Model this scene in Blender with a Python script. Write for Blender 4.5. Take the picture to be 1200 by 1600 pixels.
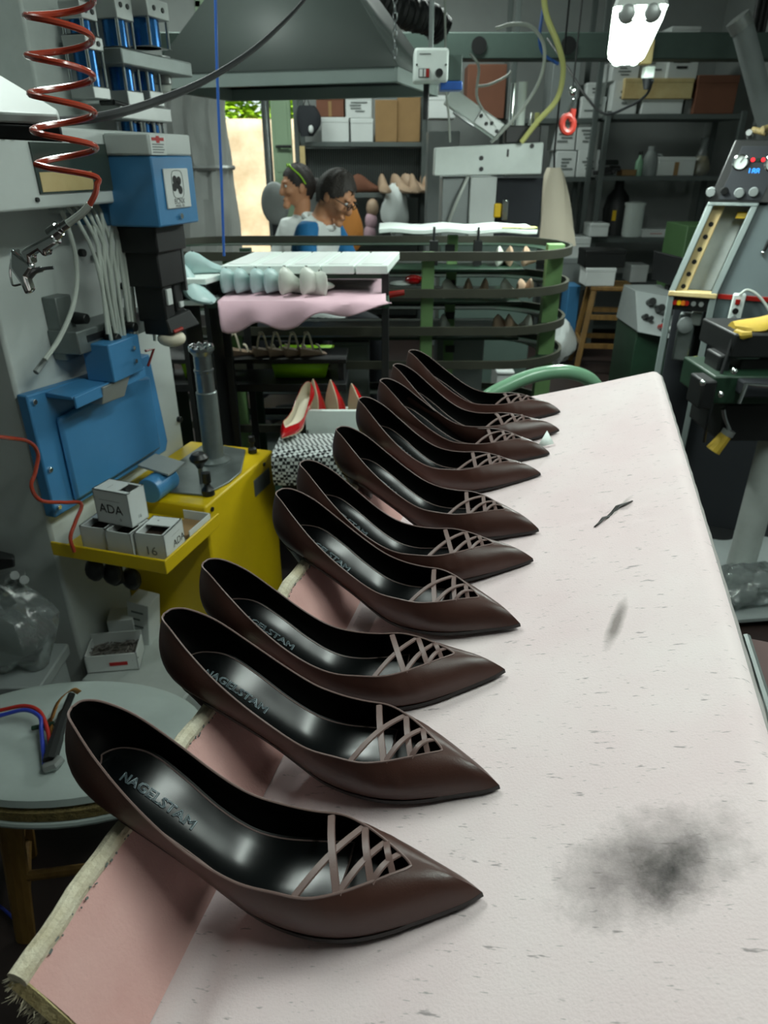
import bpy, math, random
import numpy as np
from mathutils import Vector, Matrix

for o in list(bpy.data.objects):
    bpy.data.objects.remove(o, do_unlink=True)
SC = bpy.context.scene
COL = SC.collection
random.seed(7)
RNG = np.random.default_rng(7)

# ------------------------------------------------------------------ camera, world, sun, exposure
F_PX, HOR = 1090.0, 250.0
PITCH = math.atan((800 - HOR) / F_PX)
CAM = np.array([0.0, 0.0, 1.40])
cam_d = bpy.data.cameras.new('camera')
cam_d.sensor_fit = 'VERTICAL'
cam_d.sensor_height = 36.0
cam_d.lens = F_PX / 1600.0 * 36.0
cam_d.clip_start = 0.02
cam = bpy.data.objects.new('camera', cam_d)
COL.objects.link(cam)
cam.location = CAM
cam.rotation_euler = (math.pi / 2 - PITCH, 0, 0)
cam_d.dof.use_dof = True
cam_d.dof.focus_distance = 0.62
cam_d.dof.aperture_fstop = 12.0
SC.camera = cam

W = bpy.data.worlds.new('world')
SC.world = W
W.use_nodes = True
wn = W.node_tree
wn.nodes.clear()
w_out = wn.nodes.new('ShaderNodeOutputWorld')
w_bg = wn.nodes.new('ShaderNodeBackground')
w_sky = wn.nodes.new('ShaderNodeTexSky')
w_sky.sky_type = 'NISHITA'
w_sky.sun_elevation = math.radians(55)
w_sky.sun_rotation = math.radians(170)
w_sky.sun_disc = False
w_bg.inputs['Strength'].default_value = 0.22
wn.links.new(w_sky.outputs[0], w_bg.inputs[0])
wn.links.new(w_bg.outputs[0], w_out.inputs[0])

sun_d = bpy.data.lights.new('sun', 'SUN')
sun_d.energy = 7.5
sun_d.angle = 0.01
sun_d.color = (1.0, 0.95, 0.85)
sun = bpy.data.objects.new('sun', sun_d)
COL.objects.link(sun)
sun.location = (-3, 4, 8)
sun.rotation_euler = (math.radians(38), 0, math.radians(14))

SC.view_settings.view_transform = 'Standard'
SC.view_settings.look = 'None'
SC.view_settings.gamma = 1.0
SC.view_settings.use_curve_mapping = False
SC.view_settings.exposure = 0.0

# (name, location, rotation z degrees, length, width, watts): the room's tube lamps; fixtures are built further down
LAMPS = [
    ('A', None, 75.4, 1.15, 0.15, 26.0),
    ('B', (0.75, 0.55, 2.55), 75.4, 1.2, 0.15, 12.5),
    ('C', (-1.0, 2.0, 2.9), 75.4, 1.2, 0.15, 30.0),
    ('D', (0.2, 5.3, 3.02), 0.0, 1.2, 0.15, 24.0),
    ('E', (-1.6, 5.6, 3.02), 0.0, 1.2, 0.15, 22.0),
    ('F', (1.9, 1.0, 3.0), 75.4, 1.2, 0.15, 12.0),
]
LAMP_COL = (0.91, 1.0, 0.95)

# ------------------------------------------------------------------ helpers: geometry of the view (pixel of the photo + known depth or height -> point in the room)
def ray(u, v):
    dx = (u - 600) / F_PX
    dy = (800 - v) / F_PX
    return np.array([dx, math.cos(PITCH) + dy * math.sin(PITCH), -math.sin(PITCH) + dy * math.cos(PITCH)])

def at(u, v, Y):
    r = ray(u, v)
    return CAM + r * (Y / r[1])

def atz(u, v, z):
    r = ray(u, v)
    return CAM + r * ((z - CAM[2]) / r[2])

# ------------------------------------------------------------------ helpers: materials
def lin(c):
    if isinstance(c, str):
        c = c.lstrip('#')
        c = [int(c[i:i + 2], 16) / 255 for i in (0, 2, 4)]
        return tuple(x / 12.92 if x <= 0.04045 else ((x + 0.055) / 1.055) ** 2.4 for x in c)
    return tuple(c)

MATS = {}

def mat(name, col, rough=0.5, metal=0.0, var=0.0, vscale=12.0, col2=None, bump=0.0, bscale=60.0, emit=None, estr=0.0,
        alpha=None, trans=0.0, coat=0.0, spec=None, stretch=None, sheen=0.0):
    m = bpy.data.materials.new(name)
    m.use_nodes = True
    nt = m.node_tree
    b = nt.nodes['Principled BSDF']
    c = lin(col)
    b.inputs['Base Color'].default_value = (*c, 1)
    b.inputs['Roughness'].default_value = rough
    b.inputs['Metallic'].default_value = metal
    if spec is not None:
        b.inputs['Specular IOR Level'].default_value = spec
    if coat:
        b.inputs['Coat Weight'].default_value = coat
        b.inputs['Coat Roughness'].default_value = 0.12
    if sheen:
        b.inputs['Sheen Weight'].default_value = sheen
    if trans:
        b.inputs['Transmission Weight'].default_value = trans
    if alpha is not None:
        b.inputs['Alpha'].default_value = alpha
    if emit is not None:
        b.inputs['Emission Color'].default_value = (*lin(emit), 1)
        b.inputs['Emission Strength'].default_value = estr
    if var or col2 or bump:
        tc = nt.nodes.new('ShaderNodeTexCoord')
        src = tc.outputs['Object']
        if stretch:
            mp = nt.nodes.new('ShaderNodeMapping')
            mp.inputs['Scale'].default_value = stretch
            nt.links.new(src, mp.inputs[0])
            src = mp.outputs[0]
        if var or col2:
            n = nt.nodes.new('ShaderNodeTexNoise')
            n.inputs['Scale'].default_value = vscale
            n.inputs['Detail'].default_value = 5
            n.inputs['Roughness'].default_value = 0.65
            nt.links.new(src, n.inputs['Vector'])
            r = nt.nodes.new('ShaderNodeValToRGB')
            c2 = lin(col2) if col2 else tuple(x * (1 - var) for x in c)
            r.color_ramp.elements[0].position = 0.35
            r.color_ramp.elements[1].position = 0.68
            r.color_ramp.elements[0].color = (*c2, 1)
            r.color_ramp.elements[1].color = (*c, 1)
            nt.links.new(n.outputs[0], r.inputs[0])
            nt.links.new(r.outputs[0], b.inputs['Base Color'])
        if bump:
            n2 = nt.nodes.new('ShaderNodeTexNoise')
            n2.inputs['Scale'].default_value = bscale
            n2.inputs['Detail'].default_value = 4
            nt.links.new(src, n2.inputs['Vector'])
            bp = nt.nodes.new('ShaderNodeBump')
            bp.inputs['Strength'].default_value = bump
            bp.inputs['Distance'].default_value = 0.01
            nt.links.new(n2.outputs[0], bp.inputs['Height'])
            nt.links.new(bp.outputs[0], b.inputs['Normal'])
    MATS[name] = m
    return m

# ------------------------------------------------------------------ helpers: meshes
def unit(v):
    v = np.asarray(v, float)
    return v / (np.linalg.norm(v) + 1e-12)

def rotz(a):
    c, s = math.cos(a), math.sin(a)
    return np.array([[c, -s, 0], [s, c, 0], [0, 0, 1.0]])

def rotx(a):
    c, s = math.cos(a), math.sin(a)
    return np.array([[1.0, 0, 0], [0, c, -s], [0, s, c]])

def roty(a):
    c, s = math.cos(a), math.sin(a)
    return np.array([[c, 0, s], [0, 1.0, 0], [-s, 0, c]])

def catmull(pts, m=8, closed=False):
    P = [np.asarray(p, float) for p in pts]
    n = len(P)
    out = []
    rng = range(n) if closed else range(n - 1)
    for i in rng:
        if closed:
            p0, p1, p2, p3 = P[i - 1], P[i], P[(i + 1) % n], P[(i + 2) % n]
        else:
            p1, p2 = P[i], P[i + 1]
            p0 = P[i - 1] if i > 0 else 2 * p1 - p2
            p3 = P[i + 2] if i + 2 < n else 2 * p2 - p1
        for k in range(m):
            t = k / m
            out.append(0.5 * ((2 * p1) + (-p0 + p2) * t + (2 * p0 - 5 * p1 + 4 * p2 - p3) * t * t + (-p0 + 3 * p1 - 3 * p2 + p3) * t ** 3))
    if not closed:
        out.append(P[-1])
    return out

class MB:
    def __init__(self):
        self.v = []
        self.f = []

    def add(self, vs, fs):
        k = len(self.v)
        self.v += [tuple(map(float, p)) for p in vs]
        self.f += [tuple(k + i for i in f) for f in fs]
        return self

    def hexa(self, p):  # 4 bottom (ccw from above) + 4 top
        return self.add(p, [(3, 2, 1, 0), (4, 5, 6, 7), (0, 1, 5, 4), (1, 2, 6, 5), (2, 3, 7, 6), (3, 0, 4, 7)])

    def box(self, c, s, R=None):
        c = np.asarray(c, float)
        h = np.asarray(s, float) / 2
        q = [(-1, -1, -1), (1, -1, -1), (1, 1, -1), (-1, 1, -1), (-1, -1, 1), (1, -1, 1), (1, 1, 1), (-1, 1, 1)]
        P = [np.array(a) * h for a in q]
        if R is not None:
            P = [R @ p for p in P]
        return self.hexa([c + p for p in P])

    def bb(self, x0, x1, y0, y1, z0, z1):
        return self.box(((x0 + x1) / 2, (y0 + y1) / 2, (z0 + z1) / 2), (abs(x1 - x0), abs(y1 - y0), abs(z1 - z0)))

    def cyl(self, p0, p1, r0, r1=None, n=16, caps=True):
        r1 = r0 if r1 is None else r1
        p0, p1 = np.asarray(p0, float), np.asarray(p1, float)
        d = unit(p1 - p0)
        a = unit(np.cross(d, (0, 0, 1) if abs(d[2]) < 0.9 else (1, 0, 0)))
        b = np.cross(d, a)
        vs = []
        for p, r in ((p0, r0), (p1, r1)):
            for i in range(n):
                t = 2 * math.pi * i / n
                vs.append(p + r * (math.cos(t) * a + math.sin(t) * b))
        fs = [(i, (i + 1) % n, n + (i + 1) % n, n + i) for i in range(n)]
        if caps:
            fs += [tuple(reversed(range(n))), tuple(range(n, 2 * n))]
        return self.add(vs, fs)

    def tube(self, pts, r, n=8, closed=False, caps=True):
        P = [np.asarray(p, float) for p in pts]
        m = len(P)
        rr = r if hasattr(r, '__len__') else [r] * m
        up = None
        vs = []
        for i in range(m):
            if closed:
                d = unit(P[(i + 1) % m] - P[i - 1])
            else:
                d = unit(P[min(i + 1, m - 1)] - P[max(i - 1, 0)])
            if up is None:
                up = np.array((0, 0, 1.0)) if abs(d[2]) < 0.9 else np.array((1.0, 0, 0))
            a = unit(np.cross(d, up))
            up = unit(np.cross(a, d))
            for k in range(n):
                t = 2 * math.pi * k / n
                vs.append(P[i] + rr[i] * (math.cos(t) * a + math.sin(t) * up))
        fs = []
        for i in range(m if closed else m - 1):
            j = (i + 1) % m
            for k in range(n):
                l = (k + 1) % n
                fs.append((i * n + k, i * n + l, j * n + l, j * n + k))
        if caps and not closed:
            fs += [tuple(reversed(range(n))), tuple((m - 1) * n + k for k in range(n))]
        return self.add(vs, fs)

    def lathe(self, prof, o=(0, 0, 0), R=None, n=20):
        o = np.asarray(o, float)
        vs = []
        for r, z in prof:
            for i in range(n):
                t = 2 * math.pi * i / n
                p = np.array([max(r, 1e-5) * math.cos(t), max(r, 1e-5) * math.sin(t), z])
                vs.append(o + (R @ p if R is not None else p))
        fs = []
        for j in range(len(prof) - 1):
            for i in range(n):
                k = (i + 1) % n
                fs.append((j * n + i, j * n + k, (j + 1) * n + k, (j + 1) * n + i))
        fs += [tuple(reversed(range(n))), tuple((len(prof) - 1) * n + i for i in range(n))]
        return self.add(vs, fs)

    def prism(self, poly, o, ax, ay, depth):  # polygon in plane (ax, ay) at o, extruded by vector depth
        o, ax, ay, depth = (np.asarray(q, float) for q in (o, ax, ay, depth))
        n = len(poly)
        vs = [o + ax * p[0] + ay * p[1] for p in poly]
        vs += [p + depth for p in vs]
        fs = [tuple(reversed(range(n))), tuple(range(n, 2 * n))]
        fs += [(i, (i + 1) % n, n + (i + 1) % n, n + i) for i in range(n)]
        return self.add(vs, fs)

    def grid(self, P, cu=False, cv=False):
        a, b = len(P), len(P[0])
        vs = [p for row in P for p in row]
        fs = []
        for i in range(a if cu else a - 1):
            for j in range(b if cv else b - 1):
                i2, j2 = (i + 1) % a, (j + 1) % b
                fs.append((i * b + j, i2 * b + j, i2 * b + j2, i * b + j2))
        return self.add(vs, fs)

    def sphere(self, c, r, n=14, m=9, R=None):
        c = np.asarray(c, float)
        r = np.ones(3) * r if not hasattr(r, '__len__') else np.asarray(r, float)
        vs, fs = [], []
        for j in range(m + 1):
            ph = math.pi * j / m
            for i in range(n):
                t = 2 * math.pi * i / n
                p = np.array([math.sin(ph) * math.cos(t), math.sin(ph) * math.sin(t), -math.cos(ph)]) * r
                vs.append(c + (R @ p if R is not None else p))
        for j in range(m):
            for i in range(n):
                k = (i + 1) % n
                fs.append((j * n + i, j * n + k, (j + 1) * n + k, (j + 1) * n + i))
        return self.add(vs, fs)

    def mesh(self, name, smooth=True, weld=False):
        me = bpy.data.meshes.new(name)
        me.from_pydata(self.v, [], self.f)
        import bmesh
        bm = bmesh.new()
        bm.from_mesh(me)
        bmesh.ops.remove_doubles(bm, verts=bm.verts, dist=1e-6)
        bmesh.ops.recalc_face_normals(bm, faces=bm.faces)
        bm.to_mesh(me)
        bm.free()
        if smooth:
            me.polygons.foreach_set('use_smooth', [True] * len(me.polygons))
            try:
                me.set_sharp_from_angle(angle=math.radians(35))
            except Exception:
                pass
        me.update()
        return me

    def build(self, name, material, parent=None, bevel=0.0, smooth=True, solid=0.0, subsurf=0, local=False):
        off = np.zeros(3)
        if not local:
            if parent is not None:
                off = base_of(parent)
            else:
                A = np.array(self.v)
                lo, hi = A.min(0), A.max(0)
                off = np.array([(lo[0] + hi[0]) / 2, (lo[1] + hi[1]) / 2, lo[2]])
        if np.any(off):
            self.v = [tuple(np.array(p) - off) for p in self.v]
        me = self.mesh(name, smooth)
        o = bpy.data.objects.new(name, me)
        COL.objects.link(o)
        m = MATS[material] if isinstance(material, str) else material
        me.materials.append(m)
        if parent is not None:
            o.parent = parent
        elif not local:
            o.location = off
        if solid:
            md = o.modifiers.new('solid', 'SOLIDIFY')
            md.thickness = solid
            md.offset = 0
        if bevel:
            md = o.modifiers.new('bevel', 'BEVEL')
            md.width = bevel
            md.segments = 2
            md.limit_method = 'ANGLE'
            md.angle_limit = math.radians(40)
        if subsurf:
            md = o.modifiers.new('sub', 'SUBSURF')
            md.levels = subsurf
            md.render_levels = subsurf
        return o

def base_of(o):
    p = np.zeros(3)
    while o is not None:
        p += np.array(o.location)
        o = o.parent
    return p

def tag(o, label, cat, group=None):
    o['label'] = label
    o['category'] = cat
    if group:
        o['group'] = group
    return o

def thing(name, label, cat, loc=(0, 0, 0), group=None):
    o = bpy.data.objects.new(name, None)
    o.empty_display_size = 0.05
    COL.objects.link(o)
    o.location = tuple(map(float, loc))
    return tag(o, label, cat, group)

def struct(o, label=None):
    o['kind'] = 'structure'
    if label:
        o['label'] = label
    return o

def copy_tree(o, parent=None):
    c = o.copy()
    COL.objects.link(c)
    if parent is not None:
        c.parent = parent
    for ch in list(o.children):
        copy_tree(ch, c)
    return c

def set_matrix(o, R, loc):
    M = Matrix([[*R[0], loc[0]], [*R[1], loc[1]], [*R[2], loc[2]], [0, 0, 0, 1]])
    o.matrix_world = M

def text_mesh(txt, size, align='CENTER', outline=0.0, extrude=0.0, res=3):
    cu = bpy.data.curves.new('lettering', 'FONT')
    cu.body = txt
    cu.size = size
    cu.align_x = align
    cu.align_y = 'CENTER'
    cu.resolution_u = res
    if outline:
        cu.fill_mode = 'NONE'
        cu.bevel_depth = outline
        cu.bevel_resolution = 1
    cu.extrude = extrude
    o = bpy.data.objects.new('lettering_tmp', cu)
    COL.objects.link(o)
    dg = bpy.context.evaluated_depsgraph_get()
    me = bpy.data.meshes.new_from_object(o.evaluated_get(dg))
    bpy.data.objects.remove(o)
    bpy.data.curves.remove(cu)
    return me

def lettering(txt, size, o, ax, ay, material, parent, name='lettering', sx=1.0):
    """flat lettering lying in the plane spanned by ax, ay through the point o"""
    me = text_mesh(txt, size)
    o, ax, ay = (np.asarray(q, float) for q in (o, ax, ay))
    b = base_of(parent) if parent is not None else np.zeros(3)
    for v in me.vertices:
        v.co = Vector(o + ax * v.co.x * sx + ay * v.co.y - b)
    me.materials.clear()
    me.materials.append(MATS[material])
    ob = bpy.data.objects.new(name, me)
    COL.objects.link(ob)
    ob.parent = parent
    return ob
# ------------------------------------------------------------------ materials
mat('leather_brown', '#43271f', 0.40, var=0.18, vscale=9, bump=0.05, bscale=900, spec=0.6)
mat('leather_edge', '#6f5a55', 0.45)
mat('strap_brown', '#67514c', 0.42, bump=0.05, bscale=900)
mat('lining_black', '#0a0c0c', 0.42, var=0.2, vscale=40, spec=0.22)
mat('insole_black', '#07090a', 0.22, spec=0.32)
mat('insole_print', '#59656a', 0.25, metal=0.3)
mat('sole_black', '#14110f', 0.45)
mat('heel_brown', '#2c1d1a', 0.4)
mat('red_patent', '#b3060f', 0.12, coat=0.8)
mat('insock_cream', '#e6dcc6', 0.5)
mat('sole_beige', '#b8a98c', 0.6, var=0.1)
mat('cream_canvas', '#d8d2bd', 0.8, col2='#b9ae93', vscale=40, bump=0.3, bscale=300)
mat('foam_cream', '#c9bc8c', 0.9, col2='#a4925f', vscale=30, bump=0.4, bscale=200)
mat('hem_grey', '#aaa6a3', 0.85, var=0.15, vscale=60)
mat('green_dull', '#4c6e44', 0.5, var=0.2, vscale=5)
mat('hook_red', '#7a2016', 0.4)
mat('floor', '#33231f', 0.55, col2='#241b1a', vscale=3, bump=0.05, bscale=30)
mat('wall', '#a3a8a6', 0.85, var=0.15, vscale=1.5)
mat('ceiling', '#a9adab', 0.9, var=0.12, vscale=1.2)
mat('white_paint', '#c8cfcc', 0.45, var=0.07, vscale=7, bump=0.02, bscale=60)
mat('white_paint_dirty', '#bcc4c0', 0.5, var=0.22, vscale=5)
mat('blue_paint', '#4283b4', 0.42, var=0.10, vscale=6)
mat('blue_anod', '#2b6aa8', 0.25, metal=0.75, var=0.15, vscale=8)
mat('yellow_paint', '#d9b90c', 0.42, var=0.12, vscale=5)
mat('steel', '#9a9fa0', 0.28, metal=0.9, var=0.2, vscale=20)
mat('steel_grey', '#7f8785', 0.42, metal=0.55, var=0.2, vscale=14)
mat('chrome', '#d8dcdc', 0.12, metal=1.0)
mat('alu', '#a8acaa', 0.4, metal=0.6, var=0.12, vscale=12)
mat('black_plastic', '#121414', 0.4)
mat('black_metal', '#17191a', 0.5, var=0.3, vscale=14)
mat('dark_green', '#1c3a28', 0.5, var=0.3, vscale=8)
mat('green_paint', '#7da46b', 0.45, var=0.18, vscale=9)
mat('green_pale', '#7fae8c', 0.28, var=0.08, vscale=9, coat=0.3)
mat('green_grey', '#4d5f58', 0.55, var=0.15, vscale=5)
mat('track_brown', '#38392f', 0.5, var=0.25, vscale=10)
mat('hood_grey', '#414946', 0.6, var=0.10, vscale=3)
mat('hood_rim', '#74807c', 0.5, var=0.10, vscale=5)
mat('hose_white', '#b9c0b8', 0.4, coat=0.2)
mat('hose_yellow', '#d8d98a', 0.35)
mat('hose_red', '#a8402c', 0.22, coat=0.5)
mat('hose_blue', '#2d62b8', 0.35)
mat('cable_black', '#141719', 0.45)
mat('cable_red', '#b02a1e', 0.4)
mat('cable_blue', '#2b3fa8', 0.4)
mat('glass_dark', '#39443f', 0.08, spec=0.6)
mat('cardboard', '#9b7b52', 0.85, var=0.15, vscale=6)
mat('cardboard_brown', '#7a4f3c', 0.85, var=0.12, vscale=6)
mat('card_white', '#d3d8d6', 0.7, var=0.05, vscale=8)
mat('print_black', '#1b1c1c', 0.7)
mat('print_grey', '#6d7371', 0.7)
mat('print_red', '#b02020', 0.6)
mat('print_blue', '#2f78b8', 0.5)
mat('box_inside', '#3a2c22', 0.9)
mat('wood', '#8b6a34', 0.55, col2='#6f5024', vscale=5, stretch=(6, 6, 1))
mat('seat_grey', '#b3bfbb', 0.5, var=0.12, vscale=7, bump=0.05, bscale=20)
mat('gold_trim', '#8f7d4c', 0.6, col2='#5d4f2a', vscale=60, bump=0.5, bscale=200)
mat('shelf_metal', '#59615f', 0.5, var=0.12, vscale=5)
mat('plastic_grey', '#8d9493', 0.45, var=0.1, vscale=8)
mat('console_grey', '#84908e', 0.5, var=0.1, vscale=5)
mat('console_side', '#5d6a6c', 0.5, var=0.08, vscale=4)
mat('cream_paint', '#d6c48e', 0.5, col2='#c2a873', vscale=6)
mat('lime', '#9ad60f', 0.4)
mat('pink_cloth', '#d9b3c0', 0.8, var=0.10, vscale=7, sheen=0.2)
mat('last_blue', '#a9c3c2', 0.4, var=0.08, vscale=10)
mat('last_white', '#c3c9bf', 0.4, var=0.08, vscale=10)
mat('last_tan', '#b49a82', 0.5, var=0.1, vscale=10)
mat('tray_white', '#dde7e2', 0.45, var=0.05, vscale=20)
mat('skin', '#c9926e', 0.55, var=0.06, vscale=20)
mat('hair_dark', '#231d1b', 0.6, bump=0.5, bscale=120)
mat('hair_grey', '#38332f', 0.6, bump=0.5, bscale=120)
mat('cloth_white', '#dfe6e4', 0.8, bump=0.2, bscale=25)
mat('cloth_blue', '#1d6fa6', 0.8, bump=0.2, bscale=30)
mat('cloth_orange', '#c8813a', 0.8)
mat('cloth_dark', '#22262b', 0.8)
mat('grey_film', '#b4b8b5', 0.38, var=0.2, vscale=3, bump=0.15, bscale=9)
mat('door_green', '#9db897', 0.55, var=0.06, vscale=4)
mat('plaster_sun', '#d9cfae', 0.9, col2='#b9a987', vscale=2.5, bump=0.2, bscale=12)
mat('leaf', '#a9d41c', 0.6, col2='#7fae1a', vscale=15)
mat('ground_out', '#b98d63', 0.9, var=0.15, vscale=2)
mat('lamp_body', '#c9cfca', 0.5)
mat('lamp_glow', '#ffffff', 0.4, emit='#eafff2', estr=13.0)
mat('tube_glow', '#ffffff', 0.4, emit='#f2fff6', estr=14.0)
mat('led_red', '#ff3030', 0.4, emit='#ff2030', estr=1.5)
mat('led_blue', '#3aa0ff', 0.4, emit='#2f90ff', estr=1.6)
mat('led_off', '#24382c', 0.4)
mat('orange_plastic', '#d8741c', 0.4)
mat('yellow_plastic', '#e0b814', 0.4)
mat('red_plastic', '#96170f', 0.35)
mat('plastic_film', '#c6cecd', 0.15, trans=0.85, bump=0.6, bscale=30)
mat('board_brown', '#6b5553', 0.5, var=0.15, vscale=6)
mat('stone', '#74706a', 0.7, var=0.3, vscale=30)
mat('yellow_glove', '#c9a93a', 0.6, var=0.15, vscale=20)
mat('orange_rope', '#9c6a2a', 0.8, var=0.2, vscale=60, bump=0.5, bscale=200)

def checker_mat():
    m = mat('houndstooth', '#cfd6d4', 0.85)
    nt = m.node_tree
    b = nt.nodes['Principled BSDF']
    tc = nt.nodes.new('ShaderNodeTexCoord')
    mp = nt.nodes.new('ShaderNodeMapping')
    mp.inputs['Rotation'].default_value = (0, 0, 0.5)
    ck = nt.nodes.new('ShaderNodeTexChecker')
    ck.inputs['Scale'].default_value = 105
    ck.inputs['Color1'].default_value = (*lin('#d4dad8'), 1)
    ck.inputs['Color2'].default_value = (*lin('#1a1d1f'), 1)
    nt.links.new(tc.outputs['Object'], mp.inputs[0])
    nt.links.new(mp.outputs[0], ck.inputs[0])
    nt.links.new(ck.outputs[0], b.inputs['Base Color'])
checker_mat()

def mesh_panel_mat():
    m = mat('wire_mesh', '#7d8482', 0.5, metal=0.3)
    nt = m.node_tree
    b = nt.nodes['Principled BSDF']
    tc = nt.nodes.new('ShaderNodeTexCoord')
    wv = nt.nodes.new('ShaderNodeTexWave')
    wv.bands_direction = 'X'
    wv.inputs['Scale'].default_value = 16
    r = nt.nodes.new('ShaderNodeValToRGB')
    r.color_ramp.elements[0].color = (*lin('#454b4a'), 1)
    r.color_ramp.elements[1].color = (*lin('#8d9492'), 1)
    nt.links.new(tc.outputs['Object'], wv.inputs[0])
    nt.links.new(wv.outputs['Fac'], r.inputs[0])
    nt.links.new(r.outputs[0], b.inputs['Base Color'])
mesh_panel_mat()

def table_cloth_mat():
    """pinkish white felt: fine scuffs stretched across, one soot stain, yellowing; object axes are the table's own"""
    m = mat('table_felt', '#d9c9cc', 0.85, sheen=0.1)
    nt = m.node_tree
    L = nt.links
    b = nt.nodes['Principled BSDF']
    tc = nt.nodes.new('ShaderNodeTexCoord')
    def noise(scale, detail, sc=(1, 1, 1), rough=0.6, rot=0.0):
        mp = nt.nodes.new('ShaderNodeMapping')
        mp.inputs['Scale'].default_value = sc
        mp.inputs['Rotation'].default_value = (0, 0, rot)
        n = nt.nodes.new('ShaderNodeTexNoise')
        n.inputs['Scale'].default_value = scale
        n.inputs['Detail'].default_value = detail
        n.inputs['Roughness'].default_value = rough
        L.new(tc.outputs['Object'], mp.inputs[0])
        L.new(mp.outputs[0], n.inputs['Vector'])
        return n.outputs[0]
    def ramp(src, p0, p1, c0, c1):
        r = nt.nodes.new('ShaderNodeValToRGB')
        r.color_ramp.elements[0].position = p0
        r.color_ramp.elements[1].position = p1
        r.color_ramp.elements[0].color = (*c0, 1) if len(c0) == 3 else c0
        r.color_ramp.elements[1].color = (*c1, 1) if len(c1) == 3 else c1
        L.new(src, r.inputs[0])
        return r.outputs[0]
    def mix(fac, a, bb, mode='MIX'):
        x = nt.nodes.new('ShaderNodeMix')
        x.data_type = 'RGBA'
        x.blend_type = mode
        if isinstance(fac, float):
            x.inputs[0].default_value = fac
        else:
            L.new(fac, x.inputs[0])
        for i, q in ((6, a), (7, bb)):
            if isinstance(q, tuple):
                x.inputs[i].default_value = (*q, 1)
            else:
                L.new(q, x.inputs[i])
        return x.outputs[2]
    base = ramp(noise(4, 4), 0.35, 0.65, lin('#dcc8ca'), lin('#e2d5d5'))
    # worn pink towards the rail, where the heels rub
    sep = nt.nodes.new('ShaderNodeSeparateXYZ')
    L.new(tc.outputs['Object'], sep.inputs[0])
    W_ = (1.0, 1.0, 1.0)
    K = (0.0, 0.0, 0.0)
    sc1 = ramp(noise(34, 3, (1, 4.5, 1), 0.75, 0.35), 0.635, 0.70, K, W_)
    sc2 = ramp(noise(70, 2, (1, 6, 1), 0.8, -0.25), 0.665, 0.72, K, W_)
    c = mix(sc1, base, lin('#9f9495'))
    c = mix(sc2, c, lin('#aba1a1'))
    # soot stain and a long smear, each with a shape of its own
    def blob(cx, cy, rx, ry, rot, n_amp, lo, hi):
        mp = nt.nodes.new('ShaderNodeMapping')
        mp.vector_type = 'TEXTURE'
        mp.inputs['Location'].default_value = (cx, cy, 0)
        mp.inputs['Rotation'].default_value = (0, 0, rot)
        mp.inputs['Scale'].default_value = (rx, ry, 1)
        L.new(tc.outputs['Object'], mp.inputs[0])
        g = nt.nodes.new('ShaderNodeTexGradient')
        g.gradient_type = 'SPHERICAL'
        L.new(mp.outputs[0], g.inputs[0])
        nn = noise(45, 5, (1, 1, 1), 0.7)
        ma = nt.nodes.new('ShaderNodeMath')
        ma.operation = 'MULTIPLY_ADD'
        L.new(nn, ma.inputs[0])
        ma.inputs[1].default_value = n_amp
        L.new(g.outputs['Fac'], ma.inputs[2])
        ad = nt.nodes.new('ShaderNodeMath')
        ad.operation = 'SUBTRACT'
        L.new(ma.outputs[0], ad.inputs[0])
        ad.inputs[1].default_value = n_amp * 0.5
        return ramp(ad.outputs[0], lo, hi, K, W_)
    for s in STAINS:
        c = mix(blob(*s[:8]), c, lin(s[8]))
    L.new(c, b.inputs['Base Color'])
    nb = noise(500, 3)
    bp = nt.nodes.new('ShaderNodeBump')
    bp.inputs['Strength'].default_value = 0.15
    bp.inputs['Distance'].default_value = 0.004
    L.new(nb, bp.inputs['Height'])
    L.new(bp.outputs[0], b.inputs['Normal'])

# position and size in the table's own axes (s, e) metres
STAINS = [
    (-0.088, -1.035, 0.085, 0.050, 0.5, 0.9, 0.15, 1.25, '#6b6362'),
    (-0.075, -1.040, 0.045, 0.022, 0.9, 0.9, 0.25, 1.35, '#3c3837'),
    (-0.100, -0.78, 0.009, 0.050, -0.25, 0.5, 0.10, 0.7, '#8e8381'),
    (-0.088, -0.545, 0.006, 0.040, -0.5, 0.5, 0.15, 0.8, '#a39896'),
]
table_cloth_mat()
mat('rail_felt', '#d6aca6', 0.85, col2='#c99a94', vscale=6, bump=0.15, bscale=400)
# ------------------------------------------------------------------ the room
XL, XR, YB, YF, ZC = -3.3, 2.9, 7.2, -2.6, 3.25
TH = 0.2
struct(MB().bb(XL - TH, XR + TH, YF - TH, YB + TH, -0.12, 0).build('floor', 'floor', smooth=False), 'dark reddish brown workshop floor')
struct(MB().bb(XL - TH, XR + TH, YF - TH, YB + TH, ZC, ZC + TH).build('ceiling', 'ceiling', smooth=False), 'pale grey workshop ceiling')
struct(MB().bb(XL - TH, XL, YF - TH, YB + TH, 0, ZC).build('wall_left', 'wall', smooth=False))
struct(MB().bb(XR, XR + TH, YF - TH, YB + TH, 0, ZC).build('wall_right', 'wall', smooth=False))
struct(MB().bb(XL, XR, YF - TH, YF, 0, ZC).build('wall_front', 'wall', smooth=False))
DX0, DX1, DZ = at(338, 250, YB)[0], at(462, 250, YB)[0], 2.55
wb = MB()
wb.bb(XL, DX0, YB, YB + TH, 0, ZC)
wb.bb(DX1, XR, YB, YB + TH, 0, ZC)
wb.bb(DX0, DX1, YB, YB + TH, DZ, ZC)
struct(wb.build('wall_back', 'wall', smooth=False), 'grey back wall with a bright doorway')
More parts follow.
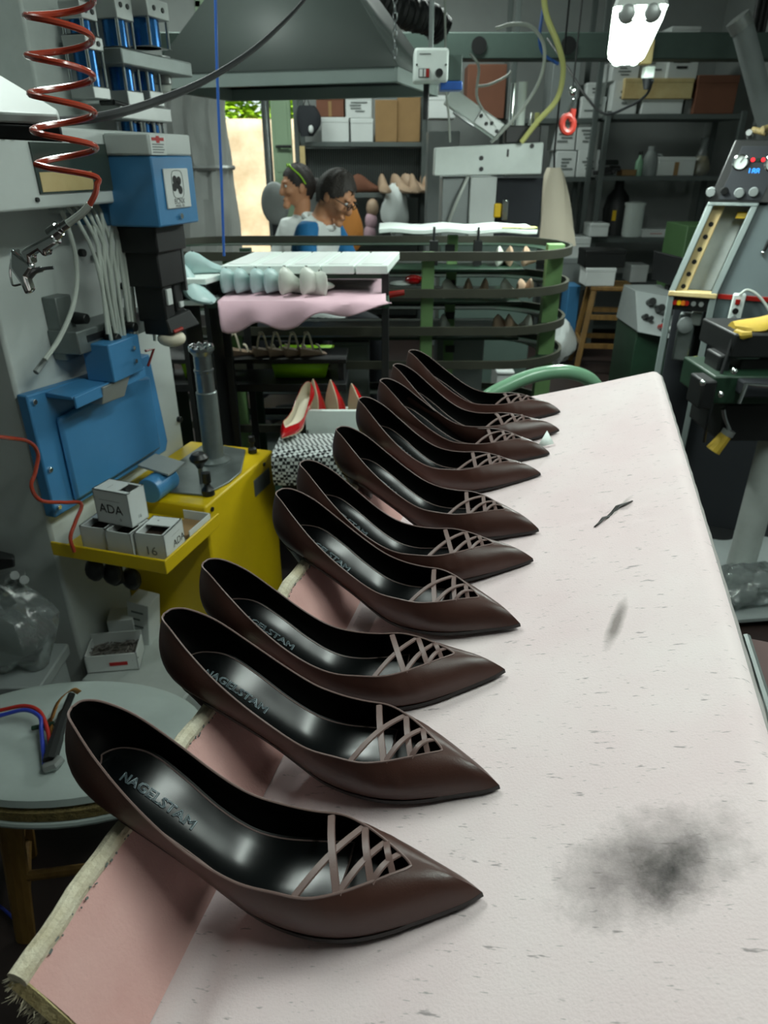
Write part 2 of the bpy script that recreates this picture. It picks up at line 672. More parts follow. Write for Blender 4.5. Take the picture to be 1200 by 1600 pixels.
# door frame and the open pale green door leaf
dfm = MB()
dfm.bb(DX0 - 0.05, DX0, YB - 0.03, YB + 0.05, 0, DZ + 0.05)
dfm.bb(DX1, DX1 + 0.05, YB - 0.03, YB + 0.05, 0, DZ + 0.05)
dfm.bb(DX0 - 0.05, DX1 + 0.05, YB - 0.03, YB + 0.05, DZ, DZ + 0.06)
d1 = struct(dfm.build('door_1', 'door_green', bevel=0.004), 'doorway open to the sunny yard')
a, b_ = at(428, 250, YB - 0.06), at(458, 250, YB - 0.06)
lf = MB().bb(a[0], b_[0], YB - 0.09, YB - 0.05, 0.01, DZ - 0.01).build('door_leaf', 'door_green', d1, bevel=0.003)
MB().bb(a[0] + 0.03, b_[0] - 0.03, YB - 0.095, YB - 0.085, 1.3, DZ - 0.1).build('door_panel', 'door_green', lf, bevel=0.002)
hd = at(443, 229, YB - 0.12)
MB().cyl((hd[0] - .07, YB - 0.13, hd[2]), (hd[0] + .07, YB - 0.13, hd[2]), .012).cyl((hd[0] - .05, YB - 0.13, hd[2]), (hd[0] - .05, YB - 0.08, hd[2]), .01).build('door_handle', 'black_metal', lf)
# the yard behind it: sunlit rough wall, ground, bush
struct(MB().bb(-6, 4, YB + 0.2, YB + 8, -0.3, -0.02).build('ground_yard', 'ground_out', smooth=False), 'sunlit reddish ground of the yard')
yw = []
for i in range(26):
    row = []
    for j in range(14):
        row.append((-5 + 8 * i / 25, YB + 3.4 + 0.12 * RNG.random(), -0.1 + 1.98 * j / 13))
    yw.append(row)
struct(MB().grid(yw).build('wall_yard', 'plaster_sun', solid=0.2), 'sunlit rough yard wall outside the doorway')
bush = MB()
for k in range(1500):
    c = np.array([-3.0 + 2.2 * RNG.random(), YB + 3.72 + 0.8 * RNG.random(), 1.85 + 1.0 * RNG.random() ** 1.3])
    R = rotz(RNG.random() * 6.3) @ rotx(RNG.random() * 6.3)
    q = [R @ np.array(p) * 0.085 for p in ((-1, 0, 0), (0, -.5, 0.1), (1, 0, 0), (0, .5, 0.1))]
    bush.add([c + p for p in q], [(0, 1, 2, 3)])
for k in range(5):
    xs_ = -2.7 + .4 * k
    bush.tube([(xs_, YB + 4.1, -.05), (xs_ + .05, YB + 4.12, 1.2), (xs_ - .04, YB + 4.1, 2.4)], [.03, .025, .01], 6)
bo = bush.build('foliage', 'leaf', smooth=False)
bo['kind'] = 'stuff'
tag(bo, 'bright lime green foliage over the yard wall', 'foliage')
# ceiling beam with round holes
bx = at(590, 75, 5.6)
b0, b1 = at(575, 68, 5.6), at(1030, 40, 5.6)
beam = MB()
zt, zb_ = at(700, 50, 5.6)[2], at(700, 92, 5.6)[2]
beam.bb(-1.5, XR - .01, 5.6, 5.78, zb_, zt)
cb = struct(beam.build('trim_1', 'green_grey', bevel=0.006), 'green grey steel beam with round holes under the ceiling')
for u in (749, 889, 1010):
    p = at(u, 60, 5.6)
    MB().cyl((p[0], 5.602, (zt + zb_) / 2), (p[0], 5.592, (zt + zb_) / 2), .052, n=20).build('hole', 'black_metal', cb)
# ------------------------------------------------------------------ the tilted felt-covered board: own axes s (towards its low rail is -s), e (away), n (up)
T0 = np.array([0.5073, 1.2676, 1.0577])
TN = unit([-0.2827, 0.0527, 0.9578])
TE = unit([0.2524, 0.9674, 0.0212])
TS = np.cross(TE, TN)
TR = np.stack([TS, TE, TN], 1)
def tw(s, e, n):
    return T0 + TR @ np.array([s, e, n], float)

EF = -1.34            # near end of the board (the rail is cut a little shorter)
SR = -0.3985          # crease between board and rail
table = thing('work_table', 'tilted work board covered in pale pink felt, carrying a row of brown pumps', 'table')
set_matrix(table, TR, T0)
g = []
ne, ns = 110, 44
def felt_h(s, e):
    h = 0.0012 * math.sin(9 * s + 3 * e) * math.sin(4 * e + 1) + 0.0008 * math.sin(23 * e + 11 * s)
    # puckers around the slit
    ds, de = s + 0.098, e + 0.560
    rr = math.hypot(ds, de)
    h += 0.0035 * math.exp(-(rr / 0.035) ** 2) * math.sin(7 * math.atan2(de, ds) + 1)
    # ridges in front of the rail
    h += 0.0050 * math.exp(-((s + 0.381) / 0.009) ** 2) * (0.6 + 0.4 * math.sin(7 * e))
    h -= 0.0035 * math.exp(-((s + 0.362) / 0.008) ** 2)
    # rounded outer edge
    if s > -0.012:
        h -= 0.010 * ((s + 0.012) / 0.012) ** 2
    h -= 0.010 * max(0.0, (e + 0.010) / 0.010) ** 2
    return h
for i in range(ne + 1):
    t = i / ne
    e = EF + (0 - EF) * t
    row = []
    for j in range(ns + 1):
        w = j / ns
        s = SR + (0 - SR) * (w if w < 0.5 else 1 - (1 - w) ** 1.15 * 0.5 ** -0.15)
        row.append((s, e, felt_h(s, e)))
    g.append(row)
board = MB().grid(g).build('board_top', 'table_felt', table, local=True)
sd = MB()
# board thickness under the felt
sd.bb(SR - .008, -0.002, EF + .002, -0.002, -0.034, -0.0105)
sd.build('board_core', 'hem_grey', table, local=True, bevel=0.004)
# felt hem along the right edge
hm = MB()
pts = []
for i in range(90):
    e = EF + (0 - EF) * i / 89
    pts.append((-0.0025 + 0.0003 * math.sin(i * 1.7), e, -0.019 + 0.0005 * math.sin(i * .9)))
hm.tube(pts, 0.0065, 8)
hm.build('felt_hem', 'hem_grey', table, local=True)
# the slit in the felt
p_sl = []
MSL = []
for k in range(9):
    t = k / 8
    s_ = -0.119 + 0.046 * t
    e_ = -0.585 + 0.050 * t + 0.006 * math.sin(math.pi * t)
    wd = 0.0022 * math.sin(math.pi * min(max(t, .04), .96)) + 0.0003
    hh = felt_h(s_, e_) + 0.0012
    MSL.append([(s_ - wd, e_ + wd, hh), (s_, e_, hh + 0.0008), (s_ + wd, e_ - wd, hh)])
MB().grid(MSL).build('felt_slit', 'sole_black', table, local=True, solid=0.0008)
# rail that holds the shoes by their heels
RF = -1.183
RAILH, RAILS = 0.083, -0.4190
SAGS = [(-1.048, 0.0051), (-0.954, 0.0074), (-0.841, 0.0214), (-0.725, 0.0049), (-0.62, 0.0045), (-0.529, 0.0012), (-0.36, 0.0116), (-0.293, 0.0052), (-0.21, 0), (-0.113, 0.0022)]
def rail_h(e):
    return RAILH - sum(d * math.exp(-((e - c) / .034) ** 2) for c, d in SAGS)
rail = MB()
gr = []
for i in range(91):
    e = RF + (0 - RF) * i / 90
    row = []
    for t in (0, .06, .15, .3, .45, .6, .75, .88, .97):
        s = SR + (RAILS - SR) * t + 0.004 * math.sin(math.pi * t) + 0.0012 * math.sin(17 * e + 5 * t) * math.sin(math.pi * t)
        if t < .2:
            s += 0.010 * (1 - t / .2) ** 2
        row.append((s, e, rail_h(e) * t + (0.001 if t == 0 else 0)))
    for t in (.97, .6, .2, -.1):
        row.append((RAILS - 0.006 + (0.0 if t > .5 else 0.003), e, rail_h(e) * t))
    gr.append(row)
rl = MB().grid(gr).build('rail', 'rail_felt', table, local=True)
edge = []
for i in range(91):
    e = RF - 0.002 + (0 - RF) * i / 90
    edge.append((RAILS - 0.002 + 0.0006 * math.sin(i), e, rail_h(e) + 0.0006 * math.sin(i * 1.9)))
ed = MB().tube(edge, 0.0064, 10).build('rail_edge', 'cream_canvas', rl, local=True)
# dark stitching holes along the roll
st = MB()
for i in range(170):
    e = RF + 0.012 + i * 0.0069 + 0.006 * RNG.random()
    s0 = RAILS + 0.0046
    st.box((s0 - 0.0004, e, rail_h(e) - 0.0048 + 0.0035 * RNG.random()), (0.0008, 0.0008 + 0.0035 * RNG.random() ** 3, 0.0006 + 0.0008 * RNG.random()), rotx(RNG.normal(0, .3)))
so = st.build('stitching', 'print_grey', rl, local=True)
so['kind'] = 'stuff'
# cut end of the rail: foam core with a frayed fringe
ec = MB()
rows_c = []
for t in (0.22, .4, .6, .8, .97):
    s_ = SR + (RAILS - SR) * t + 0.004 * math.sin(math.pi * t) + (0.010 * (1 - t / .2) ** 2 if t < .2 else 0)
    z_ = rail_h(RF) * t
    rows_c.append([(s_, RF - .001, z_), (s_ - .010, RF - .004, z_), (s_ - .010, RF + .02, z_), (s_ - .001, RF + .02, z_)])
ec.grid(rows_c, cv=True)
ec.build('rail_core', 'foam_cream', rl, local=True)
fr = MB()
for k in range(260):
    t = RNG.random()
    s0 = RAILS - 0.008 + 0.002 * (1 - t)
    p0 = np.array([s0 + 0.003 * RNG.random(), RF + 0.003 * RNG.random(), -0.012 + (RAILH + .010) * t])
    d = np.array([-0.7 + .5 * RNG.normal(), -1 + .4 * RNG.normal(), .4 * RNG.normal()]) * 0.0035
    fr.tube([p0, p0 + d, p0 + d * 1.7 + np.array([0, 0, -.001])], [0.0006, 0.0005, 0.0001], 4, caps=False)
fo = fr.build('frayed_fringe', 'cream_canvas', rl, local=True)
fo['kind'] = 'stuff'
# trestle under the board (world axes)
def tl(p):
    return TR.T @ (np.asarray(p, float) - T0)
lg = []
for (s, e) in ((-0.36, -1.02), (-0.36, -0.10), (-0.05, -1.10), (-0.05, -0.10)):
    top = tw(s, e, -0.036)
    q = MB()
    P = []
    for dz in (0.0, top[2]):
        for dx, dy in ((-.02, -.02), (.02, -.02), (.02, .02), (-.02, .02)):
            z = dz if dz == 0 else top[2] + (dx * (-TN[0]) + dy * (-TN[1])) / TN[2]
            P.append(tl((top[0] + dx, top[1] + dy, z)))
    q.hexa(P)
    q.build('leg', 'green_grey', table, local=True)
# ------------------------------------------------------------------ pointed pumps
ST_B = np.array([(0.000, 0, .094), (.0035, .0110, .0938), (.014, .0200, .0915), (.032, .0250, .0835), (.053, .0246, .0640), (.075, .0234, .0400),
                 (.097, .0250, .0190), (.118, .0288, .0080), (.142, .0325, .0040), (.168, .0342, .0033), (.192, .0314, .0033), (.215, .0238, .0033),
                 (.237, .0142, .0034), (.253, .0066, .0036), (.262, .0, .0040)])
ST_T = np.array([(.006, 0, .153), (.0098, .0076, .1526), (.020, .0142, .1465), (.035, .0215, .1295), (.054, .0268, .1025), (.076, .0300, .0750),
                 (.098, .0312, .0545), (.119, .0322, .0435), (.142, .0318, .0385), (.164, .0320, .0362), (.182, .0262, .0345), (.198, .0175, .0330),
                 (.212, .0085, .0310), (.2195, .0030, .0292), (.2220, 0, .0283)])
BULGE = np.array([.0085, .0095, .0092, .0075, .0048, .0035, .0035, .0040, .0045, .0045, .005, .0058, .0062, .0062, .0058])
MS = 5
def half(arr):
    a = np.array(catmull(arr, MS))
    return a

def yshift(x, mirror):
    t = np.clip(x / 0.262, 0, 1)
    return mirror * (0.010 * t ** 3 - 0.008 * np.sin(math.pi * t) * 0.5)

def loop(h, mirror):
    """full loop: far side (+y) from heel to toe, then near side back to the heel"""
    a = h.copy()
    b = h[::-1][1:-1].copy()
    b[:, 1] *= -1
    L = np.vstack([a, b])
    med = L[:, 1] * mirror > 0
    sc = 1 - 0.10 * np.exp(-((L[:, 0] - .085) / .03) ** 2)
    L[med, 1] *= sc[med]
    L[:, 1] += yshift(L[:, 0], mirror)
    return L

def shoe_parts(mirror, root, M, straps=True, text=True, flat_toe=False):
    hb, ht = half(ST_B), half(ST_T)
    hu = np.array(catmull([(x,) for x in BULGE], MS))[:, 0]
    B, T = loop(hb, mirror), loop(ht, mirror)
    bl = np.concatenate([hu, hu[::-1][1:-1]])
    n = len(B)
    nh = len(hb)
    # outward normals of the plan outline
    tang = np.roll(B, -1, 0) - np.roll(B, 1, 0)
    out = np.stack([-tang[:, 1], tang[:, 0], np.zeros(n)], 1)
    out /= np.linalg.norm(out, axis=1)[:, None] + 1e-9
    # orientation: far side must point to +y
    if out[nh // 2][1] < 0:
        out = -out
    idx = np.arange(n)
    ks = np.where(idx < nh, idx, n - idx) / (nh - 1.0)      # 0 heel .. 1 toe
    upw = np.clip((ks - 0.66) / 0.25, 0, 1)[:, None]
    nrm = out * (1 - 0.75 * upw) + np.array([0, 0, 1.0]) * upw * 0.75
    def wall(off, t0=0.0, t1=1.0, nt=10):
        P = []
        for a in range(nt + 1):
            t = t0 + (t1 - t0) * a / nt
            prof = 4 * t * (1 - t) * (1 + 0.35 * (0.5 - t))
            wr = np.zeros(n)
            if off >= 0:
                wr = 0.0005 * np.sin(idx * 1.9 + 3 * t) * np.exp(-((ks - .70) / .07) ** 2) * math.sin(math.pi * t)
            Q = B * (1 - t) + T * t + nrm * (bl * prof + wr)[:, None] - out * off_in(off)[:, None]
            if off < 0:
                Cc = np.array([0.205, mirror * 0.003, 0.012])
                kk = 0.22 * upw * (1 - .75 * t ** 4)
                Q = Q * (1 - kk) + Cc * kk
            P.append(Q)
        return P
    def off_in(off):
        return np.full(n, 0.0) if off >= 0 else np.full(n, -off) * (1 - 0.6 * upw[:, 0])
    U = wall(0.0)
    MB().grid([list(r) for r in U], cv=True).build('upper', M['upper'], root, local=True)
    I = wall(-0.0014, 0.06, 0.995)
    MB().grid([list(r) for r in I], cv=True).build('lining', M['lining'], root, local=True)
    # topline binding
    MB().tube([T[i] - out[i] * 0.0005 for i in range(n)], 0.0009, 6, closed=True).build('topline_binding', M['edge'], root, local=True)
    # insole: from far to near across the outline
    def footbed(inset, lift, k0, k1, nx=9):
        P = []
        for k in range(k0, k1):
            a, b = B[k], B[(n - k) % n]
            mid = (a + b) / 2
            row = []
            for j in range(nx):
                w = -1 + 2 * j / (nx - 1)
                p = mid + (a - mid) * w * (1 - inset)
                row.append(p + np.array([0, 0, lift + 0.0050 * w * w]))
            P.append(row)
        return P
    fb = footbed(0.05, 0.0030, 1, int(nh * .80))
    ins = MB().grid(fb).build('insole', M['lining'], root, local=True)
    pad = footbed(0.17, 0.0042, 3, int(nh * .66))
    mpad = MB().grid(pad)
    MB_e = MB()
    ring = [p[0] for p in pad] + pad[-1][1:-1] + [p[-1] for p in pad[::-1]] + pad[0][1:-1][::-1]
    MB_e.tube(ring, 0.0007, 5, closed=True)
    pd = mpad.build('heel_pad', M['insole'], ins, local=True)
    MB_e.build('pad_edge', M['edge'] if straps else M['insole'], ins, local=True)
    if text:
        cx = hb[:, 0]
        cz = hb[:, 2]
        me = text_mesh('NAGELSTAM', 0.0102, outline=0.00036, res=2)
        for v in me.vertices:
            tx, ty, tz = v.co
            x = 0.0455 + tx * 0.80
            y = ty - 0.002 + yshift(np.array([x]), mirror)[0]
            hw = np.interp(x, cx, hb[:, 1]) * .83
            w = np.clip((ty - .002) / hw, -1, 1)
            z = np.interp(x, cx, cz) + 0.0050 + 0.0050 * w * w + tz
            v.co = (x, y, z)
        me.materials.append(MATS[M['print']])
        to = bpy.data.objects.new('lettering', me)
        COL.objects.link(to)
        to.parent = ins
    # outsole
    k0 = 3 * MS
    P = []
    for k in range(k0, nh):
        a, b = B[k].copy(), B[(n - k) % n].copy()
        mid = (a + b) / 2
        gr = 1.03 if k < nh * .78 else 1.0
        row_t = [mid + (b - mid) * gr + (0, 0, -.0002), mid + (a - mid) * gr + (0, 0, -.0002)]
        row_b = [mid + (a - mid) * gr + (0, 0, -.0036), mid + (a - mid) * .9 + (0, 0, -.0042), mid + (0, 0, -.0042), mid + (b - mid) * .9 + (0, 0, -.0042), mid + (b - mid) * gr + (0, 0, -.0036)]
        P.append(row_t + row_b)
    P.append([p * np.array([1, 1, 1]) + (0.0002, 0, 0) for p in P[-1]])
    MB().grid(P, cv=True).build('outsole', M['sole'], root, local=True)
    # heel
    if M.get('heel'):
        hp = []
        nr_ = 16
        for t in np.linspace(0, 1, 12):
            q = (1 - t) ** 2.1
            cxm = 0.0165 + 0.0060 * q
            hx = 0.0046 + 0.0190 * q
            hy = 0.0046 + 0.0185 * q
            row = []
            for i in range(nr_):
                an = 2 * math.pi * i / nr_
                x = cxm + hx * math.cos(an)
                if x < 0.0012 and t < .05:
                    x = 0.0012
                y = hy * math.sin(an) + yshift(np.array([max(x, 0)]), mirror)[0]
                zt = np.interp(x, hb[:, 0], hb[:, 2]) - 0.0005
                row.append((x, y, zt * (1 - t) + 0.004 * t - 0.0015 * math.sin(math.pi * t)))
            hp.append(row)
        hl = MB().grid(hp, cv=True)
        hl.add(hp[0], [tuple(range(nr_))])
        ho = hl.build('heel', M['heel'], root, local=True)
        MB().cyl((0.0165, yshift(np.array([.02]), mirror)[0], 0.0045), (0.0165, yshift(np.array([.02]), mirror)[0], -0.003), .0054, .0050, 14).build('heel_tip', 'sole_black', ho, local=True)
    # crossed straps over the vamp
    if straps:
        far = T[:nh]
        near = np.array([T[(n - k) % n] for k in range(nh)])
        def pt(side, x):
            A = far if side > 0 else near
            return np.array([np.interp(x, A[:, 0], A[:, i]) for i in range(3)])
        for (n0, dn, wd) in ((0.1555, 0.0270, .0027), (0.1825, 0.0185, .0025), (0.2005, 0.0120, .0022)):
            for sd in (1, -1):
                p0, p1 = pt(sd, n0), pt(-sd, n0 + dn)
                p0, p1 = p0 + (p1 - p0) * .025, p1 + (p0 - p1) * .025
                rows = []
                dirn = unit(p1 - p0)
                lift = 0.0012 if sd * mirror > 0 else 0.0
                for i in range(11):
                    t = i / 10
                    c = p0 * (1 - t) + p1 * t + np.array([0, 0, (0.0038 + lift) * math.sin(math.pi * t) - 0.0010])
                    side = unit(np.cross(dirn, (0, 0, 1)))
                    w_ = wd
                    th = 0.0006
                    rows.append([c - side * w_ + (0, 0, -th), c + side * w_ + (0, 0, -th), c + side * w_ * .86 + (0, 0, th), c - side * w_ * .86 + (0, 0, th)])
                MB().grid(rows, cv=True).build('strap', M['strap'], root, local=True)

BROWN = dict(upper='leather_brown', lining='lining_black', edge='leather_edge', insole='insole_black', sole='sole_black', heel='heel_brown', strap='strap_brown', print='insole_print')
protos = {}
for mi in (1, -1):
    r = thing('pump', 'brown leather pump', 'shoe', group='brown lattice pumps in a row on the felt board')
    shoe_parts(mi, r, BROWN)
    protos[mi] = r

# toe position in table axes (s, e), yaw, pitch, and whether it is a left or a right shoe
POSES = [(-0.189, -1.064, 4.0, 2.5, 1), (-0.188, -0.978, 6.0, 1.5, -1), (-0.198, -0.845, 1.0, 0.6, 1), (-0.190, -0.776, 13.0, 1.5, -1), (-0.186, -0.652, 8.0, 1.5, 1),
         (-0.184, -0.582, 13.0, 1.5, -1), (-0.192, -0.411, 13.0, 0.3, 1), (-0.183, -0.338, 11.0, 0.6, -1), (-0.172, -0.244, 8.0, 2.0, 1), (-0.174, -0.151, 9.0, 0.5, -1)]
ORD = ['nearest', 'second', 'third', 'fourth', 'fifth', 'sixth', 'seventh', 'eighth', 'ninth', 'farthest']
used = set()
for i, (s, e, yaw, pit, mi) in enumerate(POSES):
    o = protos[mi] if mi not in used else copy_tree(protos[mi])
    used.add(mi)
    y, p = math.radians(yaw), math.radians(pit)
    m_ = -TS * math.cos(y) + TE * math.sin(y)
    ax = -(m_ * math.cos(p) + TN * math.sin(p))
    az = -m_ * math.sin(p) + TN * math.cos(p)
    ay = np.cross(az, ax)
    R = np.stack([ax, ay, az], 1)
    toe = tw(s, e, 0.0062)
    loc = toe - R @ np.array([0.262, mi * 0.010, 0.004])
    set_matrix(o, R, loc)
    if i == 0:
        o['label'] = 'brown pointed pump with crossed straps, nearest to the camera, largest in the row'
    elif i == 9:
        o['label'] = 'brown pointed pump with crossed straps at the far end of the row'
    else:
        o['label'] = 'brown pointed pump with crossed straps, %s from the near end of the row' % ORD[i]
# ------------------------------------------------------------------ tube lamps
def tube_lamp(key, loc, rz, length, width, watts, label):
    loc = np.asarray(loc, float)
    R = rotz(math.radians(rz))
    t = thing('tube_lamp', label, 'lamp', loc, 'tube lamps under the ceiling')
    hl = length / 2
    w = width / 2
    def prof(k, zoff=0):
        return
    # housing: shallow tray
    P = []
    for x in (-hl, -hl + .02, hl - .02, hl):
        k = 1.0 if abs(x) < hl - .001 else .86
        P.append([loc + R @ np.array((x, -w * k, 0)), loc + R @ np.array((x, -w * .8 * k, .05)), loc + R @ np.array((x, w * .8 * k, .05)), loc + R @ np.array((x, w * k, 0))])
    h = MB().grid(P)
    h.add(P[0], [(0, 1, 2, 3)])
    h.add(P[-1], [(0, 1, 2, 3)])
    h.build('housing', 'lamp_body', t)
    # bowl shaped diffuser
    D = []
    for i in range(13):
        x = -hl + length * i / 12
        k = 1 - 0.22 * max(0, abs(x) / hl - .90) * 10
        row = []
        for j in range(11):
            a = math.pi * j / 10
            row.append(loc + R @ np.array((x, -w * math.cos(a) * k * .98, -0.004 - .040 * math.sin(a) ** .7 * k)))
        D.append(row)
    d = MB().grid(D)
    d.add(D[0], [tuple(range(11))])
    d.add(D[-1], [tuple(range(11))])
    d.build('diffuser', 'lamp_glow', t)
    for s in (-1, 1):
        for x in (-hl + .004, hl - .004):
            c = loc + R @ np.array((x, s * w * .45, -.018))
            MB().lathe([(.024, -.008), (.026, 0), (.020, .006), (.014, .008)], c, R @ roty(math.pi / 2 * (1 if x > 0 else -1)), 16).build('end_cap', 'alu', t)
    for x in (-hl * .7, hl * .7):
        c = loc + R @ np.array((x, 0, .05))
        MB().cyl(c, (c[0], c[1], ZC - .004), .004, n=6).build('suspension_wire', 'black_metal', t)
    ld = bpy.data.lights.new('lamp_light', 'AREA')
    ld.shape = 'RECTANGLE'
    ld.size, ld.size_y = length * .95, width * .85
    ld.energy = watts
    ld.color = LAMP_COL
    lo = bpy.data.objects.new('lamp_light', ld)
    COL.objects.link(lo)
    lo.parent = t
    lo.location = (0, 0, -0.05)
    lo.rotation_euler = (0, 0, math.radians(rz))
    return t
nearA, farA = at(1002, 4, 2.40), at(978, 88, 3.45)
farA[2] = nearA[2] = (nearA[2] + farA[2]) / 2
LA = (nearA + farA) / 2
LABS = {'A': 'glowing white tube lamp with bowl diffuser above the right shelves', 'B': 'tube lamp hanging over the felt board', 'C': 'tube lamp over the blue and white machine',
        'D': 'tube lamp above the white machine by the shelves', 'E': 'tube lamp under the ceiling near the doorway', 'F': 'tube lamp over the control console'}
for key, loc, rz, ln, wd, wt in LAMPS:
    if loc is None:
        dv = farA - nearA
        tube_lamp(key, LA, math.degrees(math.atan2(dv[1], dv[0])), float(np.linalg.norm(dv)), wd, wt, LABS[key])
    else:
        tube_lamp(key, loc, rz, ln, wd, wt, LABS[key])
# ------------------------------------------------------------------ heel-nailing machine on the left; own axes: x along its side (away), y into it, z up
MD = np.array([0.284, 0.959, 0.0])
MNr = np.array([0.959, -0.284, 0.0])
MO = at(75, 815, 1.4)
MO[2] = 0.0
MROT = math.atan2(.959, .284)
MR = np.stack([MD / np.linalg.norm(MD), -MNr / np.linalg.norm(MNr), np.array([0, 0, 1.0])], 1)
def ml(u, v, y):
    r = ray(u, v)
    t = ((MO - CAM) @ MNr - y) / (r @ MNr)
    w = CAM + t * r
    return np.array([(w - MO) @ MD, y, w[2]])
def mw(p):
    return MO + MR @ np.asarray(p, float)
mach = thing('nailing_machine', 'white and blue shoe machine with yellow base and steel post, at the left', 'machine', MO)
mach.rotation_euler = (0, 0, MROT)
def mp(mb, name, material, parent=mach, bevel=0.002, **k):
    return mb.build(name, material, parent, local=True, bevel=bevel, **k)
q = MB()
q.bb(0.0, 0.575, 0.0, 0.55, 0.0, 1.33)
body = mp(q, 'column', 'white_paint', bevel=0.008)
mp(MB().bb(0.20, 0.47, -0.03, 0.30, 1.30, 1.95), 'upper_column', 'white_paint_dirty', bevel=0.006)
for u, v in ((125, 395), (150, 400), (190, 447), (86, 531), (92, 548), (58, 912), (85, 1000), (278, 655), (197, 455)):
    p = ml(u, v, -.0)
    if 0 < p[0] < .575:
        mp(MB().cyl(p, p + np.array((0, -.012, 0)), .0085, n=12), 'bolt', 'black_metal', body, bevel=0.001)
# blue cover panel
pp = MB().prism([(-.006, .685), (.44, .675), (.455, .70), (.43, .95), (.18, .955), (-.006, .968)], (0, -.002, 0), (1, 0, 0), (0, 0, 1), (0, -.028, 0))
blue = mp(pp, 'cover_panel', 'blue_paint', bevel=0.004)
rp = MB().prism([(.055, .70), (.40, .70), (.40, .90), (.33, .915), (.055, .90)], (0, -.029, 0), (1, 0, 0), (0, 0, 1), (0, -.016, 0))
mp(rp, 'raised_cover', 'blue_paint', blue, bevel=0.012)
fl = MB()
fl.hexa([(.045, -.10, .948), (.30, -.10, .945), (.30, -.03, .945), (.045, -.03, .948), (.045, -.095, .956), (.30, -.095, .953), (.30, -.03, .957), (.045, -.03, .960)])
fl.bb(.045, .30, -.104, -.098, .93, .956)
mp(fl, 'cover_flap', 'blue_paint', blue, bevel=0.002)
for u, v in ((33, 636), (62, 742), (70, 805)):
    p = ml(u, v, -.03)
    mp(MB().cyl((max(p[0], .008), -.029, p[2]), (max(p[0], .008), -.036, p[2]), .006, n=10), 'screw', 'chrome', blue, bevel=0.001)
# blue guard block with the grey bracket above
a, b_ = ml(178, 592, -.12), ml(222, 560, -.12)
gb = MB().bb(a[0], b_[0], -.12, -.05, a[2] - .01, a[2] + .075)
g1 = mp(gb, 'guard_block', 'blue_paint', bevel=0.003)
for dz in (.02, .05):
    mp(MB().cyl((b_[0] - .03, -.119, a[2] + dz), (b_[0] - .03, -.126, a[2] + dz), .005, n=8), 'screw', 'chrome', g1, bevel=0)
v0 = ml(100, 500, -.03)
br = MB().bb(v0[0] - .02, v0[0] + .03, -.035, -.0, v0[2] - .085, v0[2] + .05)
h0, h1 = ml(122, 530, -.06), ml(236, 532, -.06)
br.bb(h0[0] - .02, h1[0], -.075, -.0, h0[2] - .03, h0[2] + .02)
bk = mp(br, 'bracket', 'steel_grey', bevel=0.003)
mp(MB().bb(h0[0] + .01, h0[0] + .12, -.0765, -.07, h0[2] - .008, h0[2] + .006), 'slot', 'black_metal', bk, bevel=0)
for u, v, y in ((168, 528, -.08), (158, 516, -.06), (195, 510, -.08), (118, 497, -.04)):
    p = ml(u, v, y)
    mp(MB().cyl(p, p + np.array((0, -.03, 0)), .014, .011, n=12), 'clamp_knob', 'black_plastic', bk, bevel=0.002)
# small steel hopper under the block
hp = ml(165, 612, -.09)
mp(MB().hexa([(hp[0] - .03, -.10, hp[2] - .02), (hp[0] + .05, -.10, hp[2] - .025), (hp[0] + .05, -.04, hp[2] - .025), (hp[0] - .03, -.04, hp[2] - .02),
              (hp[0] - .03, -.11, hp[2] + .02), (hp[0] + .07, -.11, hp[2] + .02), (hp[0] + .07, -.04, hp[2] + .02), (hp[0] - .03, -.04, hp[2] + .02)]), 'hopper', 'alu', bevel=0.002)
# beam with its window
bm_ = MB()
bm_.bb(-.60, .409, -.118, .20, 1.318, 1.455)
beam = mp(bm_, 'head_beam', 'white_paint', bevel=0.005)
wf = [(0.043, 1.429), (0.321, 1.429), (0.330, 1.344), (0.046, 1.344)]
mp(MB().prism([(x, z) for x, z in wf], (0, -.1185, 0), (1, 0, 0), (0, 0, 1), (0, -.003, 0)), 'window_pane', 'glass_dark', beam, bevel=0)
mp(MB().bb(.052, .20, -.1222, -.1216, 1.347, 1.380), 'inner_ledge', 'cream_paint', beam, bevel=0)
for x, z in ((.03, 1.438), (.335, 1.436), (.342, 1.335), (.035, 1.335)):
    mp(MB().cyl((x, -.118, z), (x, -.123, z), .004, n=8), 'screw', 'black_metal', beam, bevel=0)
for u, v in ((2, 208), (17, 209), (209, 216), (219, 216)):
    p = ml(u, v, -.118)
    mp(MB().cyl((p[0], -.118, p[2]), (p[0], -.124, p[2]), .008, n=12), 'plug', 'black_metal', beam, bevel=0)
for (u0, v0_, u1, v1) in ((213, 252, 230, 260), (205, 267, 222, 275)):
    a, b_ = ml(u0, v1, -.1195), ml(u1, v0_, -.1195)
    mp(MB().prism([(a[0], a[2]), (b_[0], a[2]), (b_[0], b_[2]), (a[0] - .008, b_[2])], (0, -.1184, 0), (1, 0, 0), (0, 0, 1), (0, -.001, 0)), 'logo_bar', 'print_blue', beam, bevel=0)
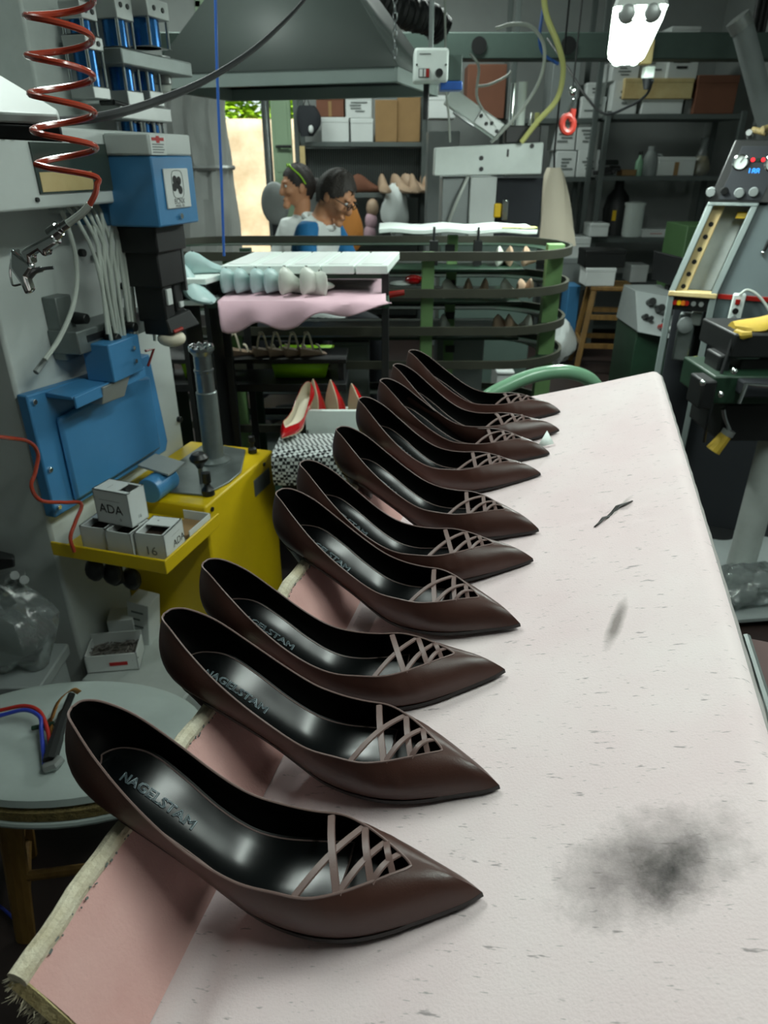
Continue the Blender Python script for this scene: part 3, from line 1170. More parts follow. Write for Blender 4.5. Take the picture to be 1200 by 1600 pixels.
# blue head box with white cap, name plate and warning label
hb = MB().bb(.262, .424, -.222, -.10, 1.272, 1.408)
hb.bb(.27, .424, -.10, .10, 1.272, 1.316)
head = mp(hb, 'head_box', 'blue_paint', bevel=0.004)
mp(MB().bb(.258, .420, -.224, -.119, 1.4085, 1.449), 'head_cap', 'white_paint', head, bevel=0.004)
pl = mp(MB().bb(.296, .392, -.226, -.222, 1.306, 1.384), 'name_plate', 'card_white', head, bevel=0.002)
zz = 1.350
cl = MB()
for dx, dz in ((-.010, .012), (.006, .010), (-.014, -.002), (.008, -.008), (.0, .002)):
    cl.cyl((.344 + dx, -.2262, zz + dz), (.344 + dx, -.2268, zz + dz), .0085, n=12)
mp(cl, 'emblem', 'print_black', pl, bevel=0)
rg = [(0.344 + .022 * cx_, -.2265, zz + .003 + .027 * cz_) for cx_, cz_ in [(math.copysign(abs(math.cos(t)) ** .5, math.cos(t)), math.copysign(abs(math.sin(t)) ** .5, math.sin(t))) for t in np.linspace(0, 2 * math.pi, 32, endpoint=False)]]
mp(MB().tube(rg, .0006, 4, closed=True), 'emblem_ring', 'print_grey', pl, bevel=0)
def mlet(txt, size, x, y, z, material, parent, sx=1.0):
    me = text_mesh(txt, size)
    for v in me.vertices:
        v.co = (x + v.co.x * sx, y, z + v.co.y)
    me.materials.clear()
    me.materials.append(MATS[material])
    o = bpy.data.objects.new('lettering', me)
    COL.objects.link(o)
    o.parent = parent
    return o
mlet('BCNX', .015, .344, -.2264, 1.3195, 'print_black', pl)
mlet('MODEL 752', .007, .344, -.2264, 1.3105, 'print_black', pl)
mp(MB().cyl((.344, -.222, 1.290), (.344, -.228, 1.290), .006, n=12), 'screw', 'chrome', head, bevel=0)
wl = mp(MB().bb(.262, .318, -.2252, -.224, 1.4095, 1.445), 'warning_label', 'card_white', head, bevel=0)
mp(MB().bb(.268, .312, -.2256, -.2252, 1.435, 1.441).bb(.284, .296, -.2257, -.2252, 1.431, 1.444), 'label_mark', 'print_red', wl, bevel=0)
lb = MB()
for k in range(4):
    lb.bb(.268, .311 - .004 * (k % 2), -.2255, -.2252, 1.4275 - k * .0048, 1.4295 - k * .0048)
mp(lb, 'label_lines', 'print_grey', wl, bevel=0)
# black nailing head below the blue box
bk2 = MB()
bk2.bb(.29, .41, -.19, -.09, 1.215, 1.272)
bk2.bb(.30, .40, -.18, -.09, 1.14, 1.22)
bk2.bb(.31, .35, -.175, -.10, 1.06, 1.15)
bk2.bb(.365, .40, -.17, -.10, 1.075, 1.15)
bk2.hexa([(.31, -.18, 1.03), (.39, -.215, 1.045), (.40, -.12, 1.045), (.31, -.11, 1.03), (.31, -.175, 1.07), (.39, -.19, 1.08), (.40, -.12, 1.08), (.31, -.11, 1.07)])
nh_ = mp(bk2, 'nailing_head', 'black_metal', bevel=0.004)
mp(MB().bb(.318, .338, -.181, -.175, 1.10, 1.135), 'white_plate', 'card_white', nh_, bevel=0.001)
mp(MB().bb(.375, .390, -.176, -.17, 1.085, 1.098), 'white_mark', 'card_white', nh_, bevel=0.001)
mp(MB().sphere((.335, -.165, 1.02), (.03, .035, .02)), 'pad_holder', 'insock_cream', nh_, bevel=0)
mp(MB().tube([(.31, -.19, 1.042), (.33, -.20, 1.046), (.35, -.185, 1.042)], .004), 'red_wire', 'cable_red', nh_, bevel=0)
mp(MB().bb(.402, .41, -.18, -.12, 1.12, 1.22), 'side_plate', 'steel', nh_, bevel=0.001)
rw = ml(240, 555, -.08)
mp(MB().tube([rw + np.array((-.03, 0, -.02)), rw + np.array((.005, 0, .015)), rw + np.array((-.03, 0, .018))], .0035, 6), 'red_clip', 'red_plastic', bevel=0)
# blue strip with switches on the column's far edge
mp(MB().bb(.50, .53, -.02, 0, 1.02, 1.12), 'switch_strip', 'blue_paint', bevel=0.002)
mp(MB().bb(.50, .53, -.025, 0, 1.125, 1.165), 'switch', 'card_white', bevel=0.002)
# pneumatic cylinders above the beam
def cylinder(x, y, z0, z1, r, tops=(.03, .03), blk=1.25):
    b = mp(MB().cyl((x, y, z0), (x, y, z1), r, n=20), 'cylinder_barrel', 'blue_anod', bevel=0)
    w = r * blk
    mp(MB().bb(x - w, x + w, y - w, y + w, z1, z1 + tops[1]), 'end_block', 'alu', b, bevel=0.002)
    mp(MB().bb(x - w, x + w, y - w, y + w, z0 - tops[0], z0), 'end_block', 'alu', b, bevel=0.002)
    for sx in (-1, 1):
        for sy in (-1, 1):
            mp(MB().cyl((x + sx * w * .86, y + sy * w * .86, z0), (x + sx * w * .86, y + sy * w * .86, z1), .0035, n=8), 'tie_rod', 'chrome', b, bevel=0)
    for s in (-.4, .4):
        mp(MB().cyl((x + s * w, y - w, z1 + tops[1] * .5), (x + s * w, y - w - .002, z1 + tops[1] * .5), .005, n=8), 'port', 'black_metal', b, bevel=0)
    return b
YC = -.075
def cx(u, v):
    return ml(u, v, YC)
p0, p1 = cx(138, 136), cx(134, 80)
cylinder((p0[0] + p1[0]) / 2, YC, p0[2], p1[2], .022, (.022, .024))
cylinder((p0[0] + p1[0]) / 2, YC, p1[2] + .026, p1[2] + .05, .020, (.0, .03))
p0, p1 = cx(193, 143), cx(186, 100)
cylinder(p0[0], YC, p0[2], p1[2], .024, (.030, .0))
p2, p3 = cx(186, 76), cx(182, 34)
cylinder(p0[0], YC, p2[2], p3[2], .024, (.0, .05))
p4, p5 = cx(228, 143), cx(222, 98)
cylinder(p4[0], YC, p4[2], p5[2], .022, (.030, .0))
p6, p7 = cx(222, 76), cx(218, 32)
cylinder(p6[0], YC - .01, p6[2], p7[2], .034, (.0, .035))
pb, pc = cx(158, 88), cx(262, 88)
mp(MB().bb(pb[0], pc[0] + .02, YC - .05, YC + .05, pb[2] - .015, pb[2] + .015), 'cross_plate', 'steel_grey', bevel=0.003)
pn = cx(252, 112)
mp(MB().lathe([(.024, .03), (.026, .02), (.019, .015), (.019, -.005), (.022, -.012), (.022, -.024), (.012, -.028)], (pn[0], YC, pn[2])), 'regulator', 'alu', bevel=0)
mp(MB().lathe([(.02, 0), (.016, -.012), (.008, -.016)], (pn[0], YC, pn[2] - .028)), 'regulator_bowl', 'hose_white', bevel=0)
for u in (202, 222, 237):
    p = cx(u, 200)
    cylinder(p[0], YC, 1.456, 1.456 + .02, .017, (.001, .003))
mp(MB().bb(p0[0] - .07, p4[0] + .04, YC - .035, .0, 1.478, 1.508), 'manifold', 'alu', bevel=0.003)
p = cx(158, 160)
mp(MB().cyl(p, p + np.array((0, -.03, .0)), .006).cyl(p + np.array((0, -.03, 0)), p + np.array((.04, -.035, -.005)), .005), 'lever', 'black_metal', bevel=0)
# yellow base with plate, post and knobs
yb = MB().bb(.22, .612, -.272, .0, 0.0, .640)
base = mp(yb, 'base', 'yellow_paint', bevel=0.006)
mp(MB().prism([(.27, -.24), (.36, -.262), (.43, -.262), (.58, -.20), (.60, -.06), (.30, -.06), (.26, -.12)], (0, 0, .6405), (1, 0, 0), (0, 1, 0), (0, 0, .006)), 'top_plate', 'steel_grey', base, bevel=0.002)
PX, PY = .478, -.155
post = mp(MB().lathe([(.046, .646), (.046, .652), (.030, .662), (.028, .67), (.028, .845), (.0255, .848)], (PX, PY, 0), n=28), 'post', 'steel_grey', base, bevel=0)
mp(MB().lathe([(.0245, .846), (.0245, .900), (.0262, .902), (.0262, .907), (.0235, .909), (.0235, .945), (.033, .958), (.033, .966), (.022, .968), (.02, .955)], (PX, PY, 0), n=28), 'post_sleeve', 'steel', post, bevel=0)
ch = MB()
for k in range(9):
    a_ = 2 * math.pi * k / 9
    ch.sphere((PX + .026 * math.cos(a_), PY + .026 * math.sin(a_), .966), (.008, .008, .007), 8, 5)
mp(ch, 'post_crown', 'chrome', post, bevel=0)
p = np.array((.33, -.20, .646))
mp(MB().cyl(p, p + np.array((0, 0, .06)), .006, n=10), 'lever_stem', 'steel', base, bevel=0)
mp(MB().lathe([(.008, .045), (.012, .055), (.023, .066), (.024, .074), (.016, .084), (.004, .087)], p), 'lever_knob', 'black_plastic', base, bevel=0)
p = np.array((.285, -.243, .641))
mp(MB().lathe([(.017, 0), (.016, .014), (.009, .022), (.007, .03), (.011, .034), (.011, .06), (.004, .063)], p), 'pin_knob', 'black_plastic', base, bevel=0)
p = np.array((.575, -.225, .641))
mp(MB().lathe([(.013, 0), (.013, .012), (.006, .018), (.006, .03), (.010, .034), (.009, .05), (.003, .053)], p), 'pin_knob', 'black_plastic', base, bevel=0)
mp(MB().bb(.475, .575, -.2745, -.272, .55, .60), 'plate', 'steel_grey', base, bevel=0.001)
for x in (.245, .545):
    mp(MB().cyl((x, -.272, .622), (x, -.276, .622), .006, n=8), 'screw', 'black_metal', base, bevel=0)
# blue roller and arm beside the boxes
mp(MB().cyl((.20, -.13, .672), (.29, -.13, .672), .032, n=20), 'blue_roller', 'blue_paint', base, bevel=0.002)
mp(MB().hexa([(.24, -.165, .70), (.32, -.165, .70), (.32, -.08, .715), (.24, -.08, .715), (.24, -.165, .706), (.32, -.165, .706), (.32, -.08, .721), (.24, -.08, .721)]), 'arm_plate', 'plastic_grey', base, bevel=0.001)
# yellow tray
ty = MB()
ty.bb(-.033, .20, -.315, -.03, .606, .612)
ty.bb(-.036, -.030, -.318, -.027, .606, .640)
ty.bb(-.036, .20, -.319, -.313, .606, .640)
tray = mp(ty, 'tray', 'yellow_paint', bevel=0.002)
# ------------------------------------------------------------------ tack boxes on the yellow tray
def tack_box(x, y, z, sx, sy, sz, rz, label, hole, texts, name='tack_box'):
    """x, y, z of the base centre in machine axes; hole = which end of the top is torn open"""
    loc = mw((x, y, z))
    t = thing(name, label, 'box', loc, 'small white tack boxes on the yellow tray')
    t.rotation_euler = (0, 0, MROT + math.radians(rz))
    hx, hy = sx / 2, sy / 2
    m = MB()
    th = .0025
    m.bb(-hx, hx, -hy, hy, 0, th)
    m.bb(-hx, hx, -hy, -hy + th, 0, sz).bb(-hx, hx, hy - th, hy, 0, sz)
    m.bb(-hx, -hx + th, -hy, hy, 0, sz).bb(hx - th, hx, -hy, hy, 0, sz)
    # top with the opening at the -x end or at the -y end
    if hole == 'x':
        m.bb(-hx + .042, hx, -hy, hy, sz - th, sz)
        m.bb(-hx, -hx + .042, -hy, -hy + .006, sz - th, sz).bb(-hx, -hx + .042, hy - .006, hy, sz - th, sz)
    else:
        m.bb(-hx, hx, -hy + .034, hy, sz - th, sz)
        m.bb(-hx, -hx + .012, -hy, -hy + .034, sz - th, sz).bb(hx - .008, hx, -hy, -hy + .034, sz - th, sz)
    m.build('carton', 'card_white', t, local=True, smooth=False)
    MB().bb(-hx + .003, hx - .003, -hy + .003, hy - .003, .003, sz * .72).build('contents', 'box_inside', t, local=True, smooth=False)
    for (txt, size, face, px, pz, mt) in texts:
        me = text_mesh(txt, size)
        for v in me.vertices:
            if face == '-x':
                v.co = (-hx - .0006, -(px + v.co.x), pz + v.co.y)
            elif face == '-y':
                v.co = (px + v.co.x, -hy - .0006, pz + v.co.y)
            else:
                v.co = (px + v.co.x, pz + v.co.y, sz + .0006)
        me.materials.clear()
        me.materials.append(MATS[mt])
        o = bpy.data.objects.new('lettering', me)
        COL.objects.link(o)
        o.parent = t
    return t
bx_ = .055
tack_box(.025, -.128, .613, .078, .066, .068, 2, 'white tack box with open top, left end of the row on the yellow tray', 'x', [])
tack_box(.020, -.197, .613, .076, .066, .068, -1, 'white tack box with torn open top, middle of the row on the yellow tray', 'x', [])
tack_box(.030, -.268, .613, .084, .070, .072, 4, 'white tack box with 16 handwritten on its end, on the tray', 'x',
         [('16', .030, '-x', 0.0, .030, 'print_grey'), ('ADA', .024, '-y', .016, .032, 'print_black'), ('_______', .010, '-y', .006, .058, 'print_black'), ('A', .008, 'top', .02, .01, 'print_black')])
tack_box(.034, -.178, .685, .056, .092, .080, -4, 'upright white tack box stacked on top of the row of boxes', 'y',
         [('ADA', .030, '-x', -.004, .036, 'print_black'), ('_________', .012, '-x', -.004, .062, 'print_black'), ('0', .010, '-x', .018, .014, 'print_grey'), ('16', .012, '-y', 0, .016, 'print_grey'), ('-----', .012, 'top', -.006, .016, 'print_grey')])
# torn open carton at the right end of the tray
oc = thing('open_carton', 'torn low white carton at the right end of the yellow tray', 'box', mw((.13, -.275, .613)))
oc.rotation_euler = (0, 0, MROT)
MB().bb(-.045, .05, -.032, -.030, 0, .034).bb(.048, .05, -.032, .04, 0, .034).bb(-.045, .05, -.032, .04, 0, .002).build('carton', 'card_white', oc, local=True, smooth=False)
MB().bb(-.03, .047, -.029, .038, .002, .012).build('contents', 'cardboard', oc, local=True, smooth=False)

# ------------------------------------------------------------------ hoses on the machine
hb_ = thing('hose_bundle', 'bundle of thin white air hoses hanging under the white machine beam', 'hose', mw((.2, -.10, 1.0)))
starts = [(100, 322), (112, 322), (122, 320), (135, 320), (148, 318), (158, 318), (168, 316), (178, 316), (188, 314), (199, 314), (128, 320), (142, 319), (153, 318), (163, 317), (173, 316)]
ends = [(182, 580), (180, 520), (190, 530), (185, 535), (170, 528), (205, 528), (176, 520), (214, 530), (198, 525), (242, 532), (168, 522), (196, 535), (204, 522), (210, 535), (188, 525)]
for k, (s_, e_) in enumerate(zip(starts, ends)):
    y0, y1 = -.05 - .004 * (k % 10), -.10 + .004 * (k % 10)
    A, E_ = ml(*s_, y0), ml(*e_, y1)
    mu, mv = (s_[0] * .35 + e_[0] * .65), (s_[1] * .62 + e_[1] * .38)
    B_ = ml(mu, mv, (y0 + y1) / 2 - .02)
    A[2] = 1.322
    pts = catmull([mw(A), mw(A * .7 + B_ * .3 + np.array((0, -.012, 0))), mw(B_), mw(E_)], 8)
    MB().tube(pts, .0042, 8).build('hose', 'hose_white', hb_)
gh = thing('grey_hose', 'single white hose curving down past the air gun to the machine column', 'hose', mw(ml(110, 500, -.06)))
pts = catmull([mw(ml(*p, -.07)) for p in ((96, 328), (105, 352), (117, 395), (120, 440), (112, 485), (92, 530), (70, 562))], 8)
MB().tube(pts, .0050, 8).build('hose', 'hose_white', gh)
pts = [mw(ml(*p, -.05)) for p in ((71, 562), (56, 582))]
MB().tube(pts, .0060, 8).build('fitting', 'plastic_grey', gh)

# red coiled air hose and the air gun
YH = 0.88
co = thing('coiled_hose', 'red coiled air hose hanging in front of the white machine beam', 'hose', at(98, 300, YH))
ctr = [at(96, -60, YH), at(93, 50, YH), at(97, 145, YH), at(102, 225, YH), at(108, 300, YH)]
axis = catmull(ctr, 40)
pts = []
zs = np.array([p[2] for p in axis])
pitch = (at(55, 25, YH)[2] - at(60, 145, YH)[2]) / 2
z_ref = at(55, 24, YH)[2]
zlo = at(140, 262, YH)[2]
z = at(100, -60, YH)[2]
rr = .0325
while z > zlo:
    c = np.array([np.interp(-z, -zs, [p[i] for p in axis]) for i in range(3)])
    ph = 2 * math.pi * (z_ref - z) / pitch + math.pi
    pts.append(c + np.array([rr * math.cos(ph), rr * math.sin(ph), 0]))
    z -= pitch / 26
tail = [at(146, 275, YH), at(151, 290, YH), at(148, 305, YH), at(140, 320, YH)]
MB().tube(pts[:-2] + catmull([pts[-2]] + tail, 5)[1:], .0034, 8).build('coil', 'hose_red', co)
tail2 = catmull([at(140, 320, YH), at(128, 333, YH), at(112, 345, YH), at(106, 349, YH)], 5)
MB().tube(tail2, .0042, 8).build('sleeve', 'hose_white', co)
gun = thing('air_gun', 'chrome air blow gun hanging from the red coiled hose', 'air gun', at(45, 455, YH))
def ga(u, v, dy=0.0):
    return at(u, v, YH + dy)
def slab(name, px, th, parent, material='chrome', bev=.002):
    A = [ga(*p) for p in px]
    n = len(A)
    m = MB()
    m.add([p + np.array((0, -th / 2, 0)) for p in A] + [p + np.array((0, th / 2, 0)) for p in A],
          [tuple(range(n)), tuple(range(2 * n - 1, n - 1, -1))] + [(i, n + i, n + (i + 1) % n, (i + 1) % n) for i in range(n)])
    return m.build(name, material, parent, bevel=bev)
slab('handle', [(35, 391), (62, 377), (86, 364), (93, 380), (77, 391), (77, 401), (71, 398), (65, 391), (52, 399), (54, 413), (46, 411)], .022, gun, 'chrome', .004)
slab('barrel', [(20, 388), (26, 390), (54, 414), (53, 420), (45, 431), (53, 455), (44, 460), (35, 440), (19, 417)], .018, gun, 'chrome', .004)
MB().cyl(ga(80, 368), ga(92, 358), .009, .008).cyl(ga(92, 358), ga(97, 355), .0065).cyl(ga(97, 355), ga(106, 349), .0052, .005).build('swivel', 'chrome', gun)
MB().tube(catmull([ga(46, 432), ga(54, 424), ga(68, 420), ga(84, 418)], 5), [.004] * 5 + [.0035] * 5 + [.002] * 6, 8).build('trigger', 'steel', gun)
MB().tube(catmull([ga(21, 389), ga(16, 420), ga(18, 440), ga(22, 446), ga(33, 444)], 5), .0014, 6).build('hanger', 'chrome', gun)

# lower orange-red hose
lh = thing('air_line', 'thin rust red air line draped over the blue panel into the yellow tray', 'hose', mw(ml(60, 790, -.06)))
pts = catmull([mw(ml(*p, y)) for p, y in (((-30, 680), -.10), ((10, 684), -.09), ((44, 690), -.065), ((59, 708), -.055), ((55, 738), -.052), ((49, 760), -.05), ((64, 782), -.05),
                                          ((100, 785), -.06), ((127, 787), -.08), ((118, 815), -.09), ((110, 840), -.095), ((116, 862), -.095))], 7)
MB().tube(pts, .0042, 8).build('line', 'hose_red', lh)

# big black cable sweeping across
bc = thing('black_cable', 'thick black cable sweeping across below the grey hood', 'cable', at(260, 150, 1.5))
pts = catmull([at(u, v, Y) for u, v, Y in ((-40, 188, 1.0), (40, 190, 1.02), (95, 190, 1.06), (170, 180, 1.15), (245, 158, 1.3), (320, 126, 1.45), (390, 82, 1.6), (440, 38, 1.7), (475, 0, 1.78), (520, -60, 1.85))], 7)
nn = len(pts)
MB().tube(pts, [.0062 if i < nn * .45 else .0062 - .003 * (i / nn - .45) / .55 for i in range(nn)], 10).build('cable', 'cable_black', bc)

# grey lid entering at the left edge
ld = thing('sloping_canopy', 'white sloping machine canopy at the left edge of the picture', 'canopy', at(-20, 190, .95))
YL = .95
m = MB()
P = [at(-60, 85, YL + .10), at(0, 118, YL + .10), at(93, 176, YL + .06), at(93, 180, YL)]
A = [at(-60, 80, YL + .16), at(90, 172, YL + .16), at(92, 178, YL), at(-60, 172, YL)]
B_ = [p + np.array((0, 0, -.012)) for p in A]
m.hexa(B_ + A)
m.build('lid_top', 'white_paint', ld, bevel=0.003)
m = MB()
A2 = [p + np.array((0, 0, -.0125)) for p in A]
B2 = [p + np.array((0, 0, -.030)) for p in A]
m.hexa(B2 + A2)
m.build('lid_frame', 'black_metal', ld, bevel=0.003)
MB().tube([at(-40, 150, 1.04), np.array((-.70, 1.10, 1.50)), np.array((-.76, 1.12, 1.456))], .012, 8).build('support_arm', 'black_metal', ld)
# ------------------------------------------------------------------ generic background builders
def rect(u0, v0, u1, v1, Y):
    um, vm = (u0 + u1) / 2, (v0 + v1) / 2
    x0, x1 = at(u0, vm, Y)[0], at(u1, vm, Y)[0]
    z1, z0 = at(um, v0, Y)[2], at(um, v1, Y)[2]
    return x0, x1, z0, z1

def carton(u0, v0, u1, v1, Y, depth, material, label, group=None, name='carton', marks=0, tape=False, rz=0.0, cat='box', z0=None, mm='print_grey'):
    x0, x1, za, zb = rect(u0, v0, u1, v1, Y)
    if z0 is not None:
        za = z0
    w, h = x1 - x0, zb - za
    t = thing(name, label, cat, ((x0 + x1) / 2, Y + depth / 2, za), group)
    t.rotation_euler = (0, 0, math.radians(rz))
    m = MB().bb(-w / 2, w / 2, -depth / 2, depth / 2, 0, h)
    m.build('body', material, t, local=True, bevel=min(.006, w * .04))
    # lid seam
    MB().bb(-w / 2 - .002, w / 2 + .002, -depth / 2 - .002, depth / 2 + .002, h * .80, h * .80 + .004 + h * .2).build('lid', material, t, local=True, bevel=min(.005, w * .03)) if h < w * 1.1 else None
    if marks:
        lm = MB()
        rs = random.Random(int(u0 * 7 + v0))
        for k in range(marks):
            zz = h * (.22 + .5 * (k + .5) / marks)
            a = rs.uniform(-.40, -.1) * w
            b = rs.uniform(.0, .38) * w
            lm.bb(a, b, -depth / 2 - .0035, -depth / 2 - .001, zz, zz + min(.018, h * .07))
        lm.build('print_lines', mm, t, local=True, smooth=False)
    if tape:
        MB().bb(-w * .06, w * .06, -depth / 2 - .004, -depth / 2 - .001, h * .02, h * .75).build('tape', 'cardboard', t, local=True, smooth=False)
    return t

def shelf_unit(name, label, x0, x1, Y0, Y1, zs, ztop, posts, back=None):
    t = thing(name, label, 'shelf', ((x0 + x1) / 2, (Y0 + Y1) / 2, 0))
    for z in zs:
        MB().bb(x0, x1, Y0, Y1, z - .035, z).build('shelf_board', 'shelf_metal', t, bevel=.003)
    for x in posts:
        for y in (Y0 - .015, Y1 - .02):
            MB().bb(x - .02, x + .02, y, y + .035, 0, ztop).build('upright', 'shelf_metal', t, bevel=.003)
    if back:
        MB().bb(x0, x1, Y1 + .02, Y1 + .03, back[0], back[1]).build('mesh_back', 'wire_mesh', t)
    return t

# ------------------------------------------------------------------ shelves along the back wall
YS = 6.55
x0, x1 = at(462, 250, YS)[0], at(664, 250, YS)[0]
zA, zB, zC_ = at(560, 222, YS)[2], at(560, 302, YS)[2], at(560, 375, YS)[2]
shelf_unit('storage_shelf', 'grey metal shelf with boxes and shoe lasts, behind the two people', x0, x1, YS, YS + .45, (zA, zB, zC_, .25), 2.4, (x0 + .02, x1 - .01), (zB, zA - .04))
G = 'cartons on the shelf behind the people'
carton(502, 184, 545, 222, YS + .03, .3, 'card_white', 'white box under the brown box on the shelf behind the people', G, z0=zA)
carton(494, 150, 537, 182, YS + .03, .3, 'cardboard_brown', 'brown carton on a white box behind the people', G, z0=at(515, 183, YS + .03)[2], tape=True)
carton(548, 186, 583, 221, YS + .03, .3, 'card_white', 'small white box, lower one of two beside tall tan carton', G, z0=zA)
carton(540, 149, 581, 184, YS + .03, .3, 'card_white', 'white box with print lines, upper one beside the tan cartons', G, marks=4, z0=at(560, 185, YS + .03)[2])
carton(586, 156, 621, 219, YS + .03, .3, 'cardboard', 'tan carton, shorter of two on the shelf under the hood', G, z0=zA)
carton(621, 147, 657, 217, YS + .05, .3, 'cardboard', 'tall tan carton at the right end of the shelf under the hood', G, z0=zA)
sb = thing('hanging_bag', 'dark bag hanging at the left end of the back shelf', 'bag', at(479, 212, YS - .05))
m = MB()
rows = []
for i in range(9):
    t_ = i / 8
    c = at(479 + 4 * math.sin(3 * t_), 165 + 48 * t_, YS - .05)
    w = .05 + .05 * math.sin(math.pi * min(1, t_ * .9 + .1))
    rows.append([c + np.array((w * math.cos(a), .04 * math.sin(a), 0)) for a in np.linspace(0, 2 * math.pi, 12, endpoint=False)])
m.grid(rows, cv=True)
m.build('bag_body', 'cloth_dark', sb)
MB().tube([at(474, 165, YS - .05), at(479, 150, YS - .04), at(484, 165, YS - .05)], .006, 6).build('handle', 'black_metal', sb)
MB().sphere(at(486, 202, YS - .1), (.02, .012, .03)).build('white_tag', 'card_white', sb)
ys_ = thing('yellow_ruler', 'yellow strip standing against the mesh shelf', 'strip', at(473, 268, YS - .02))
xx = rect(469, 228, 477, 268, YS - .02)
MB().bb(xx[0], xx[1], YS - .03, YS - .02, xx[2], xx[3]).build('strip', 'cream_paint', ys_)
MB().bb(xx[0], xx[1], YS - .035, YS - .03, xx[2] + .02, xx[2] + .04).build('strip_mark', 'print_grey', ys_)

# a wooden / plastic shoe last: lofted foot shape
def last_rows(L=.25):
    S = [(0, .0, .030, .03, .10), (.012, .018, .028, .0, .115), (.04, .028, .030, .0, .125), (.08, .029, .032, .0, .11), (.12, .032, .030, .0, .08), (.16, .040, .022, .0, .055),
         (.19, .041, .018, .0, .042), (.22, .034, .015, .002, .032), (.24, .021, .012, .004, .024), (.25, .006, .010, .006, .016)]
    rows = []
    for x, hw, _, z0, z1 in S:
        hw = max(hw, .006)
        zc = (z0 + z1) / 2
        hz = (z1 - z0) / 2
        row = []
        for a in np.linspace(0, 2 * math.pi, 14, endpoint=False):
            c_, s_ = math.cos(a), math.sin(a)
            k = 1.0 if s_ < 0 else (1 - .45 * s_)
            row.append((x * L / .25, hw * c_ * k, zc + hz * math.copysign(abs(s_) ** .7, s_)))
        rows.append(row)
    return rows
last_meshes = {}
def shoe_last(loc, R, material, label, group, scale=1.0, cuff=None):
    t = thing('shoe_last', label, 'shoe last', loc, group)
    key = material
    if key not in last_meshes:
        rr = last_rows()
        mb = MB().grid(rr, cv=True)
        mb.add(rr[0], [tuple(range(14))])
        mb.add(rr[-1], [tuple(range(14))])
        me = mb.mesh('last_body')
        me.materials.append(MATS[material])
        mh = MB().cyl((.045, 0, .118), (.045, 0, .1262), .006, n=10).mesh('last_hole')
        mh.materials.append(MATS['black_metal'])
        last_meshes[key] = (me, mh)
    for nm, me in zip(('last_body', 'last_hole'), last_meshes[key]):
        o = bpy.data.objects.new(nm, me)
        COL.objects.link(o)
        o.parent = t
    M = Matrix.Translation(Vector(loc)) @ Matrix([[*(R[i] * scale)] for i in range(3)]).to_4x4()
    t.matrix_world = M
    return t
GL = 'wooden lasts on the mesh shelf behind the man'
ls = [('last_tan', 'cream shoe last, leftmost of those on the mesh shelf', 595), ('last_tan', 'tan shoe last on the mesh shelf, second from the left', 611), ('last_tan', 'tan shoe last in the middle of the mesh shelf row', 626),
      ('last_tan', 'tan shoe last on the mesh shelf, second from the right', 641), ('last_tan', 'tan shoe last at the right end of the mesh shelf', 656)]
for k, (mt, lb, u) in enumerate(ls):
    p = at(u, 300, YS + .1)
    shoe_last((p[0], YS + .06, zB + .001), rotz(math.radians(-80 + 25 * (k % 3))), mt, lb, GL, 1.25)
p = at(560, 300, YS + .1)
shoe_last((p[0] - .05, YS + .1, zB + .001), rotz(.3), 'cardboard_brown', 'dark brown shoe last on the mesh shelf beside the man', GL, 1.2)
def blob(name, label, cat, c, r, material, seed, amp=.25, part='body', n=18, m=12, group=None):
    rs = np.random.default_rng(seed)
    ph = rs.random(6) * 6.3
    r = np.asarray(r, float)
    rows = []
    for j in range(m + 1):
        th = math.pi * j / m
        row = []
        for i in range(n):
            a = 2 * math.pi * i / n
            k = 1 + amp * (.5 * math.sin(3 * a + ph[0] + 2 * th) + .35 * math.sin(5 * a + ph[1] - 3 * th) + .3 * math.sin(4 * th + ph[2] + a))
            row.append(np.asarray(c) + r * np.array([math.sin(th) * math.cos(a), math.sin(th) * math.sin(a), -math.cos(th)]) * k)
        rows.append(row)
    t = thing(name, label, cat, (c[0], c[1], c[2] - r[2]), group)
    MB().grid(rows, cv=True).build(part, material, t)
    return t
wbg = blob('plastic_bag', 'crumpled white bag hanging below the mesh shelf', 'bag', at(618, 330, YS - .05), (.11, .08, .19), 'cloth_white', 3)
MB().tube([at(618, 312, YS - .05), at(618, 303, YS - .03)], .012, 6).build('bag_knot', 'cloth_white', wbg)
sk = thing('pink_bag', 'pale pink cloth bundles hanging in a string below the mesh shelf', 'cloth', at(582, 375, YS - .02))
for k, v in enumerate((325, 345, 365)):
    MB().sphere(at(582 - 2 * k, v, YS - .03), (.055, .05, .075), 12, 8).build('bundle', 'last_tan' if k == 0 else 'pink_cloth', sk)

# right shelf unit
YR = 6.15
rx0, rx1 = at(942, 250, YR)[0], at(1152, 230, YR)[0]
z1, z2, z3, z4 = at(1040, 178, YR)[2], at(1040, 275, YR)[2], at(1010, 372, YR)[2], at(1010, 440, YR)[2]
shelf_unit('storage_shelf', 'grey metal shelf on the right with white boxes on top', rx0, rx1, YR, YR + .5, (z1, z2, z3, z4, .12), z1 + .02, (rx0, rx1))
GR = 'white cartons on top of the right shelf'
yb_ = YR + .05
z_a = at(1070, 122, yb_)[2]
carton(1003, 153, 1067, 176, yb_, .3, 'card_white', 'low white box under the speckled long box', GR, z0=z1)
carton(957, 126, 997, 178, yb_ + .02, .3, 'card_white', 'white carton below the lamp at the left end of the shelf top', GR, z0=z1, marks=3)
carton(957, 96, 999, 126, yb_ + .02, .3, 'card_white', 'white carton stacked under the glowing lamp', GR, z0=at(977, 127, yb_ + .02)[2], marks=3)
carton(1070, 153, 1086, 176, yb_ + .03, .3, 'plastic_grey', 'narrow grey box between the low white box and brown carton', GR, z0=z1)
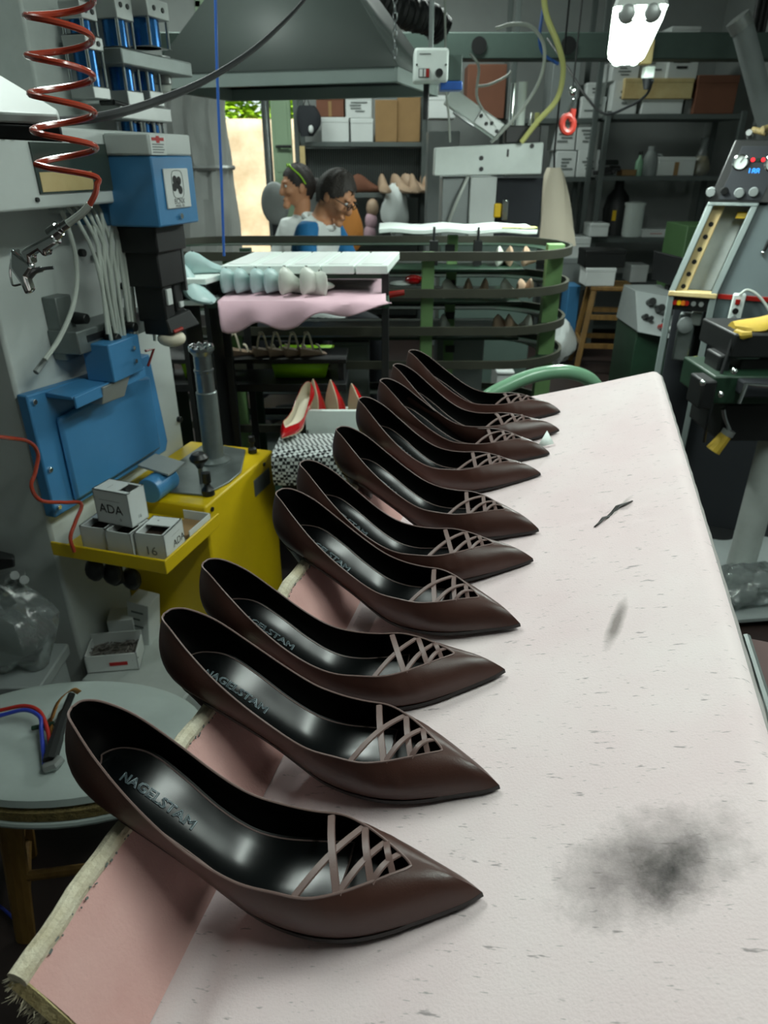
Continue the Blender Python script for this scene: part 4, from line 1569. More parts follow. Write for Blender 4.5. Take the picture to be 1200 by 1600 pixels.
carton(975, 123, 1083, 156, yb_ - .02, .3, 'cream_paint', 'long speckled cream box across the shelf top', GR, z0=at(1030, 155, yb_)[2])
carton(1000, 84, 1044, 123, yb_ + .04, .3, 'card_white', 'white carton behind the lamp plug, lower one', GR, z0=at(1022, 124, yb_ + .04)[2], marks=2)
carton(1000, 50, 1046, 85, yb_ + .04, .3, 'card_white', 'white carton behind the lamp plug, upper one', GR, z0=at(1022, 86, yb_ + .04)[2], marks=2)
carton(1046, 68, 1093, 123, yb_, .3, 'card_white', 'big white carton with two rows of print on the right stack', GR, z0=at(1070, 124, yb_)[2], marks=3, mm='print_black')
carton(1048, 42, 1094, 68, yb_, .3, 'card_white', 'white carton at the top of the right stack', GR, z0=at(1070, 69, yb_)[2], marks=2, mm='print_black')
carton(1088, 118, 1152, 170, yb_ - .02, .35, 'cardboard_brown', 'reddish brown carton at the right end of the shelf top', GR, z0=z1)
# second shelf
carton(1028, 246, 1086, 275, yb_, .25, 'card_white', 'white box with a tan tape strip on the right shelf', None, z0=z2, tape=True)
gr_ = thing('green_bottle', 'small green bottle on the right shelf beside a grey jug', 'bottle', (at(1000, 270, yb_)[0], yb_ + .05, z2))
MB().lathe([(.03, 0), (.03, .10), (.012, .13), (.012, .15)], (0, 0, 0)).build('bottle', 'green_pale', gr_, local=True)
MB().lathe([(.016, .15), (.016, .175)], (0, 0, 0)).build('cap', 'black_plastic', gr_, local=True)
jg = thing('grey_jug', 'translucent grey jug on the right shelf left of the taped box', 'jug', (at(1016, 270, yb_)[0], yb_ + .05, z2))
MB().lathe([(.055, 0), (.06, .08), (.05, .14), (.025, .18), (.028, .21)]).build('jug', 'plastic_grey', jg, local=True)
MB().tube(catmull([(.05, 0, .15), (.09, 0, .14), (.085, 0, .06), (.055, 0, .04)], 5), .010, 6).build('handle', 'plastic_grey', jg, local=True)
dk = thing('dark_tool_heap', 'heap of dark tools at the left end of the right shelf', 'tools', (at(957, 270, yb_)[0], yb_ + .08, z2))
for k in range(7):
    a = RNG.random() * 6.3
    MB().box(RNG.normal(0, .05, 3) * (1, .8, .3) + (0, 0, .03 + .012 * k), (.16, .03, .03), rotz(a)).build('tool', 'black_metal', dk, local=True, bevel=.004)
carton(972, 266, 994, 276, yb_, .15, 'cardboard', 'small flat tan carton beside the green bottle', None, z0=z2)
yg = thing('clear_bag', 'clear bag with yellowish contents right of the taped box', 'bag', (at(1100, 270, yb_)[0], yb_ + .1, z2))
MB().sphere((0, 0, .07), (.07, .06, .07)).build('contents', 'cream_paint', yg, local=True)
MB().lathe([(.075, 0), (.08, .06), (.05, .14), (.02, .22), (.03, .27)]).build('film', 'plastic_film', yg, local=True)
# third shelf
cn = thing('white_canister', 'white plastic canister with lid on the lower right shelf', 'canister', (at(992, 368, yb_)[0], yb_ + .1, z3))
MB().lathe([(.075, 0), (.08, .02), (.078, .24)], n=24).build('canister', 'tray_white', cn, local=True)
MB().lathe([(.085, .24), (.085, .26), (.03, .27)], n=24).build('lid', 'tray_white', cn, local=True)
bt = thing('black_bag', 'black bottle shaped bag behind the white canister', 'bag', (at(970, 368, yb_)[0], yb_ + .22, z3))
MB().lathe([(.10, 0), (.11, .2), (.09, .30), (.04, .36), (.035, .42)]).build('body', 'black_metal', bt, local=True)
MB().bb(-.06, -.03, -.112, -.105, .12, .20).build('yellow_label', 'yellow_plastic', bt, local=True)
carton(1003, 359, 1055, 371, yb_, .22, 'card_white', 'flat white box stack right of the white canister', None, z0=z3, marks=1, mm='print_red')
carton(922, 350, 951, 370, yb_ - .3, .2, 'card_white', 'small white box at the left post of the right shelf', None, z0=at(936, 370, yb_ - .3)[2])
gc = thing('green_cabinet', 'green metal cabinet end beside the grey console', 'cabinet', (at(1075, 400, 5.2)[0] + .1, 5.35, 0))
MB().bb(-.16, .3, -.2, .2, 0, at(1075, 352, 5.2)[2]).build('body', 'green_dull', gc, local=True, bevel=.006)
MB().bb(-.06, .0, -.215, -.2, at(1075, 398, 5.2)[2] - .02, at(1075, 398, 5.2)[2] + .03).build('handle', 'black_metal', gc, local=True)
# middle stack of white cartons
GM = 'white cartons stacked left of the right shelf'
YM = 6.3
mx0, mx1 = at(862, 200, YM)[0], at(938, 200, YM)[0]
zm0, zm1 = at(900, 277, YM)[2], at(900, 185, YM)[2]
shelf_unit('storage_shelf', 'narrow grey shelf full of white cartons behind the white machine', mx0 - .35, mx1 - .03, YM, YM + .4, (zm0, zm1, .6), zm1 + .9, (mx0 - .33, mx1 - .05))
for k, (a, b_, c_, d_, lb) in enumerate([(868, 190, 900, 234, 'upper left'), (868, 236, 900, 277, 'lower left'), (902, 190, 936, 232, 'upper right'), (902, 234, 936, 277, 'lower right')]):
    carton(a, b_, c_, d_, YM + .02, .3, 'card_white', 'white printed carton, %s of four left of the right shelf post' % lb, GM, z0=zm0 if k % 2 else at(880, 235, YM + .02)[2], marks=4)
carton(908, 152, 946, 184, YM + .02, .3, 'card_white', 'white carton under a smaller one, left of the lamp', GM, z0=zm1, marks=2)
carton(917, 130, 946, 152, YM + .02, .25, 'card_white', 'smaller white carton with black print, left of the lamp', GM, z0=at(930, 153, YM)[2], marks=2, mm='print_black')
carton(862, 78, 905, 184, YM + .05, .3, 'plastic_grey', 'tall grey box behind the yellow hose', GM, z0=zm1)
carton(730, 100, 790, 190, YM + .05, .3, 'cardboard_brown', 'dark brown carton behind the white machine', None, z0=zm1)
carton(668, 150, 712, 190, YM + .03, .3, 'card_white', 'white box with yellow spot beside the hanging control box', None, z0=zm1)
carton(668, 205, 716, 340, YM - .4, .3, 'plastic_grey', 'grey bin column at the end of the back shelf', None, z0=.0)

# ------------------------------------------------------------------ grey hood (shares the machine's axes)
HK = at(621, 116, 2.7)
HW, HD = .93, .62
hz0 = HK[2]
xa, ya = -MNr / np.linalg.norm(MNr), MD / np.linalg.norm(MD)
hood = thing('extraction_hood', 'large dark grey pyramid extraction hood hanging over the green rack', 'hood', HK + xa * HW / 2 + ya * HD / 2)
def hq(a, b, z):
    return np.array([*(HK + xa * a + ya * b)[:2], z])
rh = .045
m = MB()
z_b, z_t = hz0 - rh / 2, hz0 + rh / 2
th = .012
for (a0, a1, b0, b1) in ((0, HW, 0, th), (0, HW, HD - th, HD), (0, th, 0, HD), (HW - th, HW, 0, HD)):
    m.hexa([hq(a1, b0, z_b), hq(a0, b0, z_b), hq(a0, b1, z_b), hq(a1, b1, z_b), hq(a1, b0, z_t), hq(a0, b0, z_t), hq(a0, b1, z_t), hq(a1, b1, z_t)])
m.build('rim', 'hood_rim', hood, bevel=.003)
zt = z_t + .42
k0, k1 = .36, .64
lo = [hq(0, 0, z_t), hq(0, HD, z_t), hq(HW, HD, z_t), hq(HW, 0, z_t)]
hi = [hq(HW * k0, HD * k0, zt), hq(HW * k0, HD * k1, zt), hq(HW * k1, HD * k1, zt), hq(HW * k1, HD * k0, zt)]
for i in range(4):
    j = (i + 1) % 4
    pn_ = MB().add([lo[i], lo[j], hi[j], hi[i]], [(0, 1, 2, 3)])
    pn_.build('hood_panel', 'hood_grey', hood, solid=.006)
MB().cyl(hq(HW / 2, HD / 2, zt - .01), hq(HW / 2, HD / 2, ZC), .11, n=24).build('flue', 'hood_grey', hood)
# chain at its right corner
ch = thing('hood_chain', 'steel chain hanging at the right corner of the grey hood', 'chain', hq(.02, .02, z_t))
zc = z_t + .02
k = 0
cpt = hq(.015, .02, z_t)
proto = None
while zc < ZC:
    R_ = rotz(MROT + (math.pi / 2 if k % 2 else 0))
    ring = [np.array([.007 * math.copysign(abs(math.cos(a)) ** .7, math.cos(a)), 0, .014 * math.sin(a)]) for a in np.linspace(0, 2 * math.pi, 12, endpoint=False)]
    if k < 2:
        o = MB().tube([R_ @ p for p in ring], .0022, 5, closed=True).build('link', 'steel', ch, local=True)
        if k == 0:
            pA = o
        else:
            pB = o
    else:
        o = (pB if k % 2 else pA).copy()
        COL.objects.link(o)
        o.parent = ch
    o.location = (cpt[0] - ch.location[0], cpt[1] - ch.location[1], zc - ch.location[2])
    zc += .0235
    k += 1

# ------------------------------------------------------------------ hanging white control box
YX = 2.55
bxx = rect(647, 74, 701, 128, YX)
cbx = thing('control_box', 'small white hanging control box with red switch and black knob', 'control box', ((bxx[0] + bxx[1]) / 2, YX + .05, bxx[2]))
w, h = bxx[1] - bxx[0], bxx[3] - bxx[2]
MB().bb(-w / 2, w / 2, -.05, .05, 0, h).build('housing', 'tray_white', cbx, local=True, bevel=.008)
MB().bb(-w * .37, -w * .05, -.052, -.048, h * .12, h * .40).build('switch_frame', 'print_grey', cbx, local=True, bevel=.001)
MB().bb(-w * .34, -w * .25, -.055, -.05, h * .15, h * .37).bb(-w * .21, -w * .16, -.055, -.05, h * .15, h * .37).build('switch_white', 'card_white', cbx, local=True)
MB().bb(-w * .15, -w * .06, -.056, -.05, h * .14, h * .38).build('switch_red', 'red_plastic', cbx, local=True)
MB().cyl((w * .23, -.05, h * .26), (w * .23, -.068, h * .26), .0125, .011, n=18).build('knob', 'black_plastic', cbx, local=True)
MB().bb(-w * .35, -w * .02, -.0515, -.05, h * .80, h * .83).build('label_line', 'print_grey', cbx, local=True)
for s in (-1, 1):
    MB().cyl((s * w * .42, -.05, h * .5), (s * w * .42, -.053, h * .5), .003, n=8).build('screw', 'black_metal', cbx, local=True)
MB().bb(w * .5, w * .92, -.02, .05, h * .05, h * .85).build('side_unit', 'green_grey', cbx, local=True, bevel=.003)
MB().bb(w * .3, w * .95, -.025, .04, -.02, h * .05).build('blue_base', 'hose_blue', cbx, local=True, bevel=.003)
MB().cyl((0, 0, h), (0, 0, ZC - bxx[2]), .008, n=10).build('hanging_rod', 'steel_grey', cbx, local=True)
MB().cyl((-.01, .02, -.10), (-.01, .02, 0), .010, n=10).build('lower_rod', 'black_metal', cbx, local=True)

# black flexible duct near the ceiling
dc = thing('flexible_duct', 'black flexible duct bending down behind the hood corner', 'duct', at(690, 55, 4.6))
pts = catmull([at(560, -30, 4.3), at(600, 2, 4.4), at(640, 22, 4.5), at(672, 30, 4.6), at(689, 48, 4.65)], 12)
MB().tube(pts, [.075 + .006 * math.sin(i * 2.4) for i in range(len(pts))], 14).build('duct', 'black_metal', dc)
MB().tube([at(574, -8, 4.36), at(600, 8, 4.43)], .082, 14).build('foil_sleeve', 'chrome', dc)
for u in (652, 660):
    pass

# ------------------------------------------------------------------ white machine at the back
YW = 4.3
wm = thing('press_machine', 'white press machine with slanted cylinder arm in front of the back shelves', 'machine', (at(765, 330, YW)[0], YW + .2, 0))
def wb(u0, v0, u1, v1, y0, y1, name, material, parent=wm, bevel=.006):
    x0, x1, za, zb = rect(u0, v0, u1, v1, y0)
    return MB().bb(x0, x1, y0, y1, za, zb).build(name, material, parent, bevel=bevel)
fp = [at(680, 231, YW), at(678, 275, YW), at(846, 272, YW), at(850, 222, YW)]
m = MB()
m.add(list(fp) + [p + np.array((0, .12, 0)) for p in fp], [(0, 1, 2, 3), (7, 6, 5, 4), (0, 4, 5, 1), (1, 5, 6, 2), (2, 6, 7, 3), (3, 7, 4, 0)])
cv = m.build('front_cover', 'tray_white', wm, bevel=.006)
for u, v in ((752, 247), (752, 264), (831, 228)):
    p = at(u, v, YW)
    MB().cyl(p + np.array((0, .001, 0)), p + np.array((0, -.006, 0)), .012, n=10).build('screw', 'black_metal', cv)
wb(792, 233, 795, 245, YW - .004, YW + .01, 'slot', 'black_metal', cv, 0)
z_fl = at(745, 372, YW + .06)[2]
wb(733, 276, 774, 372, YW + .03, YW + .3, 'body', 'white_paint')
wb(690, 276, 733, 372, YW + .06, YW + .3, 'side_body', 'plastic_grey')
wb(774, 278, 845, 375, YW + .1, YW + .35, 'dark_body', 'cloth_dark')
MB().bb(at(690, 372, YW)[0], at(845, 372, YW)[0], YW + .06, YW + .34, 0, z_fl).build('pedestal', 'green_grey', wm, bevel=.006)
wb(772, 318, 783, 340, YW + .02, YW + .06, 'yellow_part', 'yellow_plastic')
wb(785, 312, 794, 345, YW + .02, YW + .06, 'chrome_part', 'chrome')
for (u0, u1, v0, v1, mt) in ((796, 806, 130, 196, 'chrome'), (808, 822, 128, 196, 'tray_white'), (826, 832, 176, 195, 'chrome'), (834, 842, 176, 220, 'hose_yellow')):
    x0, x1, za, zb = rect(u0, v0, u1, v1, YW + .05)
    MB().cyl(((x0 + x1) / 2, YW + .05, za - .06), ((x0 + x1) / 2, YW + .05, zb), (x1 - x0) / 2, n=14).build('cylinder', mt, wm)
wb(790, 196, 845, 224, YW + .02, YW + .12, 'cylinder_block', 'black_metal')
# slanted arm
pA, pB = at(700, 150, YW + .05), at(782, 208, YW + .05)
dv = unit(pB - pA)
R_ = np.stack([dv, np.array([0, 1.0, 0]), np.cross(dv, (0, 1.0, 0))], 1)
ln = np.linalg.norm(pB - pA)
arm = MB().box((pA + pB) / 2, (ln, .09, .085), R_).build('slanted_arm', 'tray_white', wm, bevel=.006)
MB().box((pA * .62 + pB * .38) + np.cross(dv, (0, 1.0, 0)) * -.048, (ln * .38, .07, .012), R_).build('glass_strip', 'chrome', arm)
MB().box((pA * .25 + pB * .75) + np.array((0, -.05, 0)), (ln * .42, .012, .075), R_).build('arm_plate', 'alu', arm, bevel=.002)
for t_ in (.6, .7, .8, .9):
    c = pA * (1 - t_) + pB * t_ + np.array((0, -.058, .01 * (1 if t_ * 10 % 2 < 1 else -1)))
    MB().cyl(c, c + np.array((0, -.006, 0)), .010, n=8).build('screw', 'black_metal', arm)
# hoses of the white machine
def hose(name, label, pts, r, material, cat='hose', n=8):
    P = catmull([at(*p) for p in pts], 8)
    lo_ = min(P, key=lambda q: q[2])
    t = thing(name, label, cat, lo_)
    MB().tube(P, r, n).build('tube', material, t)
    return t
hose('yellow_hose', 'pale yellow hose arching down to the white press machine', [(848, -40, 4.0), (853, 20, 4.02), (872, 70, 4.05), (880, 110, 4.1), (870, 155, 4.15), (840, 190, 4.2), (815, 222, 4.25)], .014, 'hose_yellow')
hose('white_hose', 'white hose looping over the white press machine', [(775, 45, 4.3), (800, 38, 4.28), (830, 42, 4.25), (850, 72, 4.2), (845, 120, 4.18), (820, 165, 4.2), (785, 205, 4.25), (768, 222, 4.3)], .009, 'hose_white')
hose('thin_hose', 'thin white hose crossing above the slanted arm', [(735, 85, 4.4), (748, 105, 4.35), (745, 150, 4.3), (760, 180, 4.3), (775, 200, 4.3)], .007, 'hose_white')
hose('thin_hose', 'thin white hose running between control box and press machine', [(745, 135, 4.3), (765, 132, 4.3), (790, 120, 4.3), (798, 112, 4.35)], .006, 'hose_white')
hose('thin_hose', 'thin white hose dropping behind the control box', [(694, -60, 4.2), (696, 60, 4.2), (697, 140, 4.2), (701, 180, 4.2), (703, 222, 4.25)], .006, 'hose_white')
hose('lower_hose', 'white hose hanging below the press machine cover', [(734, 270, 4.34), (716, 310, 4.30), (702, 345, 4.33), (699, 358, 4.38)], .009, 'hose_white')
hose('blue_hose', 'thin blue air hose hanging beside the yellow hose', [(849, 10, 4.3), (843, 60, 4.3), (850, 85, 4.3), (872, 100, 4.25)], .008, 'hose_blue')
hose('thin_cable', 'thin dark cable between the beam and the lamp plug', [(855, 60, 4.6), (890, 110, 4.3), (915, 150, 4.0), (945, 178, 3.8), (985, 165, 3.7), (1010, 148, 3.6), (1020, 125, 3.5)], .006, 'cable_black', 'cable')
hose('blue_wire', 'vertical blue wire hanging in front of the grey drape', [(336, -40, 2.2), (338, 60, 2.2), (341, 160, 2.2), (346, 280, 2.2), (350, 400, 2.2)], .004, 'hose_blue', 'wire')
# lamp plug on its cable
lp = thing('lamp_plug', 'white plug connector hanging below the glowing lamp', 'plug', at(1016, 125, 3.5))
a = rect(1003, 60, 1022, 100, 3.5)
MB().bb(a[0], a[1], 3.5, 3.56, a[2], a[3]).build('socket', 'cream_paint', lp, bevel=.006)
a = rect(1008, 103, 1024, 122, 3.5)
MB().bb(a[0], a[1], 3.5, 3.55, a[2], a[3]).build('plug', 'tray_white', lp, bevel=.006)
MB().cyl(((a[0] + a[1]) / 2, 3.525, a[2] - .04), ((a[0] + a[1]) / 2, 3.525, a[2]), .010, .022).build('strain_relief', 'cable_black', lp)
# hook block with red handle
hk = thing('hook_reel', 'red hose reel clip hanging on a chrome hook', 'hook', at(886, 208, 3.6))
MB().tube(catmull([at(895, 135, 3.6), at(899, 150, 3.6), at(893, 165, 3.6), at(880, 185, 3.6), at(878, 198, 3.6), at(884, 206, 3.6)], 6), .008, 8).build('chrome_hook', 'chrome', hk)
rg = [at(887 + 9 * math.cos(t_), 194 + 13 * math.sin(t_), 3.6) for t_ in np.linspace(0, 2 * math.pi, 20, endpoint=False)]
MB().tube(rg, .015, 8, closed=True).build('red_loop', 'hook_red', hk)
MB().tube([at(896, 170, 3.6), at(893, 190, 3.6)], .014, 8).build('red_handle', 'hook_red', hk)
MB().sphere(at(895, 142, 3.6), .02, 10, 6).build('fitting', 'chrome', hk)
MB().tube([at(895, 138, 3.6), np.array([at(895, 138, 3.6)[0], 3.6, ZC])], .004, 6).build('hanging_cord', 'cable_black', hk)
# pale round pipe leaning at the upper right
pr = thing('round_pipe', 'pale grey round pipe slanting down at the upper right', 'pipe', at(1190, 165, 4.4))
MB().tube([at(1155, 36, 4.4), at(1160, 42, 4.4), at(1192, 165, 4.4), at(1200, 190, 4.4)], .055, 14).build('pipe', 'plastic_grey', pr)
MB().tube([at(1152, 28, 4.4), at(1160, 44, 4.4)], .060, 14).build('collar', 'alu', pr)
pg = thing('pipe_bundle', 'vertical dark pipes at the upper right corner', 'pipes', at(1185, 48, 5.0))
for u in (1176, 1184, 1192):
    MB().cyl(at(u, 50, 5.0), np.array([*at(u, 50, 5.0)[:2], ZC]), .015, n=10).build('pipe', 'black_metal', pg)
# beige coat hanging beside the press machine
ct = thing('hanging_coat', 'cream coat hanging beside the white press machine', 'coat', at(868, 385, 4.7))
rows = []
for i in range(12):
    t_ = i / 11
    v = 262 + 122 * t_
    c = at(866 + 4 * t_, v, 4.7)
    w = .04 + .07 * t_ ** .6
    rows.append([c + np.array((w * math.cos(a) * (1 + .12 * math.sin(5 * a + 3 * t_)), .05 * math.sin(a), 0)) for a in np.linspace(0, 2 * math.pi, 22, endpoint=False)])
MB().grid(rows, cv=True).build('cloth', 'insock_cream', ct)
MB().tube([at(866, 262, 4.7), at(866, 240, 4.7), np.array([at(866, 240, 4.7)[0], 4.7, ZC])], .006, 6).build('hanger', 'black_metal', ct)

# grey plastic drape left of the doorway
dr = thing('grey_drape', 'grey plastic drape tied at the waist, left of the doorway', 'drape', at(320, 350, 4.6))
rows = []
prof = [(140, 262, 352), (175, 258, 352), (210, 262, 356), (235, 268, 360), (252, 272, 362), (262, 278, 362), (268, 276, 363), (282, 274, 364), (310, 272, 368), (350, 270, 374), (395, 268, 378)]
for v, ua, ub in prof:
    row = []
    for k in range(34):
        a = 2 * math.pi * k / 34
        u = (ua + ub) / 2 + (ub - ua) / 2 * math.cos(a) * (1 + .03 * math.sin(6 * a + v * .02))
        c = at(u, v, 4.6)
        dy = (.14 + .03 * math.sin(9 * a + v * .015)) * math.sin(a)
        row.append(c + np.array((0, dy, 0)))
    rows.append(row)
MB().grid(rows, cv=True).build('sheet', 'grey_film', dr)
tie = [at(268 + (364 - 268) * (.5 + .5 * math.cos(a)), 262, 4.6) + np.array((0, .165 * math.sin(a), 0)) for a in np.linspace(0, 2 * math.pi, 26, endpoint=False)]
MB().tube(tie, .014, 6, closed=True).build('tie_band', 'alu', dr)
# steel pole in front of the doorway
po = thing('steel_pole', 'shiny steel pole standing in front of the doorway', 'pole', (at(425, 330, 5.4)[0], 5.4, 0))
MB().cyl((0, 0, 0), (0, 0, 2.6), .028, n=16).build('pole', 'steel', po, local=True)
MB().lathe([(.09, 0), (.09, .01), (.03, .02)]).build('foot_plate', 'steel_grey', po, local=True)
gb_ = thing('office_chair', 'grey rounded chair back beside the woman, before the doorway', 'chair', (at(430, 318, 5.15)[0], 5.15, 0))
zc = at(430, 318, 5.15)[2]
MB().sphere((0, 0, zc), (.095, .035, .135), 18, 12).build('backrest', 'plastic_grey', gb_, local=True)
MB().bb(-.03, .03, .0, .03, .45, zc).build('back_post', 'cloth_dark', gb_, local=True, bevel=.005)
MB().sphere((0, -.12, .47), (.2, .2, .04), 18, 8).build('seat', 'cloth_dark', gb_, local=True)
MB().cyl((0, -.12, .06), (0, -.12, .46), .03).build('column', 'black_metal', gb_, local=True)
for k in range(5):
    a = 2 * math.pi * k / 5
    MB().tube([(0, -.12, .08), (.24 * math.cos(a), -.12 + .24 * math.sin(a), .02)], [.025, .018], 8).build('foot', 'black_metal', gb_, local=True)
# ------------------------------------------------------------------ green shoe rack with oval tracks
rk = thing('carousel_rack', 'green steel shoe rack with stacked oval dark tracks', 'rack', (0.2, 3.05, 0))
YF_, YB_ = 2.75, 3.38
RXR = at(893, 387, 3.05)[0]
RXL = -0.95
ZR = [at(700, v, YF_)[2] for v in (401, 459, 518, 571)] + [.40, .27]
def oval(z, grow=0.0, n=18):
    r = (YB_ - YF_) / 2 + grow
    yc = (YB_ + YF_) / 2
    P = []
    for k in range(n + 1):
        a = -math.pi / 2 + math.pi * k / n
        P.append(np.array([RXR - r + grow + r * math.cos(a), yc + r * math.sin(a), z]))
    for k in range(n + 1):
        a = math.pi / 2 + math.pi * k / n
        P.append(np.array([RXL + r + r * math.cos(a), yc + r * math.sin(a), z]))
    return P
for z in ZR:
    A = oval(z)
    B_ = oval(z, -.012)
    n = len(A)
    rows = [[A[i] + (0, 0, -.016), A[i] + (0, 0, .016), B_[i] + (0, 0, .016), B_[i] + (0, 0, -.016)] for i in range(n)]
    tr = MB().grid(rows, cu=True, cv=True).build('track', 'track_brown', rk)
    # inner shelf strip carried by the track
    C_ = oval(z - .012, -.10)
    rows = [[B_[i] + (0, 0, -.012), C_[i], C_[i] + (0, 0, -.004), B_[i] + (0, 0, -.016)] for i in range(n)]
    MB().grid(rows, cu=True, cv=True).build('track_shelf', 'dark_green', tr)
def post(u, v, Y, w, d, z1, material, name='post'):
    x = at(u, v, Y)[0]
    return MB().bb(x - w / 2, x + w / 2, Y - d / 2, Y + d / 2, 0, z1).build(name, material, rk, bevel=.002)
z_top = ZR[0] + .01
post(667, 480, YF_ + .06, .048, .03, z_top, 'green_paint')
p2 = post(703, 480, YF_ + .28, .042, .03, z_top + .04, 'green_paint')
for v in (384, 440, 490, 542):
    p = at(703, v, YF_ + .26)
    MB().bb(p[0] - .019, p[0] + .019, YF_ + .245, YF_ + .262, p[2] - .02, p[2] + .006).build('notch', 'black_metal', p2)
post(858, 480, 3.0, .066, .05, z_top + .01, 'green_paint')
post(372, 560, YF_ + .05, .045, .03, z_top, 'green_paint')
post(398, 560, YF_ + .20, .045, .03, z_top, 'dark_green')
post(-60, 500, 3.05, .05, .05, z_top, 'dark_green')
for u, Y in ((678, 2.9), (747, 2.95)):
    p = at(u, 376, Y)
    MB().bb(p[0] - .016, p[0] + .016, Y - .02, Y + .02, p[2] - .09, p[2]).build('clip', 'black_metal', rk)
    MB().cyl((p[0], Y, p[2]), (p[0], Y, p[2] + .05), .005, n=8).build('pin', 'black_metal', rk)
# inner deck boards
for z in (ZR[0] - .06, ZR[1] - .05, ZR[2] - .05, .2):
    MB().bb(RXL + .2, RXR - .22, YF_ + .12, YB_ - .12, z - .012, z).build('deck', 'dark_green', rk, bevel=.002)
MB().bb(RXL + .1, RXR - .1, YF_ + .26, YF_ + .32, .02, .10).build('base_beam', 'dark_green', rk, bevel=.003)
# white foam board on top of the rack
fb_ = thing('foam_board', 'long white foam board lying on top of the green rack', 'board', (at(720, 370, 3.0)[0], 3.05, z_top + .05))
xa_, xb_ = at(592, 370, 3.0)[0], at(835, 370, 3.0)[0]
rows = []
for i in range(15):
    x = xa_ + (xb_ - xa_) * i / 14
    dz = .004 * math.sin(i * 1.3)
    rows.append([(x, 2.95, z_top + .052 + dz), (x, 2.95, z_top + .070 + dz), (x, 3.20, z_top + .072 + dz), (x, 3.20, z_top + .054 + dz)])
mb = MB().grid(rows, cv=True)
mb.add(rows[0], [(0, 1, 2, 3)])
mb.add(rows[-1], [(0, 1, 2, 3)])
mb.build('board', 'tray_white', fb_, bevel=.003)
MB().bb(xb_ - .14, xb_, 2.949, 3.0, z_top + .0725, z_top + .075).build('yellow_edge', 'hose_yellow', fb_)

# ------------------------------------------------------------------ side table of the rack: white tiles, lasts on pink cloth
TZ = at(480, 420, 2.30)[2]
tb = thing('rack_table', 'dark green side table carrying white tiles above a shelf', 'table', (-.27, 2.47, 0))
tx0, tx1 = at(338, 425, 2.30)[0], at(608, 425, 2.30)[0]
MB().bb(tx0, tx1, 2.30, 2.66, TZ - .030, TZ - .014).build('top', 'dark_green', tb, bevel=.002)
PZ = at(480, 472, 2.16)[2]
MB().bb(tx0 - .01, tx1, 2.165, 2.66, PZ - .02, PZ - .004).build('shelf', 'dark_green', tb, bevel=.002)
for x in (tx0 + .012, tx1 - .012):
    for y in (2.31, 2.65):
        MB().bb(x - .012, x + .012, y - .012, y + .012, 0, TZ - .014).build('leg', 'black_metal', tb, bevel=.002)
MB().bb(tx0, tx1, 2.31, 2.65, .30, .315).build('lower_shelf', 'dark_green', tb, bevel=.002)
GT = 'white tiles lying side by side on the green side table'
tn = ['leftmost', 'second from the left', 'middle', 'second from the right', 'rightmost']
wti = (at(607, 420, 2.3)[0] - at(346, 420, 2.3)[0]) / 5
for k in range(5):
    xq = at(346, 420, 2.3)[0] + wti * k
    sh = .045
    t = thing('white_tile', 'white flat tile on the green side table, %s of five' % tn[k], 'tile', (xq + wti / 2, 2.46, TZ - .014), GT)
    MB().hexa([(xq + .002, 2.285, TZ - .014), (xq + wti - .003, 2.285, TZ - .014), (xq + wti - .003 + sh, 2.65, TZ - .014), (xq + .002 + sh, 2.65, TZ - .014),
               (xq + .002, 2.285, TZ + .012), (xq + wti - .003, 2.285, TZ + .012), (xq + wti - .003 + sh, 2.65, TZ + .012), (xq + .002 + sh, 2.65, TZ + .012)]).build('tile', 'tray_white', t, bevel=.003)
    MB().hexa([(xq + .02, 2.31, TZ + .0122), (xq + wti - .02, 2.31, TZ + .0122), (xq + wti - .02 + sh * .85, 2.62, TZ + .0122), (xq + .02 + sh * .85, 2.62, TZ + .0122),
               (xq + .02, 2.31, TZ + .014), (xq + wti - .02, 2.31, TZ + .014), (xq + wti - .02 + sh * .85, 2.62, TZ + .014), (xq + .02 + sh * .85, 2.62, TZ + .014)]).build('tile_face', 'card_white', t, bevel=.001)
# second white board, left, with a blue last on it
lt = thing('white_board', 'white board behind the black nailing head, carrying a pale blue last', 'board', (at(305, 420, 2.2)[0], 2.3, TZ - .03))
a_, b_ = at(268, 420, 2.2)[0], at(322, 420, 2.2)[0]
MB().hexa([(a_, 2.18, TZ - .03), (b_, 2.18, TZ - .03), (b_ + .07, 2.42, TZ - .03), (a_, 2.42, TZ - .03), (a_, 2.18, TZ - .012), (b_, 2.18, TZ - .012), (b_ + .07, 2.42, TZ - .012), (a_, 2.42, TZ - .012)]).build('board', 'tray_white', lt, bevel=.003)
MB().bb(a_ + .005, a_ + .02, 2.2, 2.4, 0, TZ - .03).build('support', 'black_metal', lt)
MB().bb(b_ - .02, b_ - .005, 2.2, 2.4, 0, TZ - .03).build('support', 'black_metal', lt)
pz2 = at(295, 470, 2.2)[2]
MB().bb(a_ + .02, b_ + .02, 2.2, 2.4, pz2 - .015, pz2).build('lower_board', 'tray_white', lt, bevel=.003)
shoe_last((at(288, 412, 2.25)[0], 2.26, TZ - .012), rotz(.4), 'last_blue', 'pale blue last with dark opening on the small white board', None, .55)
shoe_last((at(280, 465, 2.25)[0], 2.28, pz2), rotz(-.9), 'last_blue', 'grey blue last on the board beneath the small white board', None, .85)
GLB = 'pale blue grey lasts on the pink cloth'
